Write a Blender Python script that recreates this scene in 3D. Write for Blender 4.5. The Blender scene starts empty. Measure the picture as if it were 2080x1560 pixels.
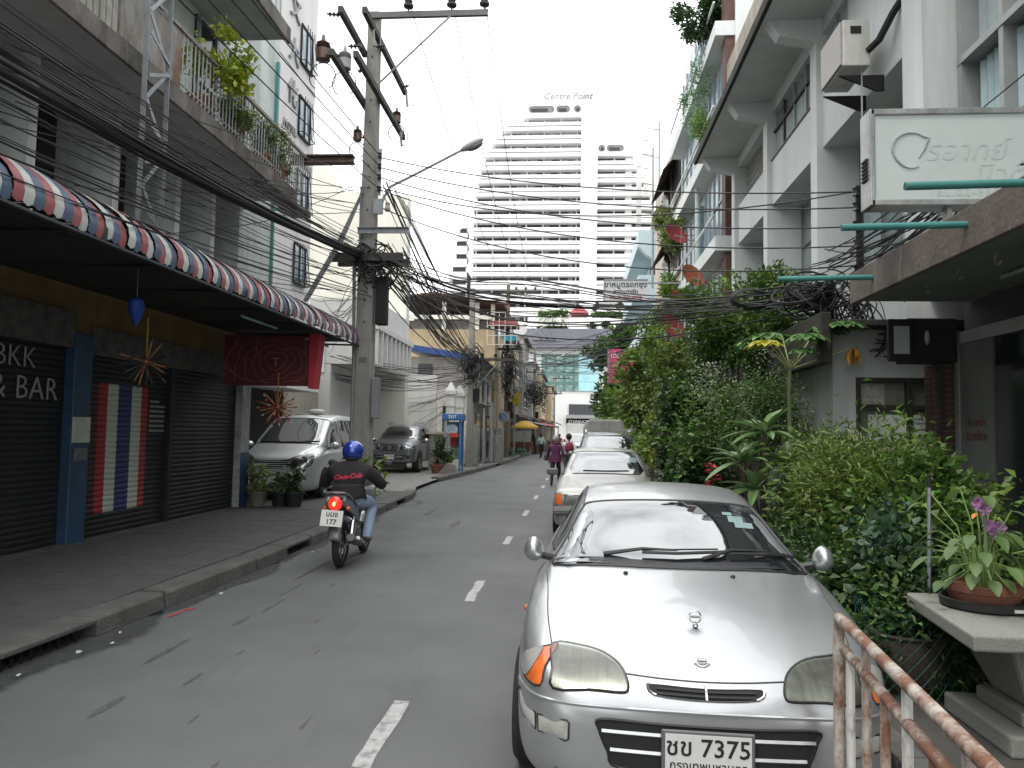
import bpy, bmesh, math, random
import numpy as np
from mathutils import Vector, Matrix
from mathutils.bvhtree import BVHTree
R = math.radians
rnd = random.Random(11)
scn = bpy.context.scene
COL = scn.collection

# ---------------------------------------------------------------- camera
cam_d = bpy.data.cameras.new('camera')
cam_d.lens = 27.0; cam_d.sensor_width = 36.0; cam_d.clip_end = 3000; cam_d.clip_start = 0.05
cam = bpy.data.objects.new('camera', cam_d); COL.objects.link(cam)
_p, _y, _r = R(3.6), R(4.55), R(1.0)
_fw = Vector((-math.sin(_y) * math.cos(_p), math.cos(_y) * math.cos(_p), math.sin(_p)))
_r0 = Vector((math.cos(_y), math.sin(_y), 0)); _u0 = _r0.cross(_fw)
_up = _u0 * math.cos(_r) - _r0 * math.sin(_r); _rt = _r0 * math.cos(_r) + _u0 * math.sin(_r)
_m = Matrix((_rt, _up, -_fw)).transposed().to_4x4(); _m.translation = (0, 0, 1.68)
cam.matrix_world = _m
scn.camera = cam

# ---------------------------------------------------------------- sky (bright broken overcast) and sun
SUN_EL, SUN_AZ = R(62), R(220)
world = bpy.data.worlds.new('World'); scn.world = world; world.use_nodes = True
nt = world.node_tree; nt.nodes.clear()
def N(t, **k):
    n = nt.nodes.new(t)
    for a, b in k.items(): setattr(n, a, b)
    return n
L = lambda a, b: nt.links.new(a, b)
out = N('ShaderNodeOutputWorld'); bg = N('ShaderNodeBackground'); bg.inputs[1].default_value = 0.1
sky = N('ShaderNodeTexSky', sky_type='NISHITA'); sky.sun_disc = False
sky.sun_elevation = SUN_EL; sky.sun_rotation = SUN_AZ; sky.air_density = 1.4; sky.dust_density = 4.0
tc = N('ShaderNodeTexCoord'); mp = N('ShaderNodeMapping'); mp.inputs['Scale'].default_value = (1.0, 1.0, 1.3)
nz = N('ShaderNodeTexNoise'); nz.inputs['Scale'].default_value = 2.6; nz.inputs['Detail'].default_value = 6; nz.inputs['Roughness'].default_value = .55
L(tc.outputs['Generated'], mp.inputs[0]); L(mp.outputs[0], nz.inputs['Vector'])
rp = N('ShaderNodeValToRGB'); rp.color_ramp.elements[0].position = .36; rp.color_ramp.elements[1].position = .56
rp.color_ramp.elements[0].color = (.42, .42, .42, 1)
L(nz.outputs[0], rp.inputs[0])
sx = N('ShaderNodeSeparateXYZ'); L(tc.outputs['Generated'], sx.inputs[0])
mr = N('ShaderNodeMapRange'); mr.inputs[1].default_value = 0.0; mr.inputs[2].default_value = 1.0   # overcast: the zenith is brighter than the horizon
mr.inputs[3].default_value = 16.5; mr.inputs[4].default_value = 27.0
L(sx.outputs[2], mr.inputs[0])
cc = N('ShaderNodeMix', data_type='RGBA', blend_type='MULTIPLY'); cc.inputs[0].default_value = 1.0
cc.inputs[6].default_value = (.97, .99, 1.0, 1)
L(mr.outputs[0], cc.inputs[7])
mx = N('ShaderNodeMix', data_type='RGBA')
L(rp.outputs[0], mx.inputs[0]); L(sky.outputs[0], mx.inputs[6]); L(cc.outputs[2], mx.inputs[7])
L(mx.outputs[2], bg.inputs[0]); L(bg.outputs[0], out.inputs[0])

sun_d = bpy.data.lights.new('sun', 'SUN'); sun_d.energy = 1.2; sun_d.angle = R(14); sun_d.color = (1, .96, .9)
sun = bpy.data.objects.new('sun', sun_d); COL.objects.link(sun)
_sd = Vector((-math.sin(R(40)) * math.cos(SUN_EL), -math.cos(R(40)) * math.cos(SUN_EL), math.sin(SUN_EL)))
sun.rotation_euler = _sd.to_track_quat('Z', 'Y').to_euler()
scn.view_settings.view_transform = 'Standard'; scn.view_settings.look = 'None'
scn.view_settings.exposure = 0.28; scn.view_settings.gamma = 1.0; scn.view_settings.use_curve_mapping = False

# ---------------------------------------------------------------- helpers
OFF = {}
def mathnode(t, n, **k):
    x = t.nodes.new(n)
    for a, b in k.items(): setattr(x, a, b)
    return x
MATS = {}
def mat(name, col, rough=.7, metal=0.0, var=.12, scale=3.0, bump=0.0, bscale=40.0, dirt=0.0, dcol=(.05, .045, .035), dscale=(3, 3, .5),
        col2=None, spec=None, island=0.0, coat=0.0, ior=None, emit=0.0, dlo=.45, dhi=.7, trans=0.0):
    """procedural surface: two-tone noise, optional streaked dirt, fine bump, optional per-piece variation"""
    if name in MATS: return MATS[name]
    m = bpy.data.materials.new(name); m.use_nodes = True; MATS[name] = m
    t = m.node_tree; b = t.nodes['Principled BSDF']; lk = t.links.new
    tcn = mathnode(t, 'ShaderNodeTexCoord')
    n1 = mathnode(t, 'ShaderNodeTexNoise'); n1.inputs['Scale'].default_value = scale; n1.inputs['Detail'].default_value = 5
    n1.inputs['Roughness'].default_value = .62
    lk(tcn.outputs['Object'], n1.inputs['Vector'])
    mx1 = mathnode(t, 'ShaderNodeMix', data_type='RGBA')
    c1 = [max(0, c * (1 - var)) for c in col[:3]]; c2 = list(col2[:3]) if col2 else [c * (1 + var) for c in col[:3]]
    mx1.inputs[6].default_value = (*c1, 1); mx1.inputs[7].default_value = (*c2, 1)
    r1 = mathnode(t, 'ShaderNodeMapRange'); r1.inputs[1].default_value = .3; r1.inputs[2].default_value = .7
    lk(n1.outputs[0], r1.inputs[0]); lk(r1.outputs[0], mx1.inputs[0])
    cur = mx1.outputs[2]
    if island:
        g = mathnode(t, 'ShaderNodeNewGeometry'); hs = mathnode(t, 'ShaderNodeHueSaturation')
        mr_ = mathnode(t, 'ShaderNodeMapRange'); mr_.inputs[3].default_value = 1 - island; mr_.inputs[4].default_value = 1 + island
        lk(g.outputs['Random Per Island'], mr_.inputs[0]); lk(mr_.outputs[0], hs.inputs['Value'])
        mr2 = mathnode(t, 'ShaderNodeMapRange'); mr2.inputs[3].default_value = .5 - island * .07; mr2.inputs[4].default_value = .5 + island * .05
        ml = mathnode(t, 'ShaderNodeMath', operation='FRACT'); mm = mathnode(t, 'ShaderNodeMath', operation='MULTIPLY'); mm.inputs[1].default_value = 7.3
        lk(g.outputs['Random Per Island'], mm.inputs[0]); lk(mm.outputs[0], ml.inputs[0]); lk(ml.outputs[0], mr2.inputs[0]); lk(mr2.outputs[0], hs.inputs['Hue'])
        lk(cur, hs.inputs['Color']); cur = hs.outputs[0]
    if dirt:
        mpn = mathnode(t, 'ShaderNodeMapping'); mpn.inputs['Scale'].default_value = dscale
        lk(tcn.outputs['Object'], mpn.inputs[0])
        n2 = mathnode(t, 'ShaderNodeTexNoise'); n2.inputs['Scale'].default_value = 1.0; n2.inputs['Detail'].default_value = 7; n2.inputs['Roughness'].default_value = .68
        lk(mpn.outputs[0], n2.inputs['Vector'])
        r2 = mathnode(t, 'ShaderNodeMapRange'); r2.inputs[1].default_value = dlo; r2.inputs[2].default_value = dhi; r2.inputs[4].default_value = dirt
        lk(n2.outputs[0], r2.inputs[0])
        mx2 = mathnode(t, 'ShaderNodeMix', data_type='RGBA'); mx2.inputs[7].default_value = (*dcol, 1)
        lk(r2.outputs[0], mx2.inputs[0]); lk(cur, mx2.inputs[6]); cur = mx2.outputs[2]
    lk(cur, b.inputs['Base Color'])
    b.inputs['Roughness'].default_value = rough; b.inputs['Metallic'].default_value = metal
    if spec is not None: b.inputs['Specular IOR Level'].default_value = spec
    if ior: b.inputs['IOR'].default_value = ior
    if coat: b.inputs['Coat Weight'].default_value = coat; b.inputs['Coat Roughness'].default_value = .04
    if emit:
        lk(cur, b.inputs['Emission Color']); b.inputs['Emission Strength'].default_value = emit
    if bump:
        n3 = mathnode(t, 'ShaderNodeTexNoise'); n3.inputs['Scale'].default_value = bscale; n3.inputs['Detail'].default_value = 4
        lk(tcn.outputs['Object'], n3.inputs['Vector'])
        bp = mathnode(t, 'ShaderNodeBump'); bp.inputs['Strength'].default_value = bump; bp.inputs['Distance'].default_value = .02
        lk(n3.outputs[0], bp.inputs['Height']); lk(bp.outputs[0], b.inputs['Normal'])
    if trans:
        tr = mathnode(t, 'ShaderNodeBsdfTranslucent'); lk(cur, tr.inputs[0])
        ms = mathnode(t, 'ShaderNodeMixShader'); ms.inputs[0].default_value = trans
        lk(b.outputs[0], ms.inputs[1]); lk(tr.outputs[0], ms.inputs[2]); lk(ms.outputs[0], t.nodes['Material Output'].inputs[0])
    return m

class MB:
    """collects simple shapes into one mesh"""
    def __init__(s): s.v = []; s.f = []; s.mi = []
    def add(s, vs, fs, mi=0):
        b = len(s.v); s.v += [tuple(p) for p in vs]
        for f in fs: s.f.append(tuple(i + b for i in f)); s.mi.append(mi)
        return s
    def bx(s, x0, x1, y0, y1, z0, z1, mi=0, M=None):
        vs = [(x0, y0, z0), (x1, y0, z0), (x1, y1, z0), (x0, y1, z0), (x0, y0, z1), (x1, y0, z1), (x1, y1, z1), (x0, y1, z1)]
        if M is not None: vs = [M @ Vector(p) for p in vs]
        return s.add(vs, [(3, 2, 1, 0), (4, 5, 6, 7), (0, 1, 5, 4), (1, 2, 6, 5), (2, 3, 7, 6), (3, 0, 4, 7)], mi)
    def cb(s, c, d, M=None, mi=0):
        return s.bx(c[0] - d[0] / 2, c[0] + d[0] / 2, c[1] - d[1] / 2, c[1] + d[1] / 2, c[2] - d[2] / 2, c[2] + d[2] / 2, mi, M)
    def tube(s, pts, r, n=6, cap=True, mi=0):
        pts = [Vector(p) for p in pts]; k = len(pts); rs = r if isinstance(r, (list, tuple)) else [r] * k
        t0 = (pts[1] - pts[0]).normalized(); u = t0.orthogonal().normalized(); vs = []; pt = t0
        for i in range(k):
            a = pts[max(0, i - 1)]; b = pts[min(k - 1, i + 1)]; t = (b - a)
            t = t.normalized() if t.length > 1e-9 else pt
            q = pt.rotation_difference(t); u = (q @ u); u = (u - t * u.dot(t)).normalized(); w = t.cross(u); pt = t
            for j in range(n):
                a_ = 2 * math.pi * j / n; vs.append(pts[i] + (u * math.cos(a_) + w * math.sin(a_)) * rs[i])
        fs = [(i * n + j, i * n + (j + 1) % n, (i + 1) * n + (j + 1) % n, (i + 1) * n + j) for i in range(k - 1) for j in range(n)]
        if cap: fs += [tuple(range(n - 1, -1, -1)), tuple((k - 1) * n + j for j in range(n))]
        return s.add(vs, fs, mi)
    def beam(s, a, b, w, h, mi=0, up=(0, 0, 1)):
        a, b = Vector(a), Vector(b); t = (b - a).normalized(); up = Vector(up)
        if abs(t.dot(up)) > .98: up = Vector((0, 1, 0))
        x = t.cross(up).normalized() * w / 2; z = x.cross(t).normalized() * h / 2
        vs = [a - x - z, a + x - z, a + x + z, a - x + z, b - x - z, b + x - z, b + x + z, b - x + z]
        return s.add(vs, [(0, 1, 2, 3), (7, 6, 5, 4), (0, 4, 5, 1), (1, 5, 6, 2), (2, 6, 7, 3), (3, 7, 4, 0)], mi)
    def lathe(s, prof, c=(0, 0, 0), n=16, M=None, mi=0):
        vs = []; M = M or Matrix.Identity(3)
        for r, z in prof:
            for j in range(n):
                a = 2 * math.pi * j / n; vs.append(Vector(c) + M @ Vector((r * math.cos(a), r * math.sin(a), z)))
        k = len(prof)
        fs = [(i * n + j, i * n + (j + 1) % n, (i + 1) * n + (j + 1) % n, (i + 1) * n + j) for i in range(k - 1) for j in range(n)]
        if prof[0][0] > 1e-6: fs.append(tuple(range(n - 1, -1, -1)))
        if prof[-1][0] > 1e-6: fs.append(tuple((k - 1) * n + j for j in range(n)))
        return s.add(vs, fs, mi)
    def prism(s, poly, h0, h1, axis='z', mi=0):
        k = len(poly)
        def P(a, b, h): return (a, b, h) if axis == 'z' else ((a, h, b) if axis == 'y' else (h, a, b))
        vs = [P(a, b, h0) for a, b in poly] + [P(a, b, h1) for a, b in poly]
        fs = [tuple(range(k - 1, -1, -1)), tuple(range(k, 2 * k))] + [(i, (i + 1) % k, k + (i + 1) % k, k + i) for i in range(k)]
        return s.add(vs, fs, mi)
    def grid(s, fn, nu, nv, mi=0):
        vs = [fn(i / nu, j / nv) for i in range(nu + 1) for j in range(nv + 1)]
        return s.add(vs, [(i * (nv + 1) + j, (i + 1) * (nv + 1) + j, (i + 1) * (nv + 1) + j + 1, i * (nv + 1) + j + 1) for i in range(nu) for j in range(nv)], mi)
    def ball(s, c, r, n=10, m=6, mi=0, M=None):
        rr = r if isinstance(r, (tuple, list)) else (r, r, r)
        vs = []
        for i in range(m + 1):
            ph = math.pi * i / m - math.pi / 2
            for j in range(n):
                a = 2 * math.pi * j / n; p = Vector((rr[0] * math.cos(ph) * math.cos(a), rr[1] * math.cos(ph) * math.sin(a), rr[2] * math.sin(ph)))
                vs.append(Vector(c) + (M @ p if M else p))
        return s.add(vs, [(i * n + j, i * n + (j + 1) % n, (i + 1) * n + (j + 1) % n, (i + 1) * n + j) for i in range(m) for j in range(n)], mi)
    def build(s, name, m, parent=None, smooth=False, bevel=0.0, local=False, solid=0.0, merge=False, ang=40, subsurf=0):
        me = bpy.data.meshes.new(name); off = Vector((0, 0, 0))
        if parent is not None and not local: off = OFF.get(parent.name, off)
        me.from_pydata([(p[0] - off[0], p[1] - off[1], p[2] - off[2]) for p in s.v], [], s.f)
        ms = m if isinstance(m, (list, tuple)) else [m]
        for q in ms: me.materials.append(q)
        if len(ms) > 1: me.polygons.foreach_set('material_index', s.mi)
        if merge:
            b = bmesh.new(); b.from_mesh(me); bmesh.ops.remove_doubles(b, verts=b.verts, dist=1e-4); bmesh.ops.recalc_face_normals(b, faces=b.faces); b.to_mesh(me); b.free()
        if smooth:
            me.polygons.foreach_set('use_smooth', [True] * len(me.polygons)); me.set_sharp_from_angle(angle=R(ang))
        me.update()
        o = bpy.data.objects.new(name, me); COL.objects.link(o); o.parent = parent
        OFF[o.name] = off if parent is not None else Vector((0, 0, 0))
        if solid: md = o.modifiers.new('thick', 'SOLIDIFY'); md.thickness = solid
        if subsurf: md = o.modifiers.new('sub', 'SUBSURF'); md.levels = subsurf; md.render_levels = subsurf
        if bevel: md = o.modifiers.new('bev', 'BEVEL'); md.width = bevel; md.segments = 2; md.limit_method = 'ANGLE'
        return o
def tag(o, label=None, cat=None, group=None, kind=None):
    if label: o['label'] = label
    if cat: o['category'] = cat
    if group: o['group'] = group
    if kind: o['kind'] = kind
    return o
def thing(name, label, cat, base=(0, 0, 0), group=None, rotz=0.0):
    """an Empty at the thing's base; parts given in world coordinates are shifted to it (unless local=True)"""
    o = bpy.data.objects.new(name, None); COL.objects.link(o); o.location = base; o.rotation_euler = (0, 0, rotz)
    o.empty_display_size = .2
    OFF[o.name] = Vector(base)
    return tag(o, label, cat, group)
def copy_tree(o, parent=None):
    c = o.copy(); COL.objects.link(c); c.parent = parent; OFF[c.name] = OFF.get(o.name, Vector((0, 0, 0)))
    for ch in list(o.children): copy_tree(ch, c)
    return c
def copy_thing(o, loc, label, rotz=None, scale=None):
    c = copy_tree(o); c.location = loc; c['label'] = label
    if rotz is not None: c.rotation_euler = (0, 0, rotz)
    if scale is not None: c.scale = (scale,) * 3
    return c
def kid(o, parent, loc=(0, 0, 0), rot=(0, 0, 0), name=None):
    """a further piece sharing o's mesh"""
    c = bpy.data.objects.new(name or o.name.split('.')[0], o.data); COL.objects.link(c); c.parent = parent; c.location = loc; c.rotation_euler = rot
    OFF[c.name] = OFF.get(o.name, Vector((0, 0, 0)))
    return c
def text(name, s, size, loc, rot, m, parent=None, extrude=.002, align='CENTER', shear=0.0, sx=1.0, local=False, bold=0.0, space=1.0):
    """lettering as a thin mesh; rot = euler; faces -Y when rot=(90 deg,0,0)"""
    cu = bpy.data.curves.new(name, 'FONT'); cu.body = s; cu.size = size; cu.extrude = extrude; cu.align_x = align; cu.align_y = 'CENTER'
    cu.shear = shear; cu.offset = bold; cu.space_character = space; cu.resolution_u = 2
    to = bpy.data.objects.new('tmp', cu); COL.objects.link(to)
    bpy.context.view_layer.update()
    me = bpy.data.meshes.new_from_object(to.evaluated_get(bpy.context.evaluated_depsgraph_get()))
    bpy.data.objects.remove(to); bpy.data.curves.remove(cu)
    me.name = name; me.materials.clear(); me.materials.append(m)
    off = Vector((0, 0, 0))
    if parent is not None and not local: off = OFF.get(parent.name, off)
    from mathutils import Euler
    Mx = Matrix.Translation(Vector(loc) - off) @ Euler(rot).to_matrix().to_4x4() @ Matrix.Diagonal((sx, 1, 1, 1))
    me.transform(Mx)
    o = bpy.data.objects.new(name, me); COL.objects.link(o); o.parent = parent; OFF[o.name] = off
    return o
def catmull(pts, n=6, closed=False):
    pts = [Vector(p) for p in pts]; k = len(pts); o = []
    rng = range(k) if closed else range(k - 1)
    for i in rng:
        p0 = pts[(i - 1) % k] if closed else pts[max(0, i - 1)]; p1 = pts[i]; p2 = pts[(i + 1) % k]; p3 = pts[(i + 2) % k] if closed else pts[min(k - 1, i + 2)]
        for j in range(n):
            t = j / n; o.append(.5 * ((2 * p1) + (p2 - p0) * t + (2 * p0 - 5 * p1 + 4 * p2 - p3) * t * t + (3 * p1 - p0 - 3 * p2 + p3) * t ** 3))
    if not closed: o.append(pts[-1])
    return o
# ================================================================ materials
def asphalt():
    m = mat('asphalt', (.115, .118, .118), .85, var=.16, scale=.7, bump=.35, bscale=260, dirt=.35, dcol=(.06, .06, .06), dscale=(2.2, .35, 1), dlo=.56, dhi=.72)
    t = m.node_tree; b = t.nodes['Principled BSDF']; src = b.inputs['Base Color'].links[0].from_socket
    n = mathnode(t, 'ShaderNodeTexNoise'); n.inputs['Scale'].default_value = 190; n.inputs['Detail'].default_value = 2
    tcn = mathnode(t, 'ShaderNodeTexCoord'); t.links.new(tcn.outputs['Object'], n.inputs['Vector'])
    r = mathnode(t, 'ShaderNodeMapRange'); r.inputs[1].default_value = .35; r.inputs[2].default_value = .68; r.inputs[3].default_value = .72; r.inputs[4].default_value = 1.3
    mx = mathnode(t, 'ShaderNodeMix', data_type='RGBA', blend_type='MULTIPLY'); mx.inputs[0].default_value = 1
    t.links.new(n.outputs[0], r.inputs[0]); t.links.new(src, mx.inputs[6]); t.links.new(r.outputs[0], mx.inputs[7]); t.links.new(mx.outputs[2], b.inputs['Base Color'])
    return m
ASPH = asphalt()
DAMP = mat('damp_asphalt', (.055, .057, .058), .5, var=.3, scale=9, bump=.25, bscale=200)
def feather(m, sc):
    t = m.node_tree; at = mathnode(t, 'ShaderNodeAttribute', attribute_name='fade'); n = mathnode(t, 'ShaderNodeTexNoise'); n.inputs['Scale'].default_value = sc; n.inputs['Detail'].default_value = 6; n.inputs['Roughness'].default_value = .7
    tcn = mathnode(t, 'ShaderNodeTexCoord'); t.links.new(tcn.outputs['Object'], n.inputs['Vector'])
    ad = mathnode(t, 'ShaderNodeMath', operation='ADD'); t.links.new(at.outputs['Fac'], ad.inputs[0]); t.links.new(n.outputs[0], ad.inputs[1])
    r = mathnode(t, 'ShaderNodeMapRange'); r.inputs[1].default_value = .75; r.inputs[2].default_value = 1.45; r.inputs[4].default_value = .8; t.links.new(ad.outputs[0], r.inputs[0])
    tb = mathnode(t, 'ShaderNodeBsdfTransparent'); mx = mathnode(t, 'ShaderNodeMixShader'); t.links.new(r.outputs[0], mx.inputs[0]); t.links.new(tb.outputs[0], mx.inputs[1]); t.links.new(t.nodes['Principled BSDF'].outputs[0], mx.inputs[2]); t.links.new(mx.outputs[0], t.nodes['Material Output'].inputs[0])
    return m
feather(DAMP, 7)
TAR = feather(mat('tar', (.092, .093, .093), .75, var=.3, scale=8), 16)
CONC = mat('concrete', (.2, .195, .18), .85, var=.2, scale=5, bump=.3, bscale=60, dirt=.5, dcol=(.1, .095, .085), dscale=(2, 2, 2))
KERB = mat('kerb_concrete', (.095, .092, .085), .85, var=.3, scale=4, bump=.5, bscale=45, dirt=.6, dcol=(.06, .058, .05), dscale=(4, 2, 4))
SLAB = mat('pavement_slab', (.064, .066, .062), .8, var=.3, scale=2.2, bump=.25, bscale=70, dirt=.6, dcol=(.06, .06, .052), dscale=(1.2, 1.2, 1.2), island=.15)
JOINT = mat('joint_soil', (.05, .048, .042), .95, var=.3, scale=20)
PAINT = mat('road_paint', (.36, .36, .35), .7, var=.2, scale=14, dirt=.7, dcol=(.12, .12, .12), dscale=(12, 12, 12), dlo=.5, dhi=.62)
BLACK = mat('black_void', (.012, .012, .012), .8, var=.2)
GROUND = mat('ground_earth', (.12, .115, .1), .95, var=.25, scale=1.5)

# ================================================================ ground
g = MB(); g.add([(-900, -60, -.012), (900, -60, -.012), (900, 1500, -.012), (-900, 1500, -.012)], [(0, 1, 2, 3)])
tag(g.build('ground', GROUND), kind='structure')
KL = [(-3.9, -6), (-3.82, 4), (-3.74, 6.2), (-3.68, 9), (-3.74, 13), (-3.9, 19.2), (-4.35, 21.5), (-4.4, 25), (-4.25, 27), (-3.72, 36), (-3.45, 44), (-3.35, 56), (-2.5, 75), (-1.4, 98), (.2, 130)]
def kx(y): return float(np.interp(y, [p[1] for p in KL], [p[0] for p in KL]))
rd = MB()
ys = [-8] + list(np.arange(-6, 132, 2.0))
vs = []; 
for y in ys:
    vs += [(kx(y) - .6, y, 0), (1.95 + max(0, y - 50) * .05, y, 0)]
rd.add(vs, [(2 * i, 2 * i + 1, 2 * i + 3, 2 * i + 2) for i in range(len(ys) - 1)])
road = tag(rd.build('road', ASPH), kind='structure')
# painted dashes, each a thin irregular strip
for i, (y0, y1) in enumerate([(1.6, 2.4), (3.86, 4.82), (7.67, 8.74), (11.6, 12.5), (15.6, 16.7), (19.6, 20.7), (23.6, 24.7), (27.6, 28.7), (31.6, 32.7), (36, 37)]):
    q = MB(); k = 8; l = []; rr = []
    xc = float(np.interp(y0, [4, 24], [-1.03, -.89]))
    for j in range(k + 1):
        y = y0 + (y1 - y0) * j / k
        l.append((xc - .05 + rnd.uniform(-.008, .008), y, .004)); rr.append((xc + .05 + rnd.uniform(-.008, .008), y, .004))
    q.add(l + rr, [(j, k + 1 + j, k + 2 + j, j + 1) for j in range(k)])
    q.build('lane_dash', PAINT, road)
# damp gutter patches and tar streaks lying on the asphalt
def blob_strip(name, m, x, y0, y1, w0, w1, z=.004, seed=0, side=1):
    r_ = random.Random(seed); q = MB(); k = max(6, int((y1 - y0) / .12)); a = []; b = []
    for j in range(k + 1):
        y = y0 + (y1 - y0) * j / k; e = math.sin(math.pi * min(1, max(0, j / k))) ** .5
        w = (w0 + (w1 - w0) * (.5 + .5 * math.sin(j * .37 + seed) * r_.uniform(.6, 1))) * e + r_.uniform(0, .03)
        xx = x(y) if callable(x) else x
        o = (0, w * .55, w) if side else (-w / 2, 0, w / 2)
        a += [(xx + d, y, z) for d in o]; b += [1, .9, 0] if side else [0, 1, 0]
    q.add(a, [(3 * j + c, 3 * j + c + 1, 3 * j + c + 4, 3 * j + c + 3) for j in range(k) for c in range(2)])
    ob = q.build(name, m, road); at = ob.data.attributes.new('fade', 'FLOAT', 'POINT'); at.data.foreach_set('value', [float(v) for v in b]); return ob
for s, (y0, y1, a, b) in enumerate([(3.5, 6.9, .25, .55), (6.6, 9.6, .18, .42), (9.3, 11.5, .1, .35), (12.3, 15.5, .12, .3), (16.5, 18.6, .3, .6), (27, 35, .15, .3), (40, 47, .2, .5)]):
    blob_strip('damp_patch', DAMP, lambda y: kx(y) - .02, y0, y1, a, b, seed=s)
for s, (x, y0, y1, w) in enumerate([(-3.0, 5.3, 6.0, .09), (-2.85, 6.4, 6.8, .14), (-2.8, 6.9, 7.5, .15), (-2.9, 7.6, 8.3, .07), (-3.05, 8.4, 9.9, .12), (-2.75, 4.3, 4.7, .12), (-2.5, 4.9, 5.2, .06), (-2.2, 6.6, 6.8, .03),
                                       (-2.15, 4.3, 4.45, .05), (-1.75, 3.75, 3.85, .05), (-2.45, 5.6, 5.75, .05), (-1.9, 5.7, 5.85, .03), (-2.1, 13.4, 14.5, .3), (-2.9, 15.2, 16.6, .35), (-1.5, 4.3, 4.5, .05), (-2.55, 8.1, 8.3, .04)]):
    blob_strip('tar_streak', TAR, x, y0, y1, w * .3, w, z=.0035, seed=s + 20, side=0)

# left pavement: bed, slabs, kerb stones, gully openings
def strip(name, xo, xi, y0, y1, z, m, n=40):
    q = MB(); vs = []
    for i in range(n + 1):
        y = y0 + (y1 - y0) * i / n; vs += [(xo(y) if callable(xo) else xo, y, z), (xi(y) if callable(xi) else xi, y, z)]
    q.add(vs, [(2 * i, 2 * i + 1, 2 * i + 3, 2 * i + 2) for i in range(n)])
    return q.build(name, m)
pav = tag(strip('pavement', -16, lambda y: kx(y) - .05, -6, 19.4, .135, JOINT), kind='structure')
sl0 = MB(); W = .585
sl0.prism([(-W / 2, -W / 2), (W / 2, -W / 2), (W / 2, W / 2), (-W / 2, W / 2)], -.05, 0); so = None
yy = 2.6; row = 0
while yy < 19.0:
    for c in range(4):
        xx = -6.13 + c * .6
        if xx + W / 2 > kx(yy) - .24 and xx - W / 2 > kx(yy) - .3: continue
        z = .15 + rnd.uniform(-.004, .004)
        if so is None:
            so = sl0.build('paving_slab', SLAB, pav, bevel=.006); o = so
        else:
            o = kid(so, pav); md = o.modifiers.new('bev', 'BEVEL'); md.width = .006
        o.location = (xx, yy, z); o.rotation_euler = (rnd.uniform(-.006, .006), rnd.uniform(-.006, .006), rnd.uniform(-.004, .004))
    yy += .6; row += 1
fc = tag(strip('forecourt', -16, lambda y: kx(y) - .02, 19.4, 48, .10, CONC), kind='structure')
y = -1.0; k = 0
gul = [(5.25, 6.15), (9.6, 10.4), (17.2, 17.9), (29.5, 30.1), (38, 38.7)]
while y < 130:
    d = .99 if y < 20 else (1.5 if y < 48 else 4)
    if 19.3 < y < 25.2: y += d; continue
    inside = [q for q in gul if q[0] - .05 < y + d / 2 < q[1] + .25]
    a, b = kx(y), kx(y + d); q = MB(); h = .16 + rnd.uniform(-.006, .006); jx = rnd.uniform(-.012, .012); wd = .26
    e = .012
    def kp(yv, xo, z): return (kx(yv) + jx + xo, yv, z)
    y0, y1 = y + e, y + d - e
    if inside:   # bridge stone over the drain mouth
        prof = [(-wd, .06), (-wd, h), (0, h - .01), (.0, h - .05), (-.12, h - .06), (-.12, .06)]
        prof = [(-wd, .1), (-wd, h), (-.03, h), (0, h - .02), (0, h - .055)]
    else:
        prof = [(-wd, 0), (-wd, h), (-.03, h), (-.005, h - .025), (0.008, 0)]
    n = len(prof)
    q.add([kp(y0, *p) for p in prof] + [kp(y1, *p) for p in prof], [tuple(range(n)), tuple(range(2 * n - 1, n - 1, -1))] + [(i, i + n, (i + 1) % n + n, (i + 1) % n) for i in range(n)])
    o = q.build('kerb_stone', KERB, pav if y < 19.3 else fc, bevel=.008)
    if inside:
        q = MB(); q.add([kp(y0, -.2, 0.004), kp(y1, -.2, .004), kp(y1, -.2, h - .06), kp(y0, -.2, h - .06)], [(0, 1, 2, 3)])
        q.build('gully_back', BLACK, pav if y < 19.3 else fc)
        if y < 12:
            for j in range(9):
                yb = y0 + .06 + j * (d - .15) / 9; qq = MB(); qq.bx(kx(yb) - .06, kx(yb) - .045, yb, yb + .012, .0, h - .05); qq.build('gully_bar', BLACK, pav)
    y += d; k += 1
# right pavement under the plants
rp_ = MB(); rp_.bx(1.75, 14, -6, 60, -.01, .11)
rpav = tag(rp_.build('side_pavement', mat('side_pavement_concrete', (.06, .057, .05), .85, var=.3, scale=3, bump=.3, dirt=.5)), kind='structure')
for j in range(-4, 22):
    q = MB(); q.bx(1.60, 1.745, j * 1.0 + .01, j + .99, 0, .135 + rnd.uniform(-.004, .004)); q.build('kerb_stone', KERB, rpav, bevel=.012)
# litter and the red cord in the gutter
q = MB(); q.tube([(-3.52, 6.60, .012), (-3.50, 6.72, .012), (-3.50, 6.84, .014), (-3.45, 6.95, .012)], .006, 5)
tag(q.build('red_string', mat('red_plastic_cord', (.6, .06, .05), .5)), 'short red plastic cord lying in the gutter by the kerb', 'cord')
for i, (x, y) in enumerate([(-3.6, 5.5), (-3.5, 5.75), (-3.62, 6.05), (-3.5, 7.6), (-3.65, 4.95), (-3.5, 10.3)]):
    q = MB(); r_ = .010 + .014 * rnd.random()
    pts = [(x + r_ * math.cos(a) * rnd.uniform(.6, 1.5), y + r_ * 1.8 * math.sin(a) * rnd.uniform(.6, 1.2), .006 + rnd.uniform(0, .015)) for a in np.linspace(0, 5.4, 7)]
    q.add(pts + [(x, y, .022)], [(j, (j + 1) % 7, 7) for j in range(7)])
    tag(q.build('paper_scrap', mat('paper_litter', (.5, .5, .47), .8)), 'small pale paper scrap lying in the gutter along the left kerb', 'litter', 'paper scraps in the gutter')
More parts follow.
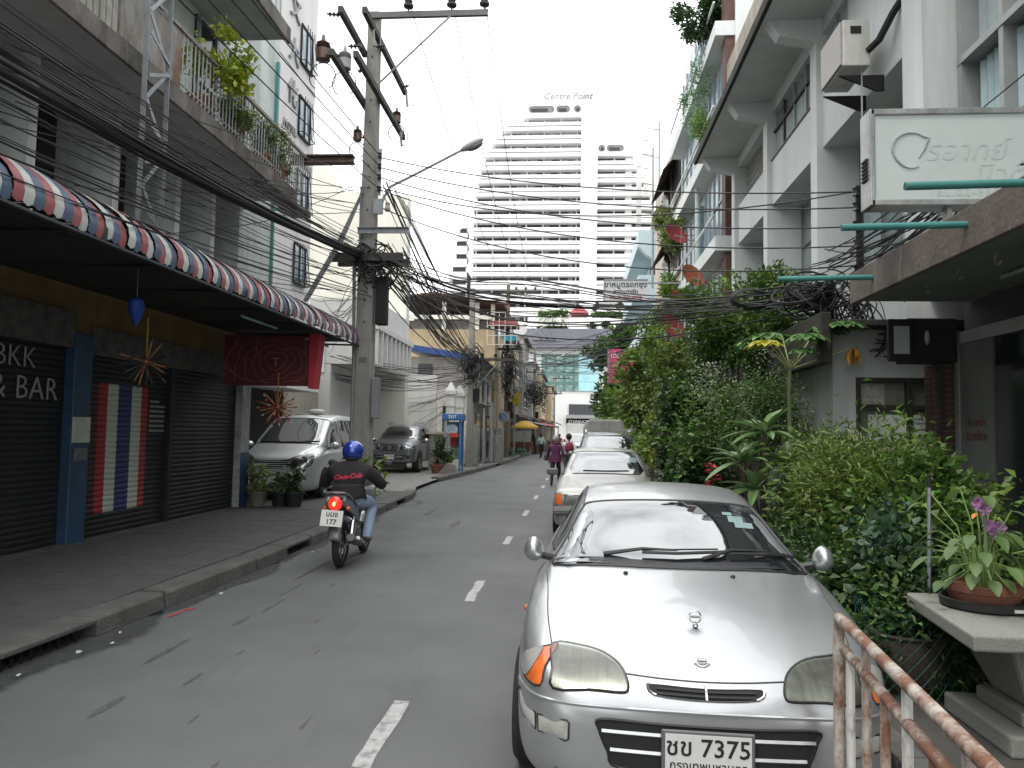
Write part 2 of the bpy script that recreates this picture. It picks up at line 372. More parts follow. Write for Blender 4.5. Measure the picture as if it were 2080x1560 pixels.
# ================================================================ left shophouse with awning
PALE = mat('pale_green_render', (.56, .61, .58), .85, var=.14, scale=1.2, bump=.15, bscale=30, dirt=.5, dcol=(.12, .13, .115), dscale=(2.2, 2.2, .35), dlo=.46, dhi=.75)
PALEW = mat('white_trim_lit_edge', (.62, .64, .62), .8, var=.1, dirt=.4, dcol=(.2, .2, .18), dscale=(5, 5, .6))  # white trim; on the fins it paints their sunlit ends
DKBR = mat('dark_brown_timber', (.03, .026, .022), .6, var=.3, scale=6)
STAIN = mat('stained_concrete', (.17, .155, .135), .9, var=.3, scale=2.5, bump=.4, bscale=25, dirt=.75, dcol=(.035, .03, .026), dscale=(2.5, 2.5, .8), dlo=.42, dhi=.62)
SOFFIT = mat('grey_soffit', (.42, .45, .43), .9, var=.2, scale=1, dirt=.4, dcol=(.14, .14, .12), dscale=(.8, .8, .8))
DKGLASS = mat('dark_window_glass', (.02, .024, .026), .12, var=.3, scale=2, spec=.6)
YELW = mat('ochre_render', (.19, .125, .052), .85, var=.2, scale=2, dirt=.5, dcol=(.1, .07, .03), dscale=(1.5, 1.5, .6))
NAVY = mat('blue_gloss_paint', (.022, .062, .125), .5, var=.25, scale=4, dirt=.4, dcol=(.02, .03, .04))
SHUT = mat('black_shutter_paint', (.011, .0125, .014), .6, var=.3, scale=3, dirt=.4, dcol=(.035, .03, .03), dscale=(2, 2, 2))
SRED = mat('shutter_red', (.36, .025, .03), .5, var=.15, scale=5, dirt=.3, dcol=(.06, .02, .02))
SWHT = mat('shutter_cream', (.52, .56, .48), .5, var=.1, scale=5, dirt=.3, dcol=(.2, .2, .17))
SBLU = mat('shutter_navy', (.025, .035, .13), .5, var=.2, scale=5)
SMUR = mat('shutter_maroon_mural', (.05, .014, .016), .5, var=.5, scale=2.5)
CHALK = mat('chalk_outline', (.32, .31, .31), .8, var=.25, scale=30)
STEEL = mat('galvanised_steel', (.32, .34, .36), .5, metal=.6, var=.15, scale=8, dirt=.3, dcol=(.12, .09, .06))
RUST = mat('rusty_sheet', (.30, .30, .29), .7, metal=.2, var=.2, scale=2, dirt=.85, dcol=(.16, .075, .035), dscale=(2.5, 2.5, 1.2), dlo=.42, dhi=.62, bump=.2)
RAIL = mat('grey_rail_paint', (.33, .34, .33), .6, var=.15, scale=9, dirt=.5, dcol=(.13, .08, .05), dscale=(9, 9, 4))

A = thing('shophouse', 'grey-green shophouse with balcony, dark roller shutters and striped awning', 'building', (-9, 8, 0))
q = MB(); q.bx(-16, -7.25, -5, 15.7, 3.9, 6.0); q.bx(-16, -6.96, -5, 15.7, 6.0, 13.2); q.bx(-16, -6.7, -5, 14.95, 0.14, 3.9); q.build('wall', PALE, A)
# storey 1: shop fronts
q = MB(); q.bx(-6.7, -6.46, -5, 14.6, 2.86, 3.95); q.build('ochre_band', YELW, A)
q = MB(); q.bx(-6.462, -6.36, -5, 9.30, 2.66, 3.12); q.build('mural_board', mat('dark_mural_board', (.05, .05, .05), .7, col2=(.13, .12, .11), scale=6, bump=.2), A)
q = MB(); q.bx(-6.462, -6.40, 9.75, 14.1, 2.62, 3.0); q.build('mural_board', MATS['dark_mural_board'], A)
q = MB(); q.bx(-6.7, -6.35, 9.33, 9.69, .14, 2.86); q.build('pillar', NAVY, A, bevel=.015)
q = MB(); q.bx(-6.345, -6.338, 9.32, 9.68, 1.45, 1.78); q.build('paper_notice', SWHT, A)
q = MB(); q.bx(-6.345, -6.338, 9.37, 9.64, 1.22, 1.38); q.build('paper_notice', mat('grey_notice', (.25, .27, .28), .8, col2=(.08, .08, .08), scale=14), A)
q = MB(); q.bx(-6.7, -6.36, 14.38, 14.75, .14, 2.95); q.build('pillar', mat('poster_worn_pillar', (.42, .43, .42), .85, var=.25, scale=5, dirt=.7, dcol=(.15, .16, .2), dscale=(5, 5, 3)), A)
q = MB(); q.bx(-6.355, -6.35, 14.37, 14.76, .145, 1.2); q.build('pillar_dado', NAVY, A)
q = MB(); q.bx(-6.62, -6.42, 11.84, 11.93, .14, 2.62); q.build('shutter_guide', SHUT, A)
q = MB(); q.bx(-6.62, -6.3, 4, 14.36, .13, .165); q.build('threshold', KERB, A)
def shutter(y0, y1, label, flag=None):
    sh = thing('roller_shutter', label, 'shutter', (-6.5, (y0 + y1) / 2, .16), 'roller shutters of the left shop')
    h = .075; n = int(2.6 / h); plain = None; fl = None
    def slat(cols):
        m = MB()
        for ya, yb, mi in cols:
            pr = [(-6.498, 0), (-6.489, .012), (-6.485, .037), (-6.489, .062), (-6.498, .0745)]
            m.add([(x, ya, z) for x, z in pr] + [(x, yb, z) for x, z in pr], [(i, i + 1, i + 6, i + 5) for i in range(4)], mi)
        return m
    mm = [SHUT, SRED, SWHT, SBLU, SMUR]
    for i in range(n):
        z = .165 + i * h
        if flag and .40 < z < 2.25:
            if fl is None: fl = slat(flag).build('slat', mm, sh); o = fl
            else: o = kid(fl, sh)
        else:
            if plain is None: plain = slat([(y0, y1, 0)]).build('slat', mm, sh); o = plain
            else: o = kid(plain, sh)
        o.location = (0, 0, z)
        if o in (fl, plain): o.location = (0, 0, z)
    return sh
# meshes above are world x,y with z from 0; shift for the parent's base z
s1 = shutter(3.0, 9.33, 'black roller shutter with chalk BKK and BAR lettering')
s2 = shutter(9.7, 11.84, 'roller shutter painted with the red, white and blue flag', [(9.7, 10.06, 4), (10.06, 10.27, 1), (10.27, 10.52, 2), (10.52, 10.86, 3), (10.86, 11.11, 2), (11.11, 11.28, 1), (11.28, 11.84, 0)])
s3 = shutter(11.94, 14.36, 'plain black roller shutter nearest the silver van')
RX = (R(90), 0, R(90))
text('chalk_lettering', 'BKK', .36, (-6.47, 8.42, 2.46), RX, CHALK, s1, extrude=.004, bold=-.004, space=1.05)
text('chalk_lettering', '& BAR', .40, (-6.47, 8.62, 2.10), RX, CHALK, s1, extrude=.004, bold=-.004, space=1.05)
for i in range(7):
    q = MB(); q.bx(-6.486, -6.478, 11.34, 11.34 + (.42 if i < 6 else .25), 1.59 + i * .075, 1.625 + i * .075); q.build('painted_bar', mat('grey_white_paint', (.25, .26, .25), .7), s2)
# storey 2: fins and slots
fy = [5.6, 6.95, 8.3, 9.95, 11.6, 12.8, 13.9]
for i, y in enumerate(fy):
    q = MB(); q.bx(-7.245, -6.32, y - .10, y + .02, 3.95, 6.0); f = q.build('fin', PALE, A)
    q = MB(); q.bx(-6.318, -6.30, y - .11, y + .03, 3.95, 6.0); q.build('sunlit_fin_edge', PALEW, f)  # whiter strip puts the sunlit end of the fin into colour
    e = fy[i + 1] - .1 if i + 1 < len(fy) else 15.2
    if i < 6:
        q = MB(); q.bx(-7.25, -7.22, y + .02, e, 4.35, 5.95); w = q.build('window', DKGLASS, A)
        q = MB(); q.bx(-7.22, -7.16, y + .02, y + .12, 4.35, 5.95); q.bx(-7.22, -7.16, e - .35, e, 4.35, 5.95); q.bx(-7.22, -7.18, y + .12, e - .35, 5.1, 5.16); q.build('frame', DKBR, w)
q = MB(); q.bx(-7.245, -6.40, 13.93, 15.69, 3.95, 6.0); q.build('wall_panel', PALE, A)
# storey 3 with balcony
q = MB(); q.bx(-6.955, -6.42, 11.0, 15.695, 6.16, 13.1); q.build('wall_panel', PALE, A)
q = MB(); q.bx(-6.96, -5.32, -4, 13.95, 5.99, 6.16); bs = q.build('balcony_slab', SOFFIT, A)
q = MB(); q.bx(-5.318, -5.27, -4, 14.0, 5.93, 6.18); q.build('fascia', STAIN, bs, bevel=.01)
q = MB(); q.bx(-5.6, -5.2, 12.6, 14.6, 5.83, 5.925); q.build('ragged_underside', STAIN, bs, bevel=.03)
q = MB(); q.bx(-6.96, -5.25, -4, 13.15, 8.72, 8.92); us = q.build('upper_slab', SOFFIT, A)
q = MB(); q.bx(-5.248, -5.2, -4, 13.2, 8.66, 8.95); q.build('fascia', STAIN, us, bevel=.012)
q = MB(); q.bx(-6.43, -6.38, 12.05, 14.05, 6.7, 8.62); w = q.build('window', DKGLASS, A)
q = MB()
for yv in (12.05, 12.7, 13.35, 13.98): q.bx(-6.38, -6.33, yv, yv + .07, 6.7, 8.62)
q.bx(-6.38, -6.335, 12.05, 14.05, 7.5, 7.56); q.build('frame', STEEL, w)
for j in range(16):
    q = MB(); q.bx(-6.39, -6.345, 13.42, 13.98, 6.75 + j * .115, 6.79 + j * .115); q.build('louvre', DKBR, w)
q = MB(); q.bx(-5.33, -5.29, 8.25, 9.62, 6.2, 6.98)
RUSTP = q.build('rusty_panel', RUST, A)
for j in range(9):
    q = MB(); q.bx(-5.33, -5.30, 7.2 + j * .115, 7.2 + j * .115 + .085, 6.2, 6.98); q.build('timber_slat', mat('weathered_slat', (.34, .33, .29), .8, var=.25, scale=5, dirt=.5, island=.2), A)
q = MB(); q.bx(-5.33, -5.27, 3, 7.18, 6.2, 7.0); q.build('rusty_panel', RUST, A)
rl = MB(); rl.beam((-5.29, 9.0, 7.0), (-5.29, 14.75, 7.0), .05, .05); rail = rl.build('hand_rail', mat('brown_rail', (.22, .19, .16), .6, var=.2, scale=6), A)
q = MB(); q.tube([(-5.29, 9.6, 6.26), (-5.29, 14.4, 6.26)], .014, 5); q.build('bottom_rail', RAIL, A)
bal0 = None
for j in range(43):
    yv = 9.66 + j * .11
    if bal0 is None:
        q = MB(); q.tube([(-5.29, 0, 6.2), (-5.29, 0, 7.0)], .011, 5); bal0 = q.build('baluster', RAIL, A); b = bal0
        b.location = (0, yv, 0)
    else:
        b = kid(bal0, A); b.location = (0, yv, 0)
# ragged bits and rail on the upper slab
for j in range(14):
    q = MB(); q.tube([(-5.25, 10.2 + j * .2, 8.92), (-5.25 + rnd.uniform(-.03, .03), 10.2 + j * .2, 9.6)], .012, 5); q.build('baluster', RAIL, A)
q = MB(); q.beam((-6.38, 15.55, 4.2), (-6.38, 15.55, 9.5), .07, .07); q.build('drain_pipe', mat('teal_pipe', (.07, .24, .24), .5), A)
# awning
AW = thing('striped_awning', 'red, white and blue corrugated barrel awning over the left shops', 'awning', (-6.3, 8, 3.3))
AMAT = [mat('awning_red', (.36, .10, .105), .5, var=.15, scale=6, dirt=.45, dcol=(.16, .09, .08), dscale=(5, 5, 5), island=.12), mat('awning_white', (.56, .57, .54), .5, var=.1, scale=6, dirt=.45, dcol=(.25, .24, .2), dscale=(5, 5, 5), island=.1), mat('awning_blue', (.09, .125, .20), .5, var=.2, scale=6, dirt=.4, dcol=(.05, .07, .1), dscale=(5, 5, 5), island=.15)]
SW = .115
def aw_pt(t, y, dz=0):
    th = t * R(97); return (-6.38 + 2.18 * math.sin(th), y, 3.44 + .66 * math.cos(th) + dz)
aw0 = []
for m_ in AMAT:
    q = MB(); q.grid(lambda u, v: (lambda p: (p[0], p[1], p[2]))(aw_pt(u, (v - .5) * SW, .012 * math.cos(v * 2 * math.pi))), 14, 6)
    aw0.append(q)
shared = {}
n = 0; y = -1.5
while y < 15.75:
    c = n % 3
    if c not in shared:
        o = aw0[c].build('awning_sheet', AMAT[c], AW, smooth=True, ang=60, local=True); o.location = (6.3, y - 8, -3.3); shared[c] = o
    else:
        o = kid(shared[c], AW); o.location = (6.3, y - 8, -3.3 )
    o.scale = (1 + rnd.uniform(-.0012, .0012), 1, 1); o.rotation_euler = (0, rnd.uniform(-.003, .003), 0)
    y += SW; n += 1
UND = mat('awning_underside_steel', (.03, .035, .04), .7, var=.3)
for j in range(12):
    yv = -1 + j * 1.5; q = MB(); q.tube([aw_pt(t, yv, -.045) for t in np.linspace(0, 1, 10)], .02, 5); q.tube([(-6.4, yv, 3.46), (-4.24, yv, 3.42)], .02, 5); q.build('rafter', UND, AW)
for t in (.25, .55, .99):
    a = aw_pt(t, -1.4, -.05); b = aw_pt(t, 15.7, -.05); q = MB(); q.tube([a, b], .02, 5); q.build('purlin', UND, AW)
q = MB(); q.bx(-6.4, -4.6, -1.5, 15.2, 3.455, 3.47); q.build('shade_sheet', mat('dark_shade_sheet', (.03, .028, .025), .9, var=.4, scale=1.5), AW)  # dark sheet added below the awning to deepen the shade there
for (yv, l) in ((13.3, 1.2), (10.6, 1.3)):
    q = MB(); q.tube([(-4.75, yv, 3.28), (-4.75, yv + l, 3.28)], .019, 8)
    tag(q.build('tube_lamp', mat('teal_fluorescent_tube', (.25, .42, .42), .3)), 'unlit fluorescent tube under the awning, ' + ('farther end above the red sign' if yv > 12 else 'nearer one'), 'lamp')
# red fretwork sign
RS = thing('red_sign', 'dark red hanging sign with carved line pattern under awning end', 'sign', (-5.45, 13.5, 2.42))
q = MB(); q.bx(-6.32, -4.72, 13.42, 13.62, 2.45, 3.36); q.build('sign_box', mat('maroon_board', (.14, .022, .028), .6, var=.25, scale=3), RS, bevel=.01)
q = MB(); q.prism([(-4.718, 2.40), (-4.62, 2.40), (-4.53, 3.38), (-4.66, 3.38), (-4.718, 3.38)], 13.36, 13.68, 'y'); q.build('edge_board', mat('bright_red_board', (.55, .04, .06), .5, var=.12), RS)
LINE = mat('carved_line_paint', (.30, .2, .2), .7, var=.3)
cx, cz = -5.35, 2.9
for ring in range(9):
    r0 = .16 + ring * .1; pts = []
    for a in np.linspace(0, 2 * math.pi, 40):
        rr = r0 * (1 + .10 * math.sin(3 * a + ring) + .06 * math.sin(7 * a + ring * 2)); x = cx + rr * 1.25 * math.cos(a); z = cz + rr * math.sin(a)
        if -6.3 < x < -4.74 and 2.47 < z < 3.34: pts.append((x, 13.415, z))
        else:
            if len(pts) > 2: q = MB(); q.tube(pts, .0045, 4); q.build('carved_line', LINE, RS)
            pts = []
    if len(pts) > 2: q = MB(); q.tube(pts, .0045, 4); q.build('carved_line', LINE, RS)
text('sign_letter', 'T', .22, (cx, 13.414, 2.86), (R(90), 0, 0), LINE, RS, bold=.003)
# hanging ornaments
def sputnik(name, label, c, rr, dark):
    t = thing(name, label, 'pendant', c, 'spiky pendants under the awning')
    yel = mat('yellow_rod', (.42, .27, .03), .5)
    q = MB(); q.tube([c, (c[0], c[1], c[2] + rr * 1.7)], .012, 6); q.build('hanging_rod', yel, t)
    q = MB(); q.ball(c, rr * .16, 10, 8); q.build('hub', mat('brass_hub', (.30, .16, .08), .4, metal=.5), t, smooth=True)
    cols = [mat('spike_orange', (.5, .22, .08), .5), mat('spike_red', (.35, .03, .03), .5), mat('spike_white', (.6, .6, .58), .5)]
    if dark: cols = [mat('spike_orange', (0, 0, 0)), mat('spike_black', (.05, .05, .055), .5), mat('spike_black', (0, 0, 0))]
    rr_ = random.Random(3)
    for k in range(34):
        z = 1 - 2 * (k + .5) / 34; a = k * 2.39996; s_ = math.sqrt(1 - z * z); d = Vector((s_ * math.cos(a), s_ * math.sin(a), z))
        l = rr * rr_.uniform(.8, 1.05); q = MB(); q.tube([Vector(c) + d * rr * .1, Vector(c) + d * l], [.006, .011], 5); sp = q.build('spike', cols[k % 2 if not dark else (k % 3 > 0)], t)
        q = MB(); q.tube([Vector(c) + d * (l - .035), Vector(c) + d * (l + .01)], .013, 5); q.build('spike_tip', cols[2] if k % 2 else cols[1], sp)
    return t
sputnik('spiky_pendant', 'red and orange spiky pendant hanging before the van', (-5.2, 13.2, 2.05), .36, False)
sputnik('spiky_pendant', 'dark spiky pendant on a yellow rod above the painted flag', (-5.45, 9.4, 2.5), .34, True)
LA = thing('paper_lantern', 'small blue pointed lantern hanging from the striped awning', 'lantern', (-4.9, 8.2, 3.0))
q = MB(); q.lathe([(0.0, -.19), (.03, -.15), (.075, -.03), (.09, .05), (.075, .11), (.03, .14), (0, .145)], (-4.9, 8.2, 2.98), 10); q.build('shade', mat('blue_lantern_paper', (.03, .09, .42), .45, var=.2, trans=.3), LA, smooth=True)
q = MB(); q.tube([(-4.9, 8.2, 3.12), (-4.9, 8.2, 3.44)], .004, 4); q.build('string', RAIL, LA)
# lattice steel post bracketed off the balcony
LT = thing('lattice_post', 'galvanised steel lattice post rising behind the awning before the balcony', 'post', (-5.0, 8.55, 3.9))
P0 = [(-5.0, 8.33), (-5.0, 8.82)]
for (x, yv) in P0:
    q = MB(); q.prism([(x - .03, yv - .03), (x + .03, yv - .03), (x + .03, yv - .02), (x - .02, yv - .02), (x - .02, yv + .03), (x - .03, yv + .03)], 3.85, 7.6); q.build('upright', STEEL, LT)
for j in range(7):
    z = 3.95 + j * .52
    a, b = ((-4.99, 8.35, z), (-4.99, 8.8, z + .5)) if j % 2 else ((-4.99, 8.8, z), (-4.99, 8.35, z + .5))
    q = MB(); q.beam(a, b, .012, .05); q.build('brace', STEEL, LT)
    q = MB(); q.beam((-4.975, 8.35, z + .26), (-4.975, 8.8, z + .26 + (.2 if j % 2 else -.2)), .012, .04); q.build('brace', STEEL, LT)
q = MB(); q.beam((-5.0, 8.3, 4.85), (-6.3, 7.6, 5.75), .05, .05); q.build('stay', DKBR, LT)
q = MB(); q.beam((-5.0, 8.8, 6.7), (-5.3, 8.8, 6.9), .04, .04); q.build('stay', STEEL, LT)
# steel I beam poking out past the balcony end
IB = MB(); IB.bx(-5.6, -4.35, 14.4, 14.6, 6.90, 6.93); IB.bx(-5.6, -4.35, 14.48, 14.52, 6.93, 7.03); IB.bx(-5.6, -4.35, 14.4, 14.6, 7.03, 7.06)
tag(IB.build('steel_beam', mat('rusty_brown_steel', (.10, .07, .055), .7, var=.3, scale=6)), 'rusty brown steel beam jutting out past the balcony end', 'beam')
# ================================================================ leaf generator
def leaves(n, pts, size, seed=0, aspect=.45, up=.3, jitter=.3, fold=.25, outward=None):
    """n folded leaves spread round the given points; returns an MB-like (verts, tris)"""
    g = np.random.default_rng(seed); pts = np.asarray(pts, float)
    c = pts[g.integers(0, len(pts), n)] + g.normal(0, jitter, (n, 3))
    d = g.normal(0, 1, (n, 3)); d[:, 2] = d[:, 2] * .6 - .15
    if outward is not None: d += (c - np.asarray(outward)) * 1.2 / (np.linalg.norm(c - np.asarray(outward), axis=1, keepdims=True) + 1e-6)
    d /= np.linalg.norm(d, axis=1, keepdims=True)
    nn = g.normal(0, 1, (n, 3)) * (1 - up); nn[:, 2] += up * 2.2
    s = np.cross(d, nn); s /= np.linalg.norm(s, axis=1, keepdims=True) + 1e-9
    nn = np.cross(s, d); l = size * g.uniform(.6, 1.3, (n, 1)); w = l * aspect
    a = c; b = c + d * l * .45 + s * w * .5 + nn * l * fold * .4; t = c + d * l - nn * l * .18; e = c + d * l * .45 - s * w * .5 + nn * l * fold * .4
    v = np.stack([a, b, t, e], 1).reshape(-1, 3)
    i = np.arange(n) * 4
    f = np.concatenate([np.stack([i, i + 1, i + 2], 1), np.stack([i, i + 2, i + 3], 1)], 0)
    return v, f
def leafmesh(name, chunks, m, parent):
    off = OFF.get(parent.name, Vector((0, 0, 0))) if parent else Vector((0, 0, 0))
    vs = []; fs = []; b = 0
    for v, f in chunks: vs.append(v - np.array(off)); fs.append(f + b); b += len(v)
    v = np.concatenate(vs); f = np.concatenate(fs)
    me = bpy.data.meshes.new(name); me.vertices.add(len(v)); me.vertices.foreach_set('co', v.ravel().astype(np.float32))
    me.loops.add(f.size); me.loops.foreach_set('vertex_index', f.ravel().astype(np.int32))
    me.polygons.add(len(f)); me.polygons.foreach_set('loop_start', (np.arange(len(f)) * 3).astype(np.int32))
    me.update(calc_edges=True); me.materials.append(m)
    o = bpy.data.objects.new(name, me); COL.objects.link(o); o.parent = parent; OFF[o.name] = off
    return o
def leafmat(name, col, isl=.45, rough=.45, trans=.3, col2=None):
    return mat(name, col, rough, var=.25, scale=1.6, island=isl, trans=trans, col2=col2)
G_MID = leafmat('leaf_mid_green', (.085, .165, .035))
G_DARK = leafmat('leaf_dark_green', (.036, .078, .022))
G_BRIGHT = leafmat('leaf_bright_green', (.13, .225, .038))
G_YEL = leafmat('leaf_yellow_green', (.20, .25, .035))
G_BLUE = leafmat('leaf_blue_green', (.05, .105, .055))
G_OLIVE = leafmat('leaf_olive', (.14, .185, .045))
BARK = mat('bark', (.13, .10, .075), .9, var=.3, scale=12, bump=.6, bscale=30)
def cloud(c, r, n, seed, shell=.55, lumps=9):
    """clump centres through an uneven crown"""
    g = np.random.default_rng(seed); o = []
    for k in range(lumps):
        d = g.normal(0, 1, 3); d /= np.linalg.norm(d); q = np.array(c) + d * np.array(r) * g.uniform(.25, 1.0)
        rr = np.array(r) * g.uniform(.22, .45)
        for j in range(n // lumps):
            e = g.normal(0, 1, 3); e /= np.linalg.norm(e); o.append(q + e * rr * g.uniform(shell, 1.0))
    return np.array(o)
def shrub(name, label, base, c, r, n, size, m, seed, m2=None, trunk=.03, group=None, cat='shrub', lumps=10, aspect=.45, up=.35, jit=.08, n2=0, size2=None, stems=4):
    t = thing(name, label, cat, base, group)
    cl = cloud(c, r, max(60, n // 14), seed, lumps=lumps)
    leafmesh('crown', [leaves(n, cl, size, seed, aspect, up, jit, outward=c)], m, t)
    if m2: leafmesh('young_leaves', [leaves(n2 or n // 3, cloud((c[0], c[1], c[2] + r[2] * .15), (r[0] * 1.05, r[1] * 1.05, r[2] * 1.05), 200, seed + 5, lumps=lumps), size2 or size, seed + 1, aspect, up, jit, outward=c)], m2, t)
    g = random.Random(seed)
    q = MB()
    for k in range(stems):
        tgt = Vector(c) + Vector((g.uniform(-.6, .6) * r[0], g.uniform(-.6, .6) * r[1], g.uniform(-.2, .6) * r[2])); b = Vector(base) + Vector((g.uniform(-.08, .08), g.uniform(-.08, .08), 0))
        mid = b.lerp(tgt, .5) + Vector((g.uniform(-.15, .15), g.uniform(-.15, .15), .1)); q.tube([b, mid, tgt], [trunk, trunk * .7, trunk * .3], 5)
    q.build('trunk', BARK, t)
    return t

# ================================================================ hotel tower
WHT = mat('white_tower_render', (.80, .80, .79), .8, var=.03, scale=.2)
TGL = mat('tower_glass', (.028, .026, .025), .3, var=.4, scale=.3)
TGL2 = mat('tower_curtained_glass', (.30, .30, .29), .5, var=.3, scale=.5)
TW = thing('hotel_tower', 'tall white hotel tower with banded floors and stepped top', 'building', (-3, 190, 0))
q = MB(); q.bx(-25, 1.3, 186.5, 205, 0, 58); q.bx(5.2, 18.4, 186.5, 205, 0, 58); q.build('recessed_wall', TGL, TW)
q = MB(); q.bx(1.3, 5.2, 182.5, 205, 0, 88); q.bx(-13, 5, 184.2, 205, 79, 88); q.bx(-31.6, -26.9, 190, 205, 0, 42); q.bx(5.2, 14, 184.2, 205, 69.3, 73.5); q.build('wall', WHT, TW)
ledge_z = [20 + i * 3.28 for i in range(18)]
def lx(z): return float(np.interp(z, [40, 52, 60, 66, 70, 74, 77, 80], [-25.2, -25, -24.6, -23.7, -22.4, -20.4, -17.6, -15.5]))
def rxm(z): return float(np.interp(z, [30, 52, 56, 60, 64, 67, 69], [19.6, 19.4, 19, 18.4, 17, 15.2, 13.5]))
for i, z in enumerate(ledge_z):
    for (za, zb) in ((0, .92), (1.2, 2.05)):
        q = MB(); q.bx(lx(z + zb), 1.3, 184, 186.6, z + za, z + zb); q.build('floor_band', WHT, TW)
        if z < 67:
            q = MB(); q.bx(5.2, rxm(z + zb), 184, 186.6, z + za, z + zb); q.build('floor_band', WHT, TW)
    if z > 52:
        q = MB(); q.bx(lx(z + 3.28) + .3, 1.3, 186.55, 205, z, z + 3.28); q.build('recessed_wall', TGL, TW)
        if z < 67: q = MB(); q.bx(5.2, rxm(z + 3.28) - .3, 186.55, 205, z, z + 3.28); q.build('recessed_wall', TGL, TW)
    xs = [x for x in np.arange(-24.4, 1, 4.1) if x > lx(z + 3)]
    for x in xs:
        q = MB(); q.bx(x, x + .28, 185.6, 186.55, z + 2.05, z + 3.28); q.build('mullion', WHT, TW)
    for k in range(3 if i < 12 else 6):
        x = [-14.3, -1.6, -7.5, -11, -20, -4][k] + (rnd.uniform(-1, 1) if i > 11 else 0)
        if x > lx(z + 3): q = MB(); q.bx(x, x + 1.1 + (.8 if i > 11 else 0), 186.35, 186.5, z + 2.05, z + 3.28); q.build('curtained_window', TGL2, TW)
    if z < 66:
        for x in (9.3, 12.1):
            q = MB(); q.bx(x, x + (.28 if x < 10 else 1.6), 185.6, 186.55, z + 2.05, z + 3.28); q.build('mullion', WHT, TW)
    if 20 < z < 56:
        xl = float(np.interp(z, [20, 44, 56], [-31.6, -31.2, -27.5]))
        q = MB(); q.bx(xl, -26.9, 189.2, 190.2, z, z + 2.05); q.build('floor_band', WHT, TW)
        if z < 50: q = MB(); q.bx(max(xl + .5, -29.8 if z > 42 else -30.6), -27.3, 189.85, 190.1 if z < 42 else 195, z + 2.05, z + 3.28); q.build('wing_window', TGL, TW)
q = MB(); q.bx(1.25, 5.25, 182.4, 183.2, 20, 88); q.build('spine', WHT, TW)
def stadium(x0, x1, z0, z1, y):
    r = (z1 - z0) / 2; zc = (z0 + z1) / 2; pts = []
    for a in np.linspace(-90, 90, 9): pts.append((x1 - r + r * math.cos(R(a)), zc + r * math.sin(R(a))))
    for a in np.linspace(90, 270, 9): pts.append((x0 + r + r * math.cos(R(a)), zc + r * math.sin(R(a))))
    return pts
for (x0, x1, z0, z1) in ((-11.7, -5.4, 80.3, 81.9), (-4.9, -1.6, 80.3, 81.9), (-.6, 1.05, 80.3, 81.9), (5.5, 7.1, 70.4, 71.9), (7.5, 11.6, 70.4, 71.9)):
    q = MB(); q.prism(stadium(x0, x1, z0, z1, 0), 184.05, 184.35, 'y'); s_ = q.build('oval_opening', mat('oval_shade', (.20, .20, .20), .9, var=.3, scale=.5), TW)
    q = MB(); q.bx(x0 + .6, x0 + (x1 - x0) * .75, 184.0, 184.2, z0 + .1, (z0 + z1) / 2 + .1); q.build('opening_window', TGL, s_)
text('hotel_name', 'Centre Point', 2.3, (-2.2, 182.3, 83.4), (R(90), 0, 0), mat('sign_grey', (.20, .20, .24), .5), TW, extrude=.06, shear=.3, sx=.98)

# podium across the street end
PD = thing('podium_building', 'podium across the street end with grey fascia and teal glass', 'building', (0, 121, 0))
q = MB(); q.bx(-12, 26, 121, 132, 0, 18.05); q.build('wall', mat('pod_white', (.7, .7, .69), .8, var=.05), PD)
q = MB(); q.bx(-11.5, 25.5, 119.6, 121, 15.05, 18.0); q.build('grey_fascia', mat('pod_grey', (.15, .155, .185), .5, var=.08, scale=.3), PD)
q = MB(); q.bx(-5.9, -2, 119.54, 119.6, 16.0, 16.05); q.bx(.5, 7, 119.54, 119.6, 16.0, 16.05); q.build('fascia_joint', TGL, PD)
tg = [mat('teal_glass_a', (.16, .27, .25), .25, var=.25, scale=3), mat('teal_glass_b', (.10, .20, .18), .25, var=.3, scale=3), mat('teal_glass_c', (.24, .35, .32), .25, var=.3, scale=3)]
for i in range(12):
    for j in range(12):
        q = MB(); q.bx(-5 + i * .485, -5 + i * .485 + .46, 120.85, 121, 8.3 + j * .49, 8.3 + j * .49 + .46); q.build('glass_panel', tg[(i * 7 + j * 5 + i * j) % 3], PD)
for j in range(4):
    q = MB(); q.bx(.86, 4.0, 120.8, 121, 8.35 + j * 1.45, 9.75 + j * 1.45); q.build('screen_panel', mat('pale_cyan_screen', (.36, .62, .68), .3, var=.25, scale=.6), PD)
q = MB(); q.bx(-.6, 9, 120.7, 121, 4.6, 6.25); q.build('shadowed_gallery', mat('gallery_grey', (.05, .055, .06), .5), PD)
q = MB(); q.bx(-1, 9, 119.4, 121, 4.0, 4.55); q.build('canopy', mat('canopy_grey', (.30, .31, .31), .6), PD)
q = MB(); q.bx(-1, 9, 120.0, 121, 3.0, 3.98); q.build('signboard', BLACK, PD)
text('shop_lettering', 'STARBUCKS COFFEE', .62, (2.2, 119.96, 3.5), (R(90), 0, 0), mat('white_letters', (.8, .8, .8), .5), PD, extrude=.02, bold=.01)
q = MB(); q.bx(-.4, 8.5, 120.8, 121, .1, 2.95); q.build('gateway_glow_panel', mat('shop_glow_wall', (.45, .44, .42), .6), PD)  # pale panel, its colour stands for the white light in the gateway
